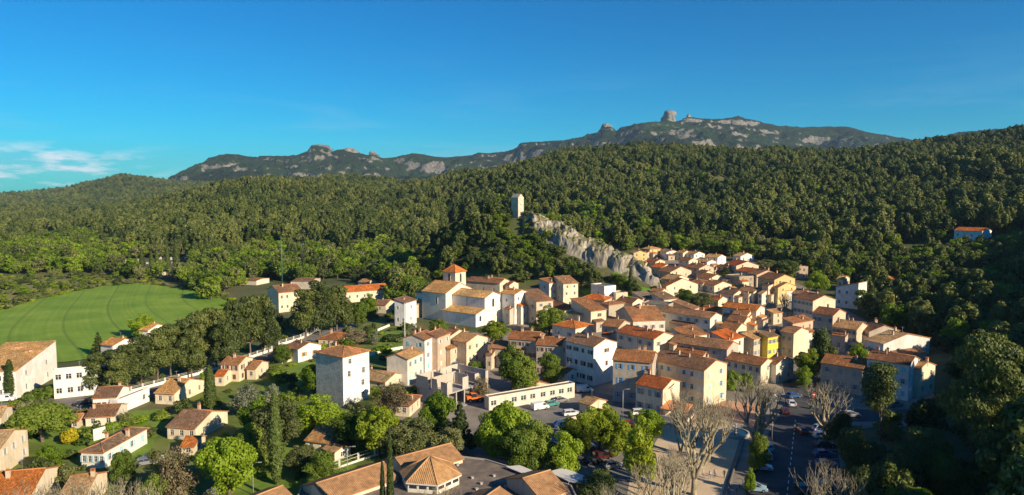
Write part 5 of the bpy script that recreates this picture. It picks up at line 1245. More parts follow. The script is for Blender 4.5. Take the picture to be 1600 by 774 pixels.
# school: flat roofed block with tan pitched roofs and an octagonal pavilion
zf = 3.2
pl = [atz(*p, zf) for p in [(470,762),(600,731),(700,712),(758,719),(893,760),(960,900),(420,900)]]
sc_ = empty('flat_roofed_school', (pl[3].x, pl[3].y+0, 0)); tag(sc_, 'flat roofed school complex with tan pitched roofs at the bottom of the view', 'school')
def rel(v): return (v[0]-pl[3].x, v[1]-pl[3].y, v[2])
mb = MB(); n = len(pl); mb.face([rel(p) for p in pl][::-1], 0)
wb = MB()
for i in range(n):
    a, b = pl[i], pl[(i+1) % n]; wb.face([rel(a), rel(b), rel((b.x,b.y,-2)), rel((a.x,a.y,-2))])
    d = Vector((b.x-a.x, b.y-a.y, 0)).normalized(); q = Vector((d.y, -d.x, 0))*0.25; m_ = Vector((0,0,.28))
    mb.face([rel(a+m_), rel(b+m_), rel(b+m_+q), rel(a+m_+q)][::-1], 1); mb.face([rel(a+q), rel(b+q), rel(b+m_+q), rel(a+m_+q)], 1); mb.face([rel(a-m_), rel(b-m_), rel(b+m_), rel(a+m_)][::-1], 1)
link('flat_roof', mb.mesh('flat_roof', [MAT['membrane'], MAT['concrete']]), sc_); link('wall', wb.mesh('wall', [MAT['stucco']]), sc_, color=WALLC['pink'])
def bar_roof(A, B, w, ze, pitch, roof, wall='cream', wallh=1.2):
    A = atz(*A, ze+w/2*pitch); B = atz(*B, ze+w/2*pitch); d = (B-A); L = math.hypot(d.x, d.y); th = math.atan2(d.y, d.x); c = (A+B)/2
    r = empty('roof_wing', (c.x-pl[3].x, c.y-pl[3].y, 0), th, sc_)
    _, ro_ = block(r, 0, 0, L-0.4, w-0.8, ze-wallh, ze, 'L', pitch, wall, roof, [], [], None, 2, chim=0, sink=max(0.1, ze-wallh)); ro_.data.materials[0] = MAT['roof_ribbed']; ro_.data.materials[2] = MAT['tan_clay']; ro_.color = (0.42,0.235,0.115,1)
    return r
bar_roof((490,757),(600,722),9.5,4.0,0.36,'tan'); bar_roof((617,716),(705,693),9.5,4.0,0.36,'tan'); bar_roof((816,748),(860,735),10.5,4.6,0.36,'tan','pink',2.4)
bar_roof((752,781),(781,761),9,4.2,0.36,'tan'); bar_roof((398,776),(442,759),9,4.2,0.36,'tan')
zp = 8.0; pc = atz(672, 713, zp); Rr = 52*pc.y/FPX
pv_ = empty('pavilion', (pc.x, pc.y, 0), R(-10)); tag(pv_, 'six sided pavilion with pointed tan tiled roof and bands of windows', 'pavilion')
mb = MB(); [mb.box(x0, x1, .02, .12, z0, z1) for x0, x1, z0, z1 in ((-.5,-.47,-.5,.5),(.47,.5,-.5,.5),(-.47,.47,.42,.5),(-.47,.47,-.5,-.42))]; M_BAND = mb.mesh('window', [MAT['frame_white']])
rm = MB(); wm = MB(); ze_ = 5.0
for k in range(6):
    a0, a1 = k*math.pi/3, (k+1)*math.pi/3
    p0 = (Rr*math.cos(a0), Rr*math.sin(a0), ze_); p1 = (Rr*math.cos(a1), Rr*math.sin(a1), ze_)
    roof_slab(rm, [p0, p1, (0, 0, zp)], 0.22); ridge_cap(rm, (p0[0],p0[1],ze_+.04), (0,0,zp+.05), 0.14)
    q0 = Vector((p0[0]*.92, p0[1]*.92)); q1 = Vector((p1[0]*.92, p1[1]*.92)); U_ = (q1-q0); wl_ = U_.length; U_ = U_/wl_
    ops = [(wl_*(j+0.5)/3, 4.15, wl_/3*.84, 0.72) for j in range(3)]
    wall_panel(wm, (q0.x, q0.y), (U_.x, U_.y), wl_, 0.0, ze_, ops, 0.12)
    for (c, zc, w, h) in ops:
        ctr = q0+U_*c; wd = link('window', M_BAND, pv_, (ctr.x, ctr.y, zc), math.atan2(U_.y, U_.x), (w, 0.8, h)); link('pane', M_PA, wd)
link('roof', rm.mesh('roof', [MAT['roof_ribbed'], MAT['frame_white'], MAT['tan_clay']]), pv_, color=(0.50,0.29,0.13)); link('wall', wm.mesh('wall', [MAT['stucco']]), pv_, color=WALLC['white'])
for (px, py) in [(738,748),(752,757),(772,745),(745,766),(790,762),(715,728),(826,745)]:
    p = atz(px, py, zf); mb = MB(); mb.box(-.2,.2,-.2,.2,0,.3); mb.box(-.28,.28,-.28,.28,.3,.36)
    v = link('roof_vent', mb.mesh('roof_vent', [MAT['concrete']]), sc_, rel((p.x, p.y, zf+.02)), 0.4)
# white canopies beside the flat roof
def canopy(pix, z, label, legs=True):
    ps = [atz(*p, z) for p in pix]; c = sum(ps, Vector())/len(ps); r = empty('canopy', (c.x, c.y, 0)); tag(r, label, 'canopy')
    mb = MB(); q = [(p.x-c.x, p.y-c.y, z) for p in ps]; mb.face(q[::-1]); mb.face([(x, y, z-.15) for x, y, _ in q])
    for i in range(len(q)):
        a, b = q[i], q[(i+1) % len(q)]; mb.face([a, b, (b[0],b[1],z-.15), (a[0],a[1],z-.15)])
    link('cover', mb.mesh('cover', [MAT['frame_white']]), r)
    for p in q: mb = MB(); mb.tube([(p[0]*.95,p[1]*.95,0),(p[0]*.95,p[1]*.95,z-.15)], [.08,.08], 6); link('post', mb.mesh('post', [MAT['pole_grey']]), r)
canopy([(790,729),(812,727),(842,739),(822,742)], 3.8, 'narrow white canopy beside the flat school roof, left one')
canopy([(857,737),(880,731),(925,748),(925,757),(888,752)], 3.6, 'long white canopy right of the flat school roof')

# unfinished building of bare block walls on a raised slab
X, Y, Z, th, a_, b_ = fit(651, 699, 763, 640, None, R(40))
cb_ = empty('unfinished_building', (X, Y, Z), -th); tag(cb_, 'unfinished roofless building with bare concrete walls on a raised slab', 'building')
def cpart(name, boxes, mat='concrete', colr=None):
    mb = MB()
    for b in boxes: mb.box(*b)
    return link(name, mb.mesh(name, [MAT[mat]]), cb_, color=colr)
s0 = 3.9; tp = 6.9
cpart('slab', [(-a_, 0, 0, b_, s0-.3, s0)]); cpart('ground_slab', [(-a_-.5, 1.5, -.5, b_+.5, -.5, .12)])
for i in range(6):
    for j in range(3): cpart('column', [(-.4-j*a_*.3, -.05-j*a_*.3, .2+i*(b_-.6)/5, .55+i*(b_-.6)/5, .12, s0-.3)])
cpart('retaining_wall', [(-a_, -a_+.3, .3, b_, .12, s0-.3)]); cpart('retaining_wall', [(-a_*.9, -a_*.35, .0, .25, .12, s0-.3)])
W_ = (0.50, 0.44, 0.37)
for nm, bx in [('wall', (-a_, -a_+.22, 0, b_*.45, s0, tp)), ('wall', (-a_, -a_+.22, b_*.55, b_, s0, tp)), ('wall', (-a_+.22, -a_*.62, 0, .22, s0, tp)), ('wall', (-a_*.5, -a_*.32, 0, .22, s0, tp)), ('wall', (-a_*.2, 0, 0, .22, s0, tp-.3)),
  ('wall', (-a_+.22, 0, b_-.22, b_, s0, tp)), ('wall', (-.22, 0, .22, b_*.12, s0, tp)), ('wall', (-.22, 0, b_*.36, b_*.50, s0, tp)), ('wall', (-.22, 0, b_*.66, b_*.76, s0, tp)), ('wall', (-.22, 0, b_*.93, b_-.22, s0, tp)),
  ('partition', (-a_*.55, -a_*.53, .22, b_*.6, s0, tp)), ('partition', (-a_*.9, -a_*.6, b_*.33, b_*.34, s0, tp)), ('partition', (-a_*.5, -a_*.1, b_*.55, b_*.56, s0, tp)), ('partition', (-a_*.5, -.3, b_*.8, b_*.81, s0, tp-.5)), ('partition', (-a_*.8, -a_*.55, b_*.7, b_*.71, s0, tp))]:
    cpart(nm, [bx], 'stucco', W_)
for k in range(7): cpart('prop', [(-a_*.5+.3*k, -a_*.5+.3*k+.09, b_*.62+k*.8, b_*.62+k*.8+.09, s0, tp-.7)], 'wood')
def telehandler(px, py, hd, label):
    x, y, z = locate(px, py); r = empty('loader', (x, y, z+.05), hd); tag(r, label, 'tractor')
    mb = MB(); mb.box(-2.0,1.6,-.75,.75,.7,1.35); mb.box(-2.1,-1.0,-.7,.7,1.35,1.75); mb.box(1.0,1.9,-.6,.6,.8,1.3); link('body', mb.mesh('body', [MAT['orange_paint']]), r)
    mb = MB(); mb.box(-.9,.4,-.55,.55,1.35,2.35); link('cab', mb.mesh('cab', [MAT['glass']]), r)
    mb = MB(); mb.box(-.98,.48,-.62,.62,2.35,2.47); link('cab_roof', mb.mesh('cab_roof', [MAT['orange_paint']]), r)
    mb = MB(); mb.box(.5,3.6,-.14,.14,1.5,1.8, M=Matrix.Rotation(R(8),4,'Y')); mb.box(3.4,4.1,-.9,.9,.6,1.5); link('boom', mb.mesh('boom', [MAT['orange_paint']]), r)
    for sx in (-1.35, 1.25):
        for sy in (-.85, .85): wheel(r, (sx, sy, .62), .62, .4)
def wheel(root, loc, rad, w):
    mb = MB(); mb.tube([(0,-w/2,0),(0,-w*.42,0),(0,w*.42,0),(0,w/2,0)], [rad*.9,rad,rad,rad*.9], 14); t = link('wheel', mb.mesh('wheel', [MAT['tyre']]), root, loc)
    mb = MB(); mb.tube([(0,-w*.53,0),(0,w*.53,0)], [rad*.55,rad*.55], 10); link('rim', mb.mesh('rim', [MAT['rim']]), t)
telehandler(741, 629, R(20), 'orange telescopic loader parked beneath the unfinished building')

# ================================================================== CARS
def car_meshes(kind):
    """side profiles lofted across the width; lower body, glasshouse, roof"""
    if kind == 'car':
        low = [(-2.05,.32),(-2.12,.55),(-2.05,.88),(-1.75,.96),(-.9,.98),(.75,.98),(1.25,.92),(1.95,.74),(2.10,.55),(2.05,.30)]; gh = [(-1.85,.95),(-1.35,1.40),(.25,1.42),(1.05,.96)]; W = .86; roofx = (-1.30,.22,1.42)
    elif kind == 'estate':
        low = [(-2.15,.32),(-2.22,.6),(-2.18,.92),(-1.9,.98),(-.9,.99),(.8,.99),(1.3,.94),(2.0,.76),(2.15,.55),(2.1,.30)]; gh = [(-2.1,.97),(-1.85,1.44),(.2,1.48),(1.05,.98)]; W = .88; roofx = (-1.85,.2,1.47)
    else:
        low = [(-2.3,.32),(-2.36,.6),(-2.36,1.2),(-2.3,1.9),(.6,1.92),(1.1,1.7),(1.55,1.12),(2.1,.95),(2.25,.6),(2.2,.30)]; gh = None; W = .92; roofx = None
    mb = MB(); ys = [-W, -W*.97, W*.97, W]; ins = [.06, 0, 0, .06]
    rings = [[(x*(1-i*.5), y, z*(1-i*.3)+(.1*i)) for x, z in low] for y, i in zip(ys, ins)]
    n = len(low)
    for a, b in zip(rings[:-1], rings[1:]):
        for k in range(n): j = (k+1) % n; mb.face([a[k], b[k], b[j], a[j]], smooth=False)
    mb.face(rings[0]); mb.face(rings[-1][::-1])
    body = mb.mesh('body', [MAT['car_paint']])
    glass = roof = None
    if gh:
        mb = MB(); Wb, Wt = W*.93, W*.76
        L_ = [(x, -(Wb if i in (0, 3) else Wt), z) for i, (x, z) in enumerate(gh)]; R2 = [(x, -y, z) for x, y, z in L_]
        for k in range(3): mb.face([L_[k], L_[k+1], R2[k+1], R2[k]])
        mb.face(L_[::-1]); mb.face(R2); glass = mb.mesh('windows', [MAT['glass']])
        mb = MB(); mb.box(roofx[0]-.02, roofx[1]+.02, -Wt-.02, Wt+.02, roofx[2]-.03, roofx[2]+.035)
        for sy in (-1, 1):
            mb.tube([(gh[3][0], sy*Wb*.99, gh[3][1]), (gh[2][0], sy*Wt, gh[2][1])], [.05,.05], 4); mb.tube([(gh[0][0], sy*Wb*.99, gh[0][1]), (gh[1][0], sy*Wt, gh[1][1])], [.07,.06], 4); mb.tube([(-.45, sy*Wb*.99, .97), (-.5, sy*Wt, 1.42)], [.05,.05], 4)
        roof = mb.mesh('roof', [MAT['car_paint']])
    else:
        mb = MB(); mb.face([(1.12,-.80,1.70),(1.55,-.84,1.16),(1.55,.84,1.16),(1.12,.80,1.70)])
        for sy in (-1, 1):
            f = [(.3,sy*.945,1.2),(1.35,sy*.945,1.2),(1.0,sy*.93,1.68),(.3,sy*.93,1.72)]; mb.face(f if sy < 0 else f[::-1])
        mb.v = [(x+.02, y, z+.012) for x, y, z in mb.v]; glass = mb.mesh('windows', [MAT['glass']])
    mb = MB(); mb.box(-.06,.06,-.16,.16,-.07,.07); hl = mb.mesh('headlight', [MAT['lamp_clear']]); mb = MB(); mb.box(-.05,.05,-.13,.13,-.09,.09); tl = mb.mesh('tail_light', [MAT['lamp_red']])
    mb = MB(); mb.tube([(0,-.1,0),(0,-.085,0),(0,.085,0),(0,.1,0)], [.29,.32,.32,.29], 12); tm = mb.mesh('wheel', [MAT['tyre']]); mb = MB(); mb.tube([(0,-.108,0),(0,.108,0)], [.19,.19], 9); rm_ = mb.mesh('rim', [MAT['rim']])
    return body, glass, roof, hl, tl, tm, rm_, low, W
CM = {k: car_meshes(k) for k in ('car', 'estate', 'van')}
def car(px, py, hd, colr, kind, label, group=None):
    x, y, z = locate(px, py); nm = 'parked_van' if kind == 'van' else 'parked_car'
    r = empty(nm, (x, y, z+.07), R(hd)); tag(r, label, 'van' if kind == 'van' else 'car', group)
    body, glass, roof, hl, tl, tm, rm_, low, W = CM[kind]
    link('body', body, r, color=colr); link('windows', glass, r)
    if roof: link('roof', roof, r, color=colr)
    fx = max(p[0] for p in low)-.06; bx = min(p[0] for p in low)+.03
    for sy in (-1, 1):
        link('headlight', hl, r, (fx-.02, sy*W*.72, .66)); link('tail_light', tl, r, (bx, sy*W*.76, .80))
        for sx in (-1.28, 1.30): t = link('wheel', tm, r, (sx, sy*(W-.07), .32)); link('rim', rm_, t)
Wt_, Gr, Dk, Rd, Bl, Gn, Sv, Dr, LB = (.75,.75,.74), (.22,.23,.24), (.02,.022,.026), (.5,.015,.012), (.03,.09,.25), (.05,.28,.27), (.45,.47,.48), (.14,.02,.02), (.28,.42,.52)
for c in [(844,640,30,Wt_,'van','white van parked at the left of the row before the long building'),(861,635,30,Gn,'car','turquoise car parked before the long building'),(876,629,30,Gr,'car','grey car right of the turquoise car before the long building'),
 (913,613,10,Wt_,'van','white van at the foot of the big white house'),(893,650,15,Wt_,'estate','white car beside the tan shelter'),(1001,649,5,Wt_,'estate','white car parked in front of the restaurant'),
 (982,668,-35,Rd,'car','bright red car glimpsed between the yellow green trees'),(932,684,-20,Rd,'car','red car under the feathery yellow green tree'),(942,717,10,Dr,'estate','dark red car in the lowest row of the car park'),
 (927,726,10,Dk,'car','black car left of the dark red car in the lowest row'),(879,668,10,Bl,'car','dark blue car behind the row of green trees'),(808,698,15,Wt_,'car','white car glimpsed below the bright green tree of the car park'),
 (900,668,12,Sv,'car','silver car next to the dark blue car in the car park'),(965,690,-20,LB,'car','pale blue car between the trees of the car park'),(958,732,10,Gr,'car','grey car right of the dark red car'),(860,700,15,Dk,'car','black car beneath the trees in the middle of the car park'),
 (915,702,12,Sv,'estate','silver estate car in the middle row of the car park'),
 (1252,677,92,Dr,'car','dark red car driving up the road'),(1200,703,82,LB,'car','pale car parked at the left kerb, farthest of the three lower ones'),(1197,716,82,Sv,'estate','silver car at the left kerb below the pale one'),(1190,735,-10,Sv,'car','silver car turned across the left kerb'),(1180,768,-8,LB,'car','pale blue car at the bottom of the left kerb'),
 (1284,674,4,Wt_,'car','white car at the top of the right hand bays'),(1286,685,4,Wt_,'estate','second white car from the top of the right hand bays'),(1289,699,4,Dk,'car','black car below the white cars in the right hand bays'),(1287,714,4,Bl,'car','dark blue car in the right hand bays'),
 (1291,730,4,Gr,'car','dark grey car in the right hand bays under the tree'),(1252,768,85,Dk,'car','black car driving at the bottom of the road'),(1290,766,4,Bl,'estate','blue car at the bottom of the right hand bays'),
 (1236,634,78,Wt_,'car','white car at the upper end of the road'),(1226,646,80,Dr,'car','dark red car parked below the white one at the upper end of the road'),(1240,622,20,Bl,'car','dark blue car at the junction beneath the yellow green tree'),
 (1305,568,60,Bl,'car','blue car in the shaded village street'),(713,573,20,Gr,'car','grey car in front of the low beige annexe'),(131,634,25,Dk,'car','black car in the school yard beside the white group'),(229,727,30,Gr,'car','grey car beside the hipped roof villa'),(238,722,30,Sv,'car','silver car behind the grey one beside the hipped villa'),
 (8,628,20,Wt_,'van','white van at the left edge beside the white school'),(1330,652,0,Sv,'car','silver car in the side road right of the bare plane tree'),(1398,636,20,Gr,'estate','grey car before the bluish three storey house')]:
    car(*c[:5], label=c[5])

# ================================================================== PEOPLE
def person(px, py, hd, top, legs, label, stride=0.15, arm=0.1):
    x, y, z = locate(px, py); z += .09
    V = [(0,0,.93),(0,0,1.12),(0,0,1.38),(0,.01,1.50),(0,.02,1.60),(0,.02,1.74),
         (.10,0,.90),(.11,stride,.50),(.11,stride-.06,.08),(.11,stride+.10,.03),(-.10,0,.90),(-.11,-stride,.50),(-.11,-stride-.12,.09),(-.11,-stride+.05,.03),
         (.19,0,1.42),(.25,-arm,1.15),(.24,-arm+.12,.90),(.24,-arm+.15,.81),(-.19,0,1.42),(-.25,arm,1.15),(-.24,arm+.12,.90),(-.24,arm+.15,.81)]
    E = [(0,1),(1,2),(2,3),(3,4),(4,5),(0,6),(6,7),(7,8),(8,9),(0,10),(10,11),(11,12),(12,13),(2,14),(14,15),(15,16),(16,17),(2,18),(18,19),(19,20),(20,21)]
    RD = [.15,.135,.15,.055,.095,.085,.095,.062,.042,.04,.095,.062,.042,.04,.065,.045,.033,.04,.065,.045,.033,.04]
    me = bpy.data.meshes.new('person'); me.from_pydata(V, E, []); o = bpy.data.objects.new('person', me); col.objects.link(o); o.location = (x, y, z); o.rotation_euler = (0, 0, R(hd))
    m = o.modifiers.new('skin', 'SKIN'); m.use_smooth_shade = True; sk = me.skin_vertices[0].data if me.skin_vertices else None
    if sk is None:
        import bmesh
        bm = bmesh.new(); bm.from_mesh(me); bm.verts.layers.skin.verify(); bm.to_mesh(me); bm.free(); sk = me.skin_vertices[0].data
    for i, r in enumerate(RD): sk[i].radius = (r, r*.8 if i < 3 else r); sk[i].use_root = (i == 0)
    s2 = o.modifiers.new('smooth', 'SUBSURF'); s2.levels = 1; s2.render_levels = 1
    mt, nt, out = newmat('clothing'); oc = obj_co(nt); zc = sep(nt, oc)[2]
    c = ramp(nt, math_(nt, 'DIVIDE', zc, 1.8), [(0.0, (.02,.02,.02)), (.045, legs), (.53, top), (.825, (.45,.27,.18)), (.93, (.05,.03,.02))], 'CONSTANT'); bsdf(nt, out, c, .8)
    me.materials.append(mt); tag(o, label, 'person')
person(1131.5,748,10,(.03,.03,.035),(.02,.02,.025),'person in black standing alone in the shade of the square')
person(1099,748,60,(.6,.35,.3),(.15,.17,.25),'person in pink top at the left of the small group on the square')
person(1109,750,-40,(.7,.68,.65),(.3,.3,.32),'person in white top in the middle of the small group on the square')
person(1117,747,150,(.62,.5,.48),(.08,.09,.13),'person in pale top at the right of the small group on the square')
person(1109,722,200,(.65,.66,.68),(.2,.2,.22),'person in white top farther back on the square')
person(1244,640,90,(.65,.65,.68),(.05,.05,.06),'person in white crossing at the upper end of the road')

# ================================================================== STREET FURNITURE
def pole(name, px, ytop, ybase, r, mat, label, cat, head=None, D=None):
    x, y, z = locate(px, ybase)
    if D: x, y = ray(px, ybase)[0]*D, D; z = hz(x, y)
    h = zat(px, ytop, y)-z; o = empty(name, (x, y, z)); tag(o, label, cat)
    mb = MB(); mb.tube([(0,0,-.3),(0,0,h*.5),(0,0,h)], [r,r*.85,r*.6], 8); link('mast', mb.mesh('mast', [MAT[mat]]), o)
    if head == 'flood':
        mb = MB(); mb.box(-1.1,1.1,-.15,.15,h-.25,h); link('crossbar', mb.mesh('crossbar', [MAT['dark_metal']]), o)
        for k in (-.9,-.3,.3,.9): mb = MB(); mb.box(k-.22,k+.22,-.35,-.05,h-.1,h+.45); link('floodlight', mb.mesh('floodlight', [MAT['dark_metal']]), o)
    elif head == 'lamp':
        mb = MB(); mb.tube([(0,0,h),(.5,0,h+.25),(1.3,0,h+.3)], [.05,.045,.04], 6); link('arm', mb.mesh('arm', [MAT[mat]]), o)
        mb = MB(); mb.box(1.0,1.65,-.13,.13,h+.24,h+.36); link('lamp_head', mb.mesh('lamp_head', [MAT['pole_grey']]), o)
    elif head == 'cross':
        mb = MB(); mb.box(-.8,.8,-.05,.05,h-.7,h-.6); link('crossarm', mb.mesh('crossarm', [MAT['wood']]), o)
    return o
pole('floodlight_mast',441,369,442,.36,'pole_green','tall green floodlight mast behind the pale warehouse','mast','flood')
pole('floodlight_mast',474,372,441,.30,'dark_metal','dark floodlight mast with lamps against the woods, right of the green one','mast','flood')
pole('lamp_post',633,474,560,.16,'frame_white','tall white lamp post rising beside the old row below the church','lamp','lamp')
pole('lamp_post',573,464,498,.12,'pole_grey','grey lamp post in front of the orange hall','lamp','lamp')
for px, yt, yb_, lab in [(1219,438,474,'wooden pole before the ochre yellow gables'),(1147,364,388,'wooden pole at the edge of the woods above the upper village, middle one'),(1048,366,388,'wooden pole at the edge of the woods, left one'),(1098,368,389,'wooden pole at the edge of the woods between the other two'),(182,400,430,'wooden pole left of the cemetery')]:
    pole('utility_pole', px, yt, yb_, .13, 'bark_pine', lab, 'pole', 'cross')
for px, yt, yb_, lab in [(973,610,655,'street lamp left of the restaurant'),(1048,640,672,'street lamp on the square in front of the restaurant'),(396,725,775,'thin lamp post among the trees at the lower left'),(543,700,735,'thin lamp post behind the long tan school roof'),(1206,628,690,'street lamp at the left kerb beside the bare plane tree'),(915,640,690,'street lamp over the car park'),(610,560,608,'lamp post in front of the grey gabled house'),(1186,600,640,'street lamp at the top of the salmon terrace'),(1120,626,660,'street lamp at the left end of the salmon terrace')]:
    pole('street_lamp', px, yt, yb_, .09, 'pole_grey', lab, 'lamp', 'lamp')
# no entry sign
x, y, z = locate(1271, 634); o = empty('road_sign', (x, y, z+.15)); tag(o, 'round red no entry sign on a pole at the junction', 'sign')
mb = MB(); mb.tube([(0,0,0),(0,0,3.1)], [.05,.05], 6); link('post', mb.mesh('post', [MAT['pole_grey']]), o)
mb = MB(); mb.tube([(0,-.08,2.7),(0,-.05,2.7)], [.55,.55], 20); pl_ = link('disc', mb.mesh('disc', [MAT['red_paint']]), o); mb = MB(); mb.box(-.38,.38,-.1,-.085,2.6,2.8); link('bar', mb.mesh('bar', [MAT['white_paint']]), pl_)
# fountain
x, y, z = locate(1149, 680); fo = empty('fountain', (x, y, z+.08)); tag(fo, 'round stone fountain with raised bowl on the square', 'fountain')
def lathe(prof, n=28):
    mb = MB(); 
    for (r0, z0), (r1, z1) in zip(prof[:-1], prof[1:]):
        for k in range(n):
            a, b = 2*math.pi*k/n, 2*math.pi*(k+1)/n; mb.face([(r0*math.cos(a),r0*math.sin(a),z0),(r0*math.cos(b),r0*math.sin(b),z0),(r1*math.cos(b),r1*math.sin(b),z1),(r1*math.cos(a),r1*math.sin(a),z1)])
    return mb
link('basin', lathe([(3.1,0),(3.1,.65),(2.75,.7),(2.7,.25),(.02,.25)]).mesh('basin', [MAT['concrete']]), fo)
m, nt, out = newmat('water_mat'); bsdf(nt, out, (0.02,0.05,0.05), 0.08, spec=.5, bump=noise_(nt, geo_pos(nt), 2, 3), bstr=.1); MAT['water_mat'] = m
link('water', lathe([(2.69,.5),(.3,.5)]).mesh('water', [m]), fo); link('pedestal', lathe([(.55,.25),(.3,.6),(.22,1.4),(1.1,1.75),(1.15,1.85),(.95,1.8),(.2,1.6),(.15,2.3),(.4,2.4),(.02,2.6)]).mesh('pedestal', [MAT['concrete']]), fo)
# walls, railings, fences
def fence(name, pix, h, label, cat, wallh=0.9, mat='stucco', colr=(.72,.70,.65), post=3.2, rail=True):
    ps = [Vector(locate(*p)[:2]) for p in pix]; c = ps[len(ps)//2]; r = empty(name, (c.x, c.y, 0)); tag(r, label, cat)
    acc = []
    for a, b in zip(ps[:-1], ps[1:]):
        n = max(1, int((b-a).length/post)); acc += [a.lerp(b, k/n) for k in range(n)]
    acc.append(ps[-1])
    mb = MB(); rl = MB()
    for a, b in zip(acc[:-1], acc[1:]):
        d = (b-a).normalized(); q = Vector((-d.y, d.x))*.11; za, zb = hz(*a), hz(*b)
        A = [(a-q-c), (b-q-c), (b+q-c), (a+q-c)]
        lo = [(A[0].x,A[0].y,za-.3),(A[1].x,A[1].y,zb-.3),(A[2].x,A[2].y,zb-.3),(A[3].x,A[3].y,za-.3)]; hi = [(A[0].x,A[0].y,za+wallh),(A[1].x,A[1].y,zb+wallh),(A[2].x,A[2].y,zb+wallh),(A[3].x,A[3].y,za+wallh)]
        mb.face(hi); [mb.face([lo[i], lo[(i+1)%4], hi[(i+1)%4], hi[i]]) for i in range(4)]
        if rail:
            for zz in (h-.05, (h+wallh)/2): rl.tube([(a.x-c.x,a.y-c.y,za+zz),(b.x-c.x,b.y-c.y,zb+zz)], [.045,.045], 4)
    link('base_wall', mb.mesh('base_wall', [MAT[mat]]), r, color=colr)
    if rail:
        link('rail', rl.mesh('rail', [MAT['frame_white']]), r)
        pm = MB(); pm.box(-.16,.16,-.16,.16,-.2,h+.1); pmm = pm.mesh('post', [MAT[mat]])
        for p in acc: link('post', pmm, r, (p.x-c.x, p.y-c.y, hz(*p)), color=colr)
fence('balustrade_wall', [(205,614),(258,600),(300,589),(345,577)], 1.7, 'white wall with railings along the lane below the pines, lower left stretch', 'wall')
fence('balustrade_wall', [(378,565),(425,549)], 1.7, 'white wall with railings along the lane beside the reddish roofed house', 'wall')
fence('balustrade_wall', [(436,541),(470,531),(502,514)], 1.9, 'white wall with railings at the foot of the dark pines, upper right stretch', 'wall')
fence('garden_wall', [(578,557),(610,549),(634,545)], 1.2, 'pale garden wall beside the terrace garden left of the old row', 'wall', rail=False, wallh=1.0)
fence('garden_wall', [(590,518),(634,500),(650,512)], 1.2, 'pale wall edging the lawn below the shaded white house', 'wall', rail=False, wallh=.9)
fence('garden_wall', [(146,690),(165,684)], 1.0, 'short white garden screen wall beside the golden shrub', 'wall', rail=False, wallh=2.6)
fence('retaining_wall', [(742,722),(800,735),(860,752),(900,770)], 1.2, 'dark retaining wall along the edge of the car park', 'wall', rail=False, wallh=1.6, colr=(.25,.22,.19))
fence('retaining_wall', [(890,662),(925,650),(960,660)], 1.2, 'pale retaining wall in the car park below the shelter', 'wall', rail=False, wallh=1.3, colr=(.6,.5,.38))
fence('low_wall', [(1163,690),(1146,740),(1128,800)], .6, 'low dark wall between the square and the road', 'wall', rail=False, wallh=.55, colr=(.2,.18,.16))
fence('garden_fence', [(500,742),(560,722),(610,706)], 1.8, 'green mesh fence on a pale base left of the long tan school roof', 'fence', wallh=.4)
fence('cemetery_wall', [(186,428),(225,432),(262,430),(300,434)], 2.0, 'pale wall of the cemetery behind the green field', 'wall', rail=False, wallh=2.2, colr=(.5,.45,.36))
fence('terrace_wall', [(1120,388),(1180,391),(1240,396)], 1.5, 'dry stone terrace wall under the woods above the upper village', 'wall', rail=False, wallh=1.3, mat='stone', colr=(.3,.26,.2))
# cemetery tombs
trg = random.Random(9)
for k in range(26):
    px = trg.uniform(190, 290); py = trg.uniform(404, 427); x, y, z = locate(px, py); mb = MB(); w = trg.uniform(1.2, 2.2); h = trg.uniform(0.7, 2.0)
    mb.box(-w/2,w/2,-w/2,w/2,-.5,h*.8); mb.box(-w*.6,w*.6,-w*.6,w*.6,h*.8,h*.92); mb.face([(-w/2,-w/2,h*.92),(w/2,-w/2,h*.92),(0,0,h*1.3)]); mb.face([(w/2,-w/2,h*.92),(w/2,w/2,h*.92),(0,0,h*1.3)]); mb.face([(w/2,w/2,h*.92),(-w/2,w/2,h*.92),(0,0,h*1.3)]); mb.face([(-w/2,w/2,h*.92),(-w/2,-w/2,h*.92),(0,0,h*1.3)])
    tag(link('tomb', mb.mesh('tomb', [MAT['concrete']]), None, (x, y, z), trg.uniform(0, 1)), 'pale stone tomb in the cemetery behind the green field', 'tomb', 'tombs in the cemetery')
# restaurant awning and terrace
x, y, z = locate(1056, 655); aw = empty('awning', (x, y, z), -R(35)); tag(aw, 'orange awning over the restaurant terrace', 'awning')
mb = MB(); mb.face([(-3.2,-2.4,2.7),(3.2,-2.4,2.7),(3.2,2.6,3.5),(-3.2,2.6,3.5)]); mb.face([(-3.2,-2.4,2.7),(-3.2,-2.4,2.4),(3.2,-2.4,2.4),(3.2,-2.4,2.7)]); mb.face([(3.2,-2.4,2.7),(3.2,-2.4,2.4),(3.2,2.6,3.2),(3.2,2.6,3.5)]); mb.face([(-3.2,-2.4,2.64),(-3.2,2.6,3.44),(3.2,2.6,3.44),(3.2,-2.4,2.64)])
m_plain('awning_cloth', (0.62,0.26,0.10), .8); link('cloth', mb.mesh('cloth', [MAT['awning_cloth']]), aw)
for p in ((-3.1,-2.3),(0,-2.3),(3.1,-2.3),(3.1,2.4)): mb = MB(); mb.tube([(p[0],p[1],0),(p[0],p[1],2.8)], [.06,.06], 6); link('post', mb.mesh('post', [MAT['wood']]), aw)
mb = MB(); mb.box(-3.4,3.4,-2.7,-2.5,0,1.1); mb.box(3.4,3.6,-2.7,2.6,0,1.1); link('parapet', mb.mesh('parapet', [MAT['stucco']]), aw, color=(.6,.55,.46))

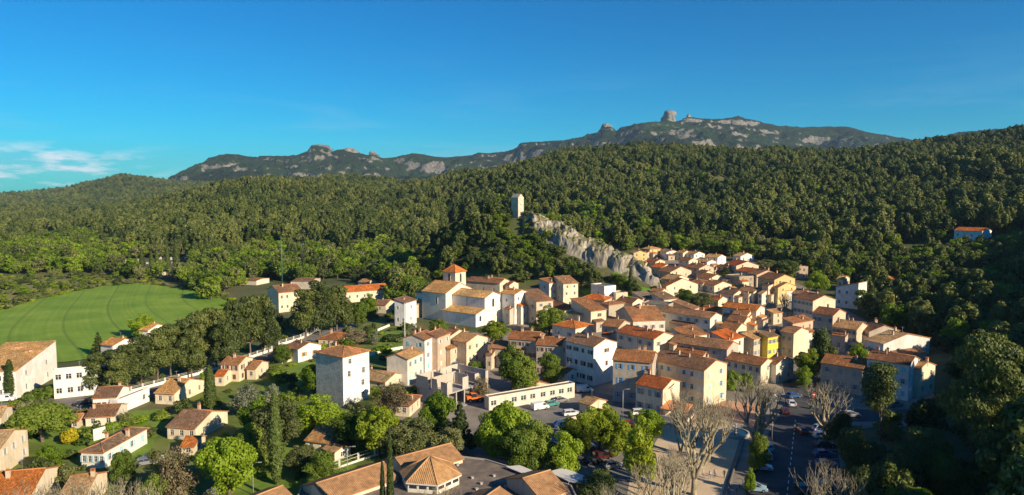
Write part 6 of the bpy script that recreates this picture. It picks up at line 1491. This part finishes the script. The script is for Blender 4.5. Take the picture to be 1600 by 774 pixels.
# bollards, bins and benches round the square
mb = MB(); mb.tube([(0,0,-.1),(0,0,.75),(0,0,.8)], [.07,.07,.04], 8); mb.tube([(0,0,.62),(0,0,.68)], [.085,.085], 8); BOL = mb.mesh('bollard', [MAT['dark_metal']])
for k in range(16):
    t_ = k/15; x, y, z = locate(1206-(1206-1150)*t_+6*math.sin(t_*3), 676+(772-676)*t_); tag(link('bollard', BOL, None, (x, y, z+.17)), 'dark metal bollard along the left pavement of the road', 'bollard', 'bollards along the left pavement')
mb = MB(); [mb.box(-.9,.9,-.22+.15*i,-.10+.15*i,.42,.46) for i in range(3)]; BS = mb.mesh('seat', [MAT['wood']]); mb = MB(); [mb.box(-.9,.9,.24,.27,.55+.16*i,.66+.16*i) for i in range(2)]; BB = mb.mesh('backrest', [MAT['wood']])
mb = MB(); mb.box(-.04,.04,-.22,.26,0,.42); mb.box(-.04,.04,.24,.28,.42,.88); BLg = mb.mesh('leg', [MAT['dark_metal']])
for px_k, py_k, hd, lab in [(1092,690,20,'bench on the square left of the fountain'),(1062,716,20,'bench on the square left of the big bare plane tree'),(1128,652,200,'bench at the edge of the salmon terrace')]:
    x, y, z = locate(px_k, py_k); b_r = empty('park_bench', (x, y, z+.08), R(hd)); tag(b_r, lab, 'bench'); link('seat', BS, b_r); link('backrest', BB, b_r); link('leg', BLg, b_r, (-.7,0,0)); link('leg', BLg, b_r, (.7,0,0))
mb = MB(); mb.tube([(0,0,0),(0,0,1.0),(0,0,1.1)], [.5,.55,.4], 10); mb.box(-.4,.4,-.3,.3,1.1,1.15)
BN = mb.mesh('waste_container', [MAT['pole_green']])
for px_k, py_k, lab in [(972,662,'green waste container left of the restaurant'),(1268,640,'green waste container beside the no entry sign')]:
    x, y, z = locate(px_k, py_k); tag(link('waste_container', BN, None, (x, y, z+.1)), lab, 'container')
# ================================================================== PLANTING
for k, px, yt, yb_, w, lab in ADD_TREES: T(k, px, yt, yb_, w, lab)
ORD = ['leftmost','second','third','fourth','fifth','sixth','seventh','eighth','ninth','tenth','eleventh','twelfth','thirteenth','fourteenth','fifteenth','sixteenth','seventeenth','eighteenth','nineteenth','rightmost']
for i, (px, yt, yb_, w) in enumerate(sorted(ROWP)):
    o_ = ORD[i] if i in (0, len(ROWP)-1) else ORD[i]+' from the left'
    T('rowpine', px, yt, yb_, w*0.86, 'dark pine '+o_+' in the belt of pines beside the green field', 'belt of pines beside the green field', var=i)
# right foreground
for k, px, yt, yb_, w, lab in [('giantpine',1538,512,790,150,'giant spreading pine at the right with bare trunk and sunlit top'),('pinebig',1376,566,690,66,'leaning feathery pine in front of the bluish three storey house'),('pinebig',1590,560,760,90,'tall pine at the right edge beside the giant pine'),
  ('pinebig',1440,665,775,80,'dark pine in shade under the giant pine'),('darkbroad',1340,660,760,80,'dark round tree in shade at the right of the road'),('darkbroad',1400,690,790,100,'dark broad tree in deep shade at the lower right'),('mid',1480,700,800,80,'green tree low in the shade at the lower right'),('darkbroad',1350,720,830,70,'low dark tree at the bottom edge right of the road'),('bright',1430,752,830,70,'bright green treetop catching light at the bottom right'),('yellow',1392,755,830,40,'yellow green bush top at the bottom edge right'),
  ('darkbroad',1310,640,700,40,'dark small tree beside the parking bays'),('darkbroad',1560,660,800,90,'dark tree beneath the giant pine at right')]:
    T(k, px, yt, yb_, w, lab)
T('mid',1186,672,738,34,'leafy green small tree at the foot of the plane tree by the left kerb'); T('bright',1172,728,772,18,'little bright green tree on the pavement left of the parked cars')
# leafless plane trees
def plane(px, ytop, ybase, lab, sd, spread=.55, depth=4, D=None):
    x, y, z = locate(px, min(ybase, 1100)); h = (ybase-ytop)*y/FPX
    tm, limbs = plane_mesh(sd, 17.0, spread, depth); r = empty('plane_tree', (x, y, z), sd*1.3); s = h/15.5; r.scale = (s, s, s); tag(r, lab, 'tree')
    link('trunk', tm, r)
    for l in limbs: link('limb', l, r)
plane(1084,606,775,'large leafless plane tree standing in the middle of the square',3,.36,5)
plane(1108,622,722,'leafless plane tree just behind the largest one, in front of the fountain',5,.38,4)
plane(1058,690,800,'leafless plane tree left of the largest one on the square',27,.5,4)
plane(1180,580,712,'large leafless plane tree at the left kerb of the road, densest of the bare ones',7,.55,5)
plane(1288,590,688,'bare plane tree right of the road before the pinkish shaded house',11,.55,4)
plane(1040,692,840,'bare plane tree at the bottom edge left of the people on the square',15,.7,4)
plane(1290,708,860,'bare plane tree at the bottom edge right of the road',19,.5,4)
plane(965,745,880,'bare plane tree top at the bottom edge of the gravel square, left one',21,.7,4)
plane(1226,452,494,'small bare tree in the village street before the ochre gable',23,.4,3)
plane(1212,505,536,'small bare tree in the yard above the yellow house',24,.5,3)
for i, (px, yt, yb_) in enumerate([(40,748,900),(88,738,890),(130,742,890),(178,735,880),(215,744,885),(680,752,850)]):
    plane(px, yt, yb_, ['bare plane treetop at the bottom left corner','bare plane treetop over the bright orange roof','bare plane treetop before the weathered tan roof','bare plane treetop right of the weathered tan roof','bare plane treetop rightmost of those at the lower left','thin bare tree against the pavilion front'][i], 31+i, .6, 4)

def free(x, y, pad=2.5):
    for (a, b, r) in HOUSES_XY:
        if (a-x)**2+(b-y)**2 < (r*1.05+pad)**2: return False
    return True
hx = np.array(HOUSES_XY)
def far_from_houses(x, y, pad):
    m = np.ones(len(x), bool)
    for a, b, r in HOUSES_XY: m &= (x-a)**2+(y-b)**2 > (r+pad)**2
    return m
NR = np.random.default_rng(4)
def grid_pts(d0, d1, p0, p1, cell):
    """jittered grid over the wedge between distances d0..d1 (m) and bearings p0..p1"""
    u0, u1 = (p0-800)/FPX, (p1-800)/FPX
    xs = np.arange(min(u0*d0, u0*d1), max(u1*d0, u1*d1), cell); ys = np.arange(d0, d1, cell)
    X, Y = np.meshgrid(xs, ys); X = X.ravel()+NR.uniform(-.48, .48, X.size)*cell; Y = Y.ravel()+NR.uniform(-.48, .48, Y.size)*cell
    u = X/Y; m = (u > u0) & (u < u1); return X[m], Y[m]
def projv(x, y, z):
    cy = y*math.cos(PITCH)-(z-EYE)*math.sin(PITCH); cz = y*math.sin(PITCH)+(z-EYE)*math.cos(PITCH)
    return 800+FPX*x/cy, 387-FPX*cz/cy
BELT = [(-300,392),(0,388),(90,380),(180,384),(240,400),(330,402),(400,390),(500,392),(620,388),(650,430),(640,470),(600,448),(520,436),(470,446),(455,438),(375,448),(330,470),(300,452),(262,436),(215,439),(150,428),(0,430),(-300,434)]
CASTLE = [(600,470),(620,430),(650,395),(700,350),(790,338),(826,338),(840,352),(868,392),(905,420),(955,440),(1000,452),(985,462),(962,445),(920,450),(905,440),(840,440),(830,452),(790,432),(725,432),(690,440),(665,455),(640,480)]
BEHIND = [(860,352),(905,335),(960,345),(1010,375),(1100,380),(1200,383),(1250,395),(1300,405),(1440,400),(1600,380),(1800,380),(1800,450),(1500,470),(1440,430),(1350,440),(1300,445),(1240,425),(1190,408),(1100,398),(1010,388),(985,395),(930,370)]
SLOPE = [(1350,445),(1420,440),(1500,430),(1800,430),(1800,700),(1600,800),(1500,800),(1470,700),(1470,620),(1460,560),(1440,540),(1400,520),(1340,490)]
LOWR = [(1335,672),(1470,640),(1800,640),(1800,1000),(1370,1000)]
SCRUB = [(-260,520),(-120,497),(0,487),(60,470),(130,455),(175,447),(215,445),(262,440),(240,434),(150,430),(0,432),(-260,436)]
CEM = [(186,404),(296,404),(300,434),(186,432)]
GARD = [(0,660),(60,640),(150,665),(240,645),(330,640),(330,560),(420,540),(500,560),(500,640),(560,640),(640,600),(640,560),(760,580),(760,640),(700,720),(600,720),(480,760),(460,800),(0,800)]
BOULD = [(1108,279,7,4),(1116,286,9,4),(1090,272,6,3),(1135,290,7,3),(1278,240,6,2.5),(1064,262,5,2.5),(1150,300,6,3),(930,262,5,2.5),(1178,270,5,2.5),(622,322,5,2.5),(628,290,4,2)]
cand = {k: [] for k in ('pine', 'woods', 'holm', 'bush')}
def add(kind, X, Y, hs_, ws):
    if len(X) == 0: return
    Z = H_(X, Y); cand[kind].append(np.stack([X, Y, Z, hs_, ws], 1))
def rnd(n, a, b): return NR.uniform(a, b, n)
for (d0, d1, p0, p1, cell, sc) in [(455, 900, -60, 1700, 7.8, 1.35), (900, 1350, -60, 1680, 9.2, 1.4), (1350, 2100, -60, 1680, 13, 1.6), (2100, 3150, -60, 760, 13, 1.35)]:
    X, Y = grid_pts(d0, d1, p0, p1, cell); Z = H_(X, Y); px, py = projv(X, Y, Z)
    xu, yu = X/S, Y/S
    m = ~inpoly(px, py, SCRUB) & ~inpoly(px, py, BELT) & ~inpoly(px, py, BEHIND) & ~inpoly(px, py, CASTLE) & ~inpoly(px, py, CEM) & (py < 402) & far_from_houses(X, Y, 6)
    m &= ~((px > 985) & (px < 1250) & (py > 384)) & ~((px > 860) & (px < 1040) & (py > 392))
    # clearings: pale rock slabs on the big hill, gaps
    clr = ((px-1118)/24)**2+((py-284)/7)**2 < 1
    for bx_, by_, bw_, bh_ in BOULD: clr |= ((px-bx_)/(bw_*1.3))**2+((py-by_-2)/(bh_*1.9+2))**2 < 1
    clr |= (vnoise(X, Y, 38, 5) > 0.88)
    m &= ~clr
    X, Y, Z, px, py = X[m], Y[m], Z[m], px[m], py[m]; n = len(X)
    patch = fbm(X, Y, 60, 61, 3)
    pw = np.where((px > 820) & (px < 1040) & (py > 325), 0.55, np.where(px < 150, 0.45, np.where((px > 1380) & (py > 335), 0.35, 0.12)))
    dec = NR.random(n) < np.where(patch > 0.53, pw*2.0, pw*0.35)
    hsz = rnd(n, .62, 1.25)*np.where(vnoise(X, Y, 90, 8) > .5, 1.08, .92)
    hol = (~dec) & (NR.random(n) < 0.10); add('holm', X[hol], Y[hol], 8.5*sc*hsz[hol], 9*sc*hsz[hol]); dec2 = dec | hol
    q = ~dec2; add('pine', X[q], Y[q], 12.0*sc*hsz[q], 8.6*sc*hsz[q]*rnd(q.sum(), .85, 1.15))
    add('woods', X[dec], Y[dec], 8.5*sc*hsz[dec], 8.8*sc*hsz[dec]*rnd(dec.sum(), .85, 1.15))
def region(poly, bounds, cell, mix, hs_, keep=1.0, pad=4):
    X, Y = grid_pts(*bounds, cell); Z = H_(X, Y); px, py = projv(X, Y, Z); m = inpoly(px, py, poly) & far_from_houses(X, Y, pad) & (NR.random(len(X)) < keep) & ~inpoly(px, py, CEM)
    X, Y, px, py = X[m], Y[m], px[m], py[m]; n = len(X); c = NR.random(n); acc = 0
    for k, f in mix:
        q = (c >= acc) & (c < acc+f); acc += f; s = rnd(q.sum(), .7, 1.2); h, w = hs_[k]; add(k, X[q], Y[q], h*s, w*s*rnd(q.sum(), .85, 1.2))
SZ = {'pine':(11, 8.5), 'woods':(9, 9), 'holm':(7.5, 8), 'bush':(2.6, 3.6)}
region(BELT, (250, 760, -80, 700), 8.2, [('woods', .82), ('holm', .12), ('pine', .06)], {'pine':(14,9), 'woods':(11.5,11), 'holm':(8,8)})
region(CASTLE, (300, 480, 560, 1040), 4.1, [('woods', .38), ('holm', .27), ('pine', .10), ('bush', .25)], {'pine':(10,8), 'woods':(6.4,7.2), 'holm':(6.4,7.4), 'bush':(3.0,4.5)}, pad=2)
region([(770,345),(800,350),(832,358),(850,385),(905,425),(960,448),(960,462),(905,450),(840,445),(780,430)], (300, 440, 740, 980), 3.6, [('woods', .45), ('holm', .30), ('bush', .25)], {'woods':(5.5,6.2), 'holm':(5.2,6.4), 'bush':(2.6,4.4)}, pad=1.5)
region([(835,385),(870,395),(905,415),(950,432),(985,445),(985,462),(950,448),(900,440),(850,425)], (300, 420, 820, 1010), 3.6, [('bush', .8), ('woods', .2)], {'bush':(2.6,4), 'woods':(4,4.5)}, keep=.8, pad=0)
region([(690,440),(650,395),(690,350),(760,338),(775,352),(760,385)], (340, 480, 600, 860), 8, [('pine', .8), ('holm', .2)], {'pine':(12.5,10), 'holm':(7,8)}, pad=4)
region(BEHIND, (330, 640, 850, 1700), 7.0, [('woods', .62), ('holm', .2), ('pine', .18)], SZ)
region(SLOPE, (150, 460, 1320, 1720), 6.5, [('pine', .42), ('holm', .38), ('woods', .20)], SZ)
region(LOWR, (105, 260, 1330, 1720), 6.0, [('holm', .55), ('woods', .15), ('pine', .1), ('bush', .2)], {'pine':(9,7), 'woods':(6,6.5), 'holm':(5.5,6.5), 'bush':(2.2,3.4)})
region(SCRUB, (260, 520, -80, 300), 5.5, [('bush', .8), ('woods', .12), ('holm', .08)], {'bush':(2.6,4.2), 'woods':(5,6), 'holm':(4,5)}, keep=.8)
region([(960,455),(1035,440),(1040,462),(985,470)], (300, 420, 940, 1050), 3.5, [('bush', 1)], SZ, keep=.6, pad=0)
region([(-40,600),(0,640),(330,560),(420,500),(520,480),(600,470),(640,480),(640,600),(560,700),(480,760),(0,800),(-40,800)], (118, 330, -60, 680), 6.0, [('bush', .72), ('woods', .14), ('holm', .14)], {'bush':(1.9,3.2), 'woods':(4.2,4.6), 'holm':(4,4.4)}, keep=.75, pad=1.0)
# the shoulder of the hill out of the picture on the right, whose trees shade the lower village
X, Y = grid_pts(90, 520, 1690, 3300, 9.0); s = rnd(len(X), .8, 1.2); add('pine', X, Y, 11*s, 9*s)
X, Y = grid_pts(66, 128, 1625, 2350, 7.0); s = rnd(len(X), .85, 1.2); add('pine', X, Y, 18*s, 10.5*s)
for (xa, ya), (xb, yb2) in zip([(0,484),(60,467),(130,452),(175,444),(215,442),(290,451),(340,463),(364,476),(345,492),(280,505),(215,522)][:-1], [(60,467),(130,452),(175,444),(215,442),(290,451),(340,463),(364,476),(345,492),(280,505),(215,522)]):
    A0, B0 = Vector(locate(xa, ya)[:2]), Vector(locate(xb, yb2)[:2]); nn2 = int((B0-A0).length/4); tt2 = NR.random(nn2)
    add('bush', A0.x+(B0.x-A0.x)*tt2+NR.uniform(-3,3,nn2), A0.y+(B0.y-A0.y)*tt2+NR.uniform(-2.5,2.5,nn2), rnd(nn2,1.2,3), rnd(nn2,2,4.5))
AVOID = [[(150,640),(215,610),(300,580),(380,558),(450,534),(520,511),(560,498),(575,506),(530,524),(460,548),(390,574),(310,596),(230,626),(170,657)]]
GROUPS = {
 'pine': ('pine_tree', 'tree', ['dark green pine on the wooded hills behind the village', 'dark pine on the shaded slope at the right', 'pine on the castle rock'], 'pines on the wooded slopes', 300-24),
 'woods': ('deciduous_tree', 'tree', ['fresh green leafy tree in the woods around the village'], 'leafy trees around the village', 240),
 'holm': ('evergreen_oak', 'tree', ['dark evergreen oak in the woods around the village'], 'evergreen oaks around the village', 280),
 'bush': ('bush', 'bush', ['low rounded bush on open ground around the village'], 'bushes on open ground', 290)}
ZONES = [  # (test, words)
 (lambda x, y, d: d > 330 and x < 186 and y < 432 and y > 372, 'in the band of trees beyond the left end of the green field'),
 (lambda x, y, d: y > 425 and x < 270 and y < 530 and d > 250, 'on the rough ground above the green field'),
 (lambda x, y, d: x < 300 and y <= 440 and y > 372, 'around the cemetery behind the green field'),
 (lambda x, y, d: x < 455 and y <= 480 and y > 380, 'between the field corner and the green floodlight mast'),
 (lambda x, y, d: x < 640 and y <= 475 and y > 380, 'in the band of trees behind the orange roofed hall'),
 (lambda x, y, d: x < 330 and y > 480, 'among the gardens at the lower left'),
 (lambda x, y, d: x < 700 and y > 475, 'among the gardens between the tall house and the lane'),
 (lambda x, y, d: d < 470 and x < 745 and y <= 480, 'on the wooded slope behind the church'),
 (lambda x, y, d: d < 470 and x < 830 and y <= 480, 'on the castle hill below the ruined tower'),
 (lambda x, y, d: d < 470 and x < 1060 and y <= 490, 'on the green slope below the castle cliff'),
 (lambda x, y, d: x < 1000 and y > 325, 'at the foot of the hillside behind the castle cliff'),
 (lambda x, y, d: x < 1120 and y > 325, 'at the foot of the hillside above the top row of the village'),
 (lambda x, y, d: x < 1250 and y > 325, 'at the foot of the hillside behind the white villa and ochre gables'),
 (lambda x, y, d: x < 1400 and y > 325 and y < 470, 'on the slope behind the shaded street row'),
 (lambda x, y, d: y > 325 and y < 400, 'around the lone white villa on the right hillside'),
 (lambda x, y, d: x > 1300 and y < 560, 'on the dark slope at the right beyond the giant pine'),
 (lambda x, y, d: x > 1300, 'in the deep shade at the lower right below the giant pine'),
 (lambda x, y, d: x < 450, 'on the left part of the wooded ridge'),
 (lambda x, y, d: x < 800, 'on the middle part of the wooded ridge'),
 (lambda x, y, d: True, 'on the big wooded hill behind the village')]
KW = {'pine': 'dark green pine', 'woods': 'leafy green tree', 'holm': 'dark evergreen oak', 'bush': 'low rounded bush'}
KG = {'pine': 'pines', 'woods': 'leafy trees', 'holm': 'evergreen oaks', 'bush': 'bushes'}
def place_label(kind, x, y, d):
    for f, w in ZONES:
        if f(x, y, d): return KW[kind]+' '+w, KG[kind]+' '+w
def forest_nodes(name, protos):
    ng = bpy.data.node_groups.new(name, 'GeometryNodeTree'); ng.interface.new_socket('Geometry', in_out='INPUT', socket_type='NodeSocketGeometry'); ng.interface.new_socket('Geometry', in_out='OUTPUT', socket_type='NodeSocketGeometry')
    gi = ng.nodes.new('NodeGroupInput'); go = ng.nodes.new('NodeGroupOutput'); jo = ng.nodes.new('GeometryNodeJoinGeometry')
    for (c, t) in protos:
        j2 = ng.nodes.new('GeometryNodeJoinGeometry')
        for o in (c, t):
            oi = ng.nodes.new('GeometryNodeObjectInfo'); oi.transform_space = 'ORIGINAL'; oi.inputs['Object'].default_value = o; oi.inputs['As Instance'].default_value = True; ng.links.new(oi.outputs['Geometry'], j2.inputs[0])
        g2 = ng.nodes.new('GeometryNodeGeometryToInstance'); ng.links.new(j2.outputs[0], g2.inputs[0]); ng.links.new(g2.outputs[0], jo.inputs[0])
    ip = ng.nodes.new('GeometryNodeInstanceOnPoints'); ng.links.new(gi.outputs[0], ip.inputs['Points']); ng.links.new(jo.outputs[0], ip.inputs['Instance']); ip.inputs['Pick Instance'].default_value = True
    def attr(nm, ty):
        n = ng.nodes.new('GeometryNodeInputNamedAttribute'); n.data_type = ty; n.inputs['Name'].default_value = nm; return [o for o in n.outputs if o.enabled][0]
    ng.links.new(attr('idx', 'INT'), ip.inputs['Instance Index']); ng.links.new(attr('scl', 'FLOAT_VECTOR'), ip.inputs['Scale'])
    e2r = ng.nodes.new('FunctionNodeEulerToRotation'); ng.links.new(attr('rot', 'FLOAT_VECTOR'), e2r.inputs[0]); ng.links.new(e2r.outputs[0], ip.inputs['Rotation'])
    ng.links.new(ip.outputs[0], go.inputs[0]); return ng
FOREST_NAME = {'pine': ('pine_forest', 'dense pine forest covering the hills'), 'woods': ('woodland', 'leafy woodland on the hills and plain'), 'holm': ('evergreen_thicket', 'dark evergreen thicket on the slopes'), 'bush': ('scrub', 'low scrub around the fields and gardens')}
for kind in ('pine', 'woods', 'holm', 'bush'):
    A = np.concatenate(cand[kind]); px, py = projv(A[:, 0], A[:, 1], A[:, 2]); NN = len(A)
    lane = (np.abs(px-808) < 10) & (A[:, 1] > D0-20) & (A[:, 1] < D0+5)
    for pl2 in AVOID+[[(1335,600),(1490,560),(1490,668),(1335,672)]]: lane |= inpoly(px, py, pl2)
    A = A[~lane]; px = px[~lane]; py = py[~lane]
    near_t = (np.abs(px-808) < 24) & (np.abs(A[:, 1]-D0) < 30); A[near_t, 3] *= .7; A[near_t, 4] *= .85
    vis = (px > 5) & (px < 1595) & (py < 790)
    app = np.where(vis, A[:, 4]*A[:, 3]/A[:, 1]**2, 0); order = np.argsort(-app); nm, cat, labs, grp, lim = GROUPS[kind]
    nv = len(PR[kind]); H0, W0 = PR[kind][0][2], PR[kind][0][3]
    for r_ in order[:lim]:
        x, y, z, h, w = A[r_]; k = int(r_) % nv
        if kind == 'pine':
            if px[r_] > 1280: lab, g_ = labs[1], 'pines on the shaded slope at the right'
            elif y < 480 and px[r_] < 900: lab, g_ = labs[2], 'pines on the castle rock'
            else: lab, g_ = labs[0], 'pines on the wooded hills'
        else: lab, g_ = labs[0], grp
        lab, g_ = place_label(kind, px[r_], py[r_], y)
        put_tree(kind, x, y, z-.1, h, w, lab, g_, var=k)
    B = A[order[lim:]]; n = len(B)
    protos = [PROTO_OBJ[(kind, k)] for k in range(nv) if (kind, k) in PROTO_OBJ]
    me = bpy.data.meshes.new(FOREST_NAME[kind][0]); me.vertices.add(n); me.vertices.foreach_set('co', B[:, :3].astype('f').ravel())
    a = me.attributes.new('idx', 'INT', 'POINT'); a.data.foreach_set('value', NR.integers(0, len(protos), n).astype('i'))
    sc3 = np.stack([B[:, 4]/W0, B[:, 4]/W0, B[:, 3]/H0], 1); a = me.attributes.new('scl', 'FLOAT_VECTOR', 'POINT'); a.data.foreach_set('vector', sc3.astype('f').ravel())
    rt = np.zeros((n, 3)); rt[:, 2] = NR.uniform(0, 6.28, n); a = me.attributes.new('rot', 'FLOAT_VECTOR', 'POINT'); a.data.foreach_set('vector', rt.astype('f').ravel())
    fo_ = link(FOREST_NAME[kind][0], me); tag(fo_, FOREST_NAME[kind][1], 'forest' if kind != 'bush' else 'scrub', None, 'stuff')
    md = fo_.modifiers.new('trees', 'NODES'); md.node_group = forest_nodes(FOREST_NAME[kind][0], protos)
    print(kind, NN, n)
# garden shrubs and hedges that show singly
for i, (px, yt, yb_, w, v, lab) in enumerate([(250,640,656,30,0,'rounded green shrub at the right end of the lawn hedge'),(225,644,660,30,2,'bright green shrub in the hedge behind the lawn'),(200,650,665,30,0,'green shrub in the middle of the hedge behind the lawn'),(178,655,672,30,2,'bright green shrub at the left end of the lawn hedge'),(150,662,685,34,0,'green shrub beside the white garden screen'),(229,663,678,24,1,'small greyish olive bush standing alone on the lawn'),
  (488,529,546,26,4,'yellow green shrub behind the house with orange shutters'),(510,532,548,30,4,'yellow green shrub left of the brownish bush tree'),(600,536,552,34,2,'bright clipped hedge shrub in the terrace garden'),(612,520,534,40,3,'dark clipped hedge below the shaded white house'),(645,600,618,34,0,'green shrub at the foot of the unfinished building'),(1022,600,612,20,2,'green shrub between the restaurant and the terrace'),
  (985,640,655,10,2,'small green bush tree before the restaurant'),(40,622,640,30,1,'grey green shrub beside the cypress at the white school'),(62,600,626,44,0,'green shrub tree in front of the white school wall'),(580,745,770,70,3,'dark green hedge between the cypresses and the long school roof'),(300,640,655,24,0,'green shrub above the brown roofed house'),(430,570,590,40,0,'green shrub below the house with orange shutters')]):
    T('shrub', px, yt, yb_, w, lab, var=v)

for i, (bx_, by_, bw_, bh_) in enumerate(BOULD):
    x, y, z = locate(bx_, by_); w = bw_*y/FPX; h = bh_*y/FPX*1.3; nr, ns = 9, 14; v = []
    for a in range(nr+1):
        t = a/nr
        for k in range(ns):
            an = 2*math.pi*k/ns; rr = w*math.cos(t*1.5)**0.5*(1+0.5*mnoise.fractal(Vector((math.cos(an)*1.5+i*3, math.sin(an)*1.5, t*2)), 0.8, 2, 4)) if t < 1 else .05
            v.append((rr*math.cos(an), rr*math.sin(an), -1.5+t*(h+1.5)))
    ii = np.arange((nr+1)*ns).reshape(nr+1, ns); jj = np.roll(ii, -1, 1); f = np.stack([ii[:-1].ravel(), jj[:-1].ravel(), jj[1:].ravel(), ii[1:].ravel()], 1)
    tag(link('boulder', npmesh('boulder', np.array(v), f, [MAT['cliff_mat']]), None, (x, y, z)), 'pale rock outcrop in the wooded hill, '+['largest but one','largest, beside the centre','upper left','right','far right near the crest','upper left near the crest','lowest on the right','left near the crest','right of the middle','above the castle hill','at the ridge foot'][i], 'rock', 'rock outcrops in the wooded hill')
for r_, (x0_, x1_, y0_, y1_) in enumerate([(1085,1240,383,384),(1100,1250,390,391),(1040,1120,381,382)]):
    for k in range(18):
        px_k = x0_+(x1_-x0_)*k/17+trng.uniform(-1, 1); x, y, z = locate(px_k, y0_+(y1_-y0_)*k/17)
        put_tree('bush', x, y, z, 2.2*trng.uniform(.8, 1.3), 3.6*trng.uniform(.8, 1.2), 'clipped bush in the '+('upper','lower','short left')[r_]+' hedge row above the top houses of the village', 'bushes of the '+('upper','lower','short left')[r_]+' hedge row')
# ================================================================== AIR
mh = bpy.data.materials.new('haze_air'); mh.use_nodes = True; nt = mh.node_tree
for n in list(nt.nodes): nt.nodes.remove(n)
out = nt.nodes.new('ShaderNodeOutputMaterial'); pvn = nt.nodes.new('ShaderNodeVolumePrincipled')
pvn.inputs['Color'].default_value = (0.46, 0.72, 1.0, 1); pvn.inputs['Density'].default_value = HAZE; pvn.inputs['Anisotropy'].default_value = 0.0
nt.links.new(pvn.outputs[0], out.inputs['Volume'])
mb = MB(); mb.box(-21000, 21000, -1300, 15500, -6, 760); hzb = link('haze', mb.mesh('haze', [mh])); tag(hzb, kind='stuff')
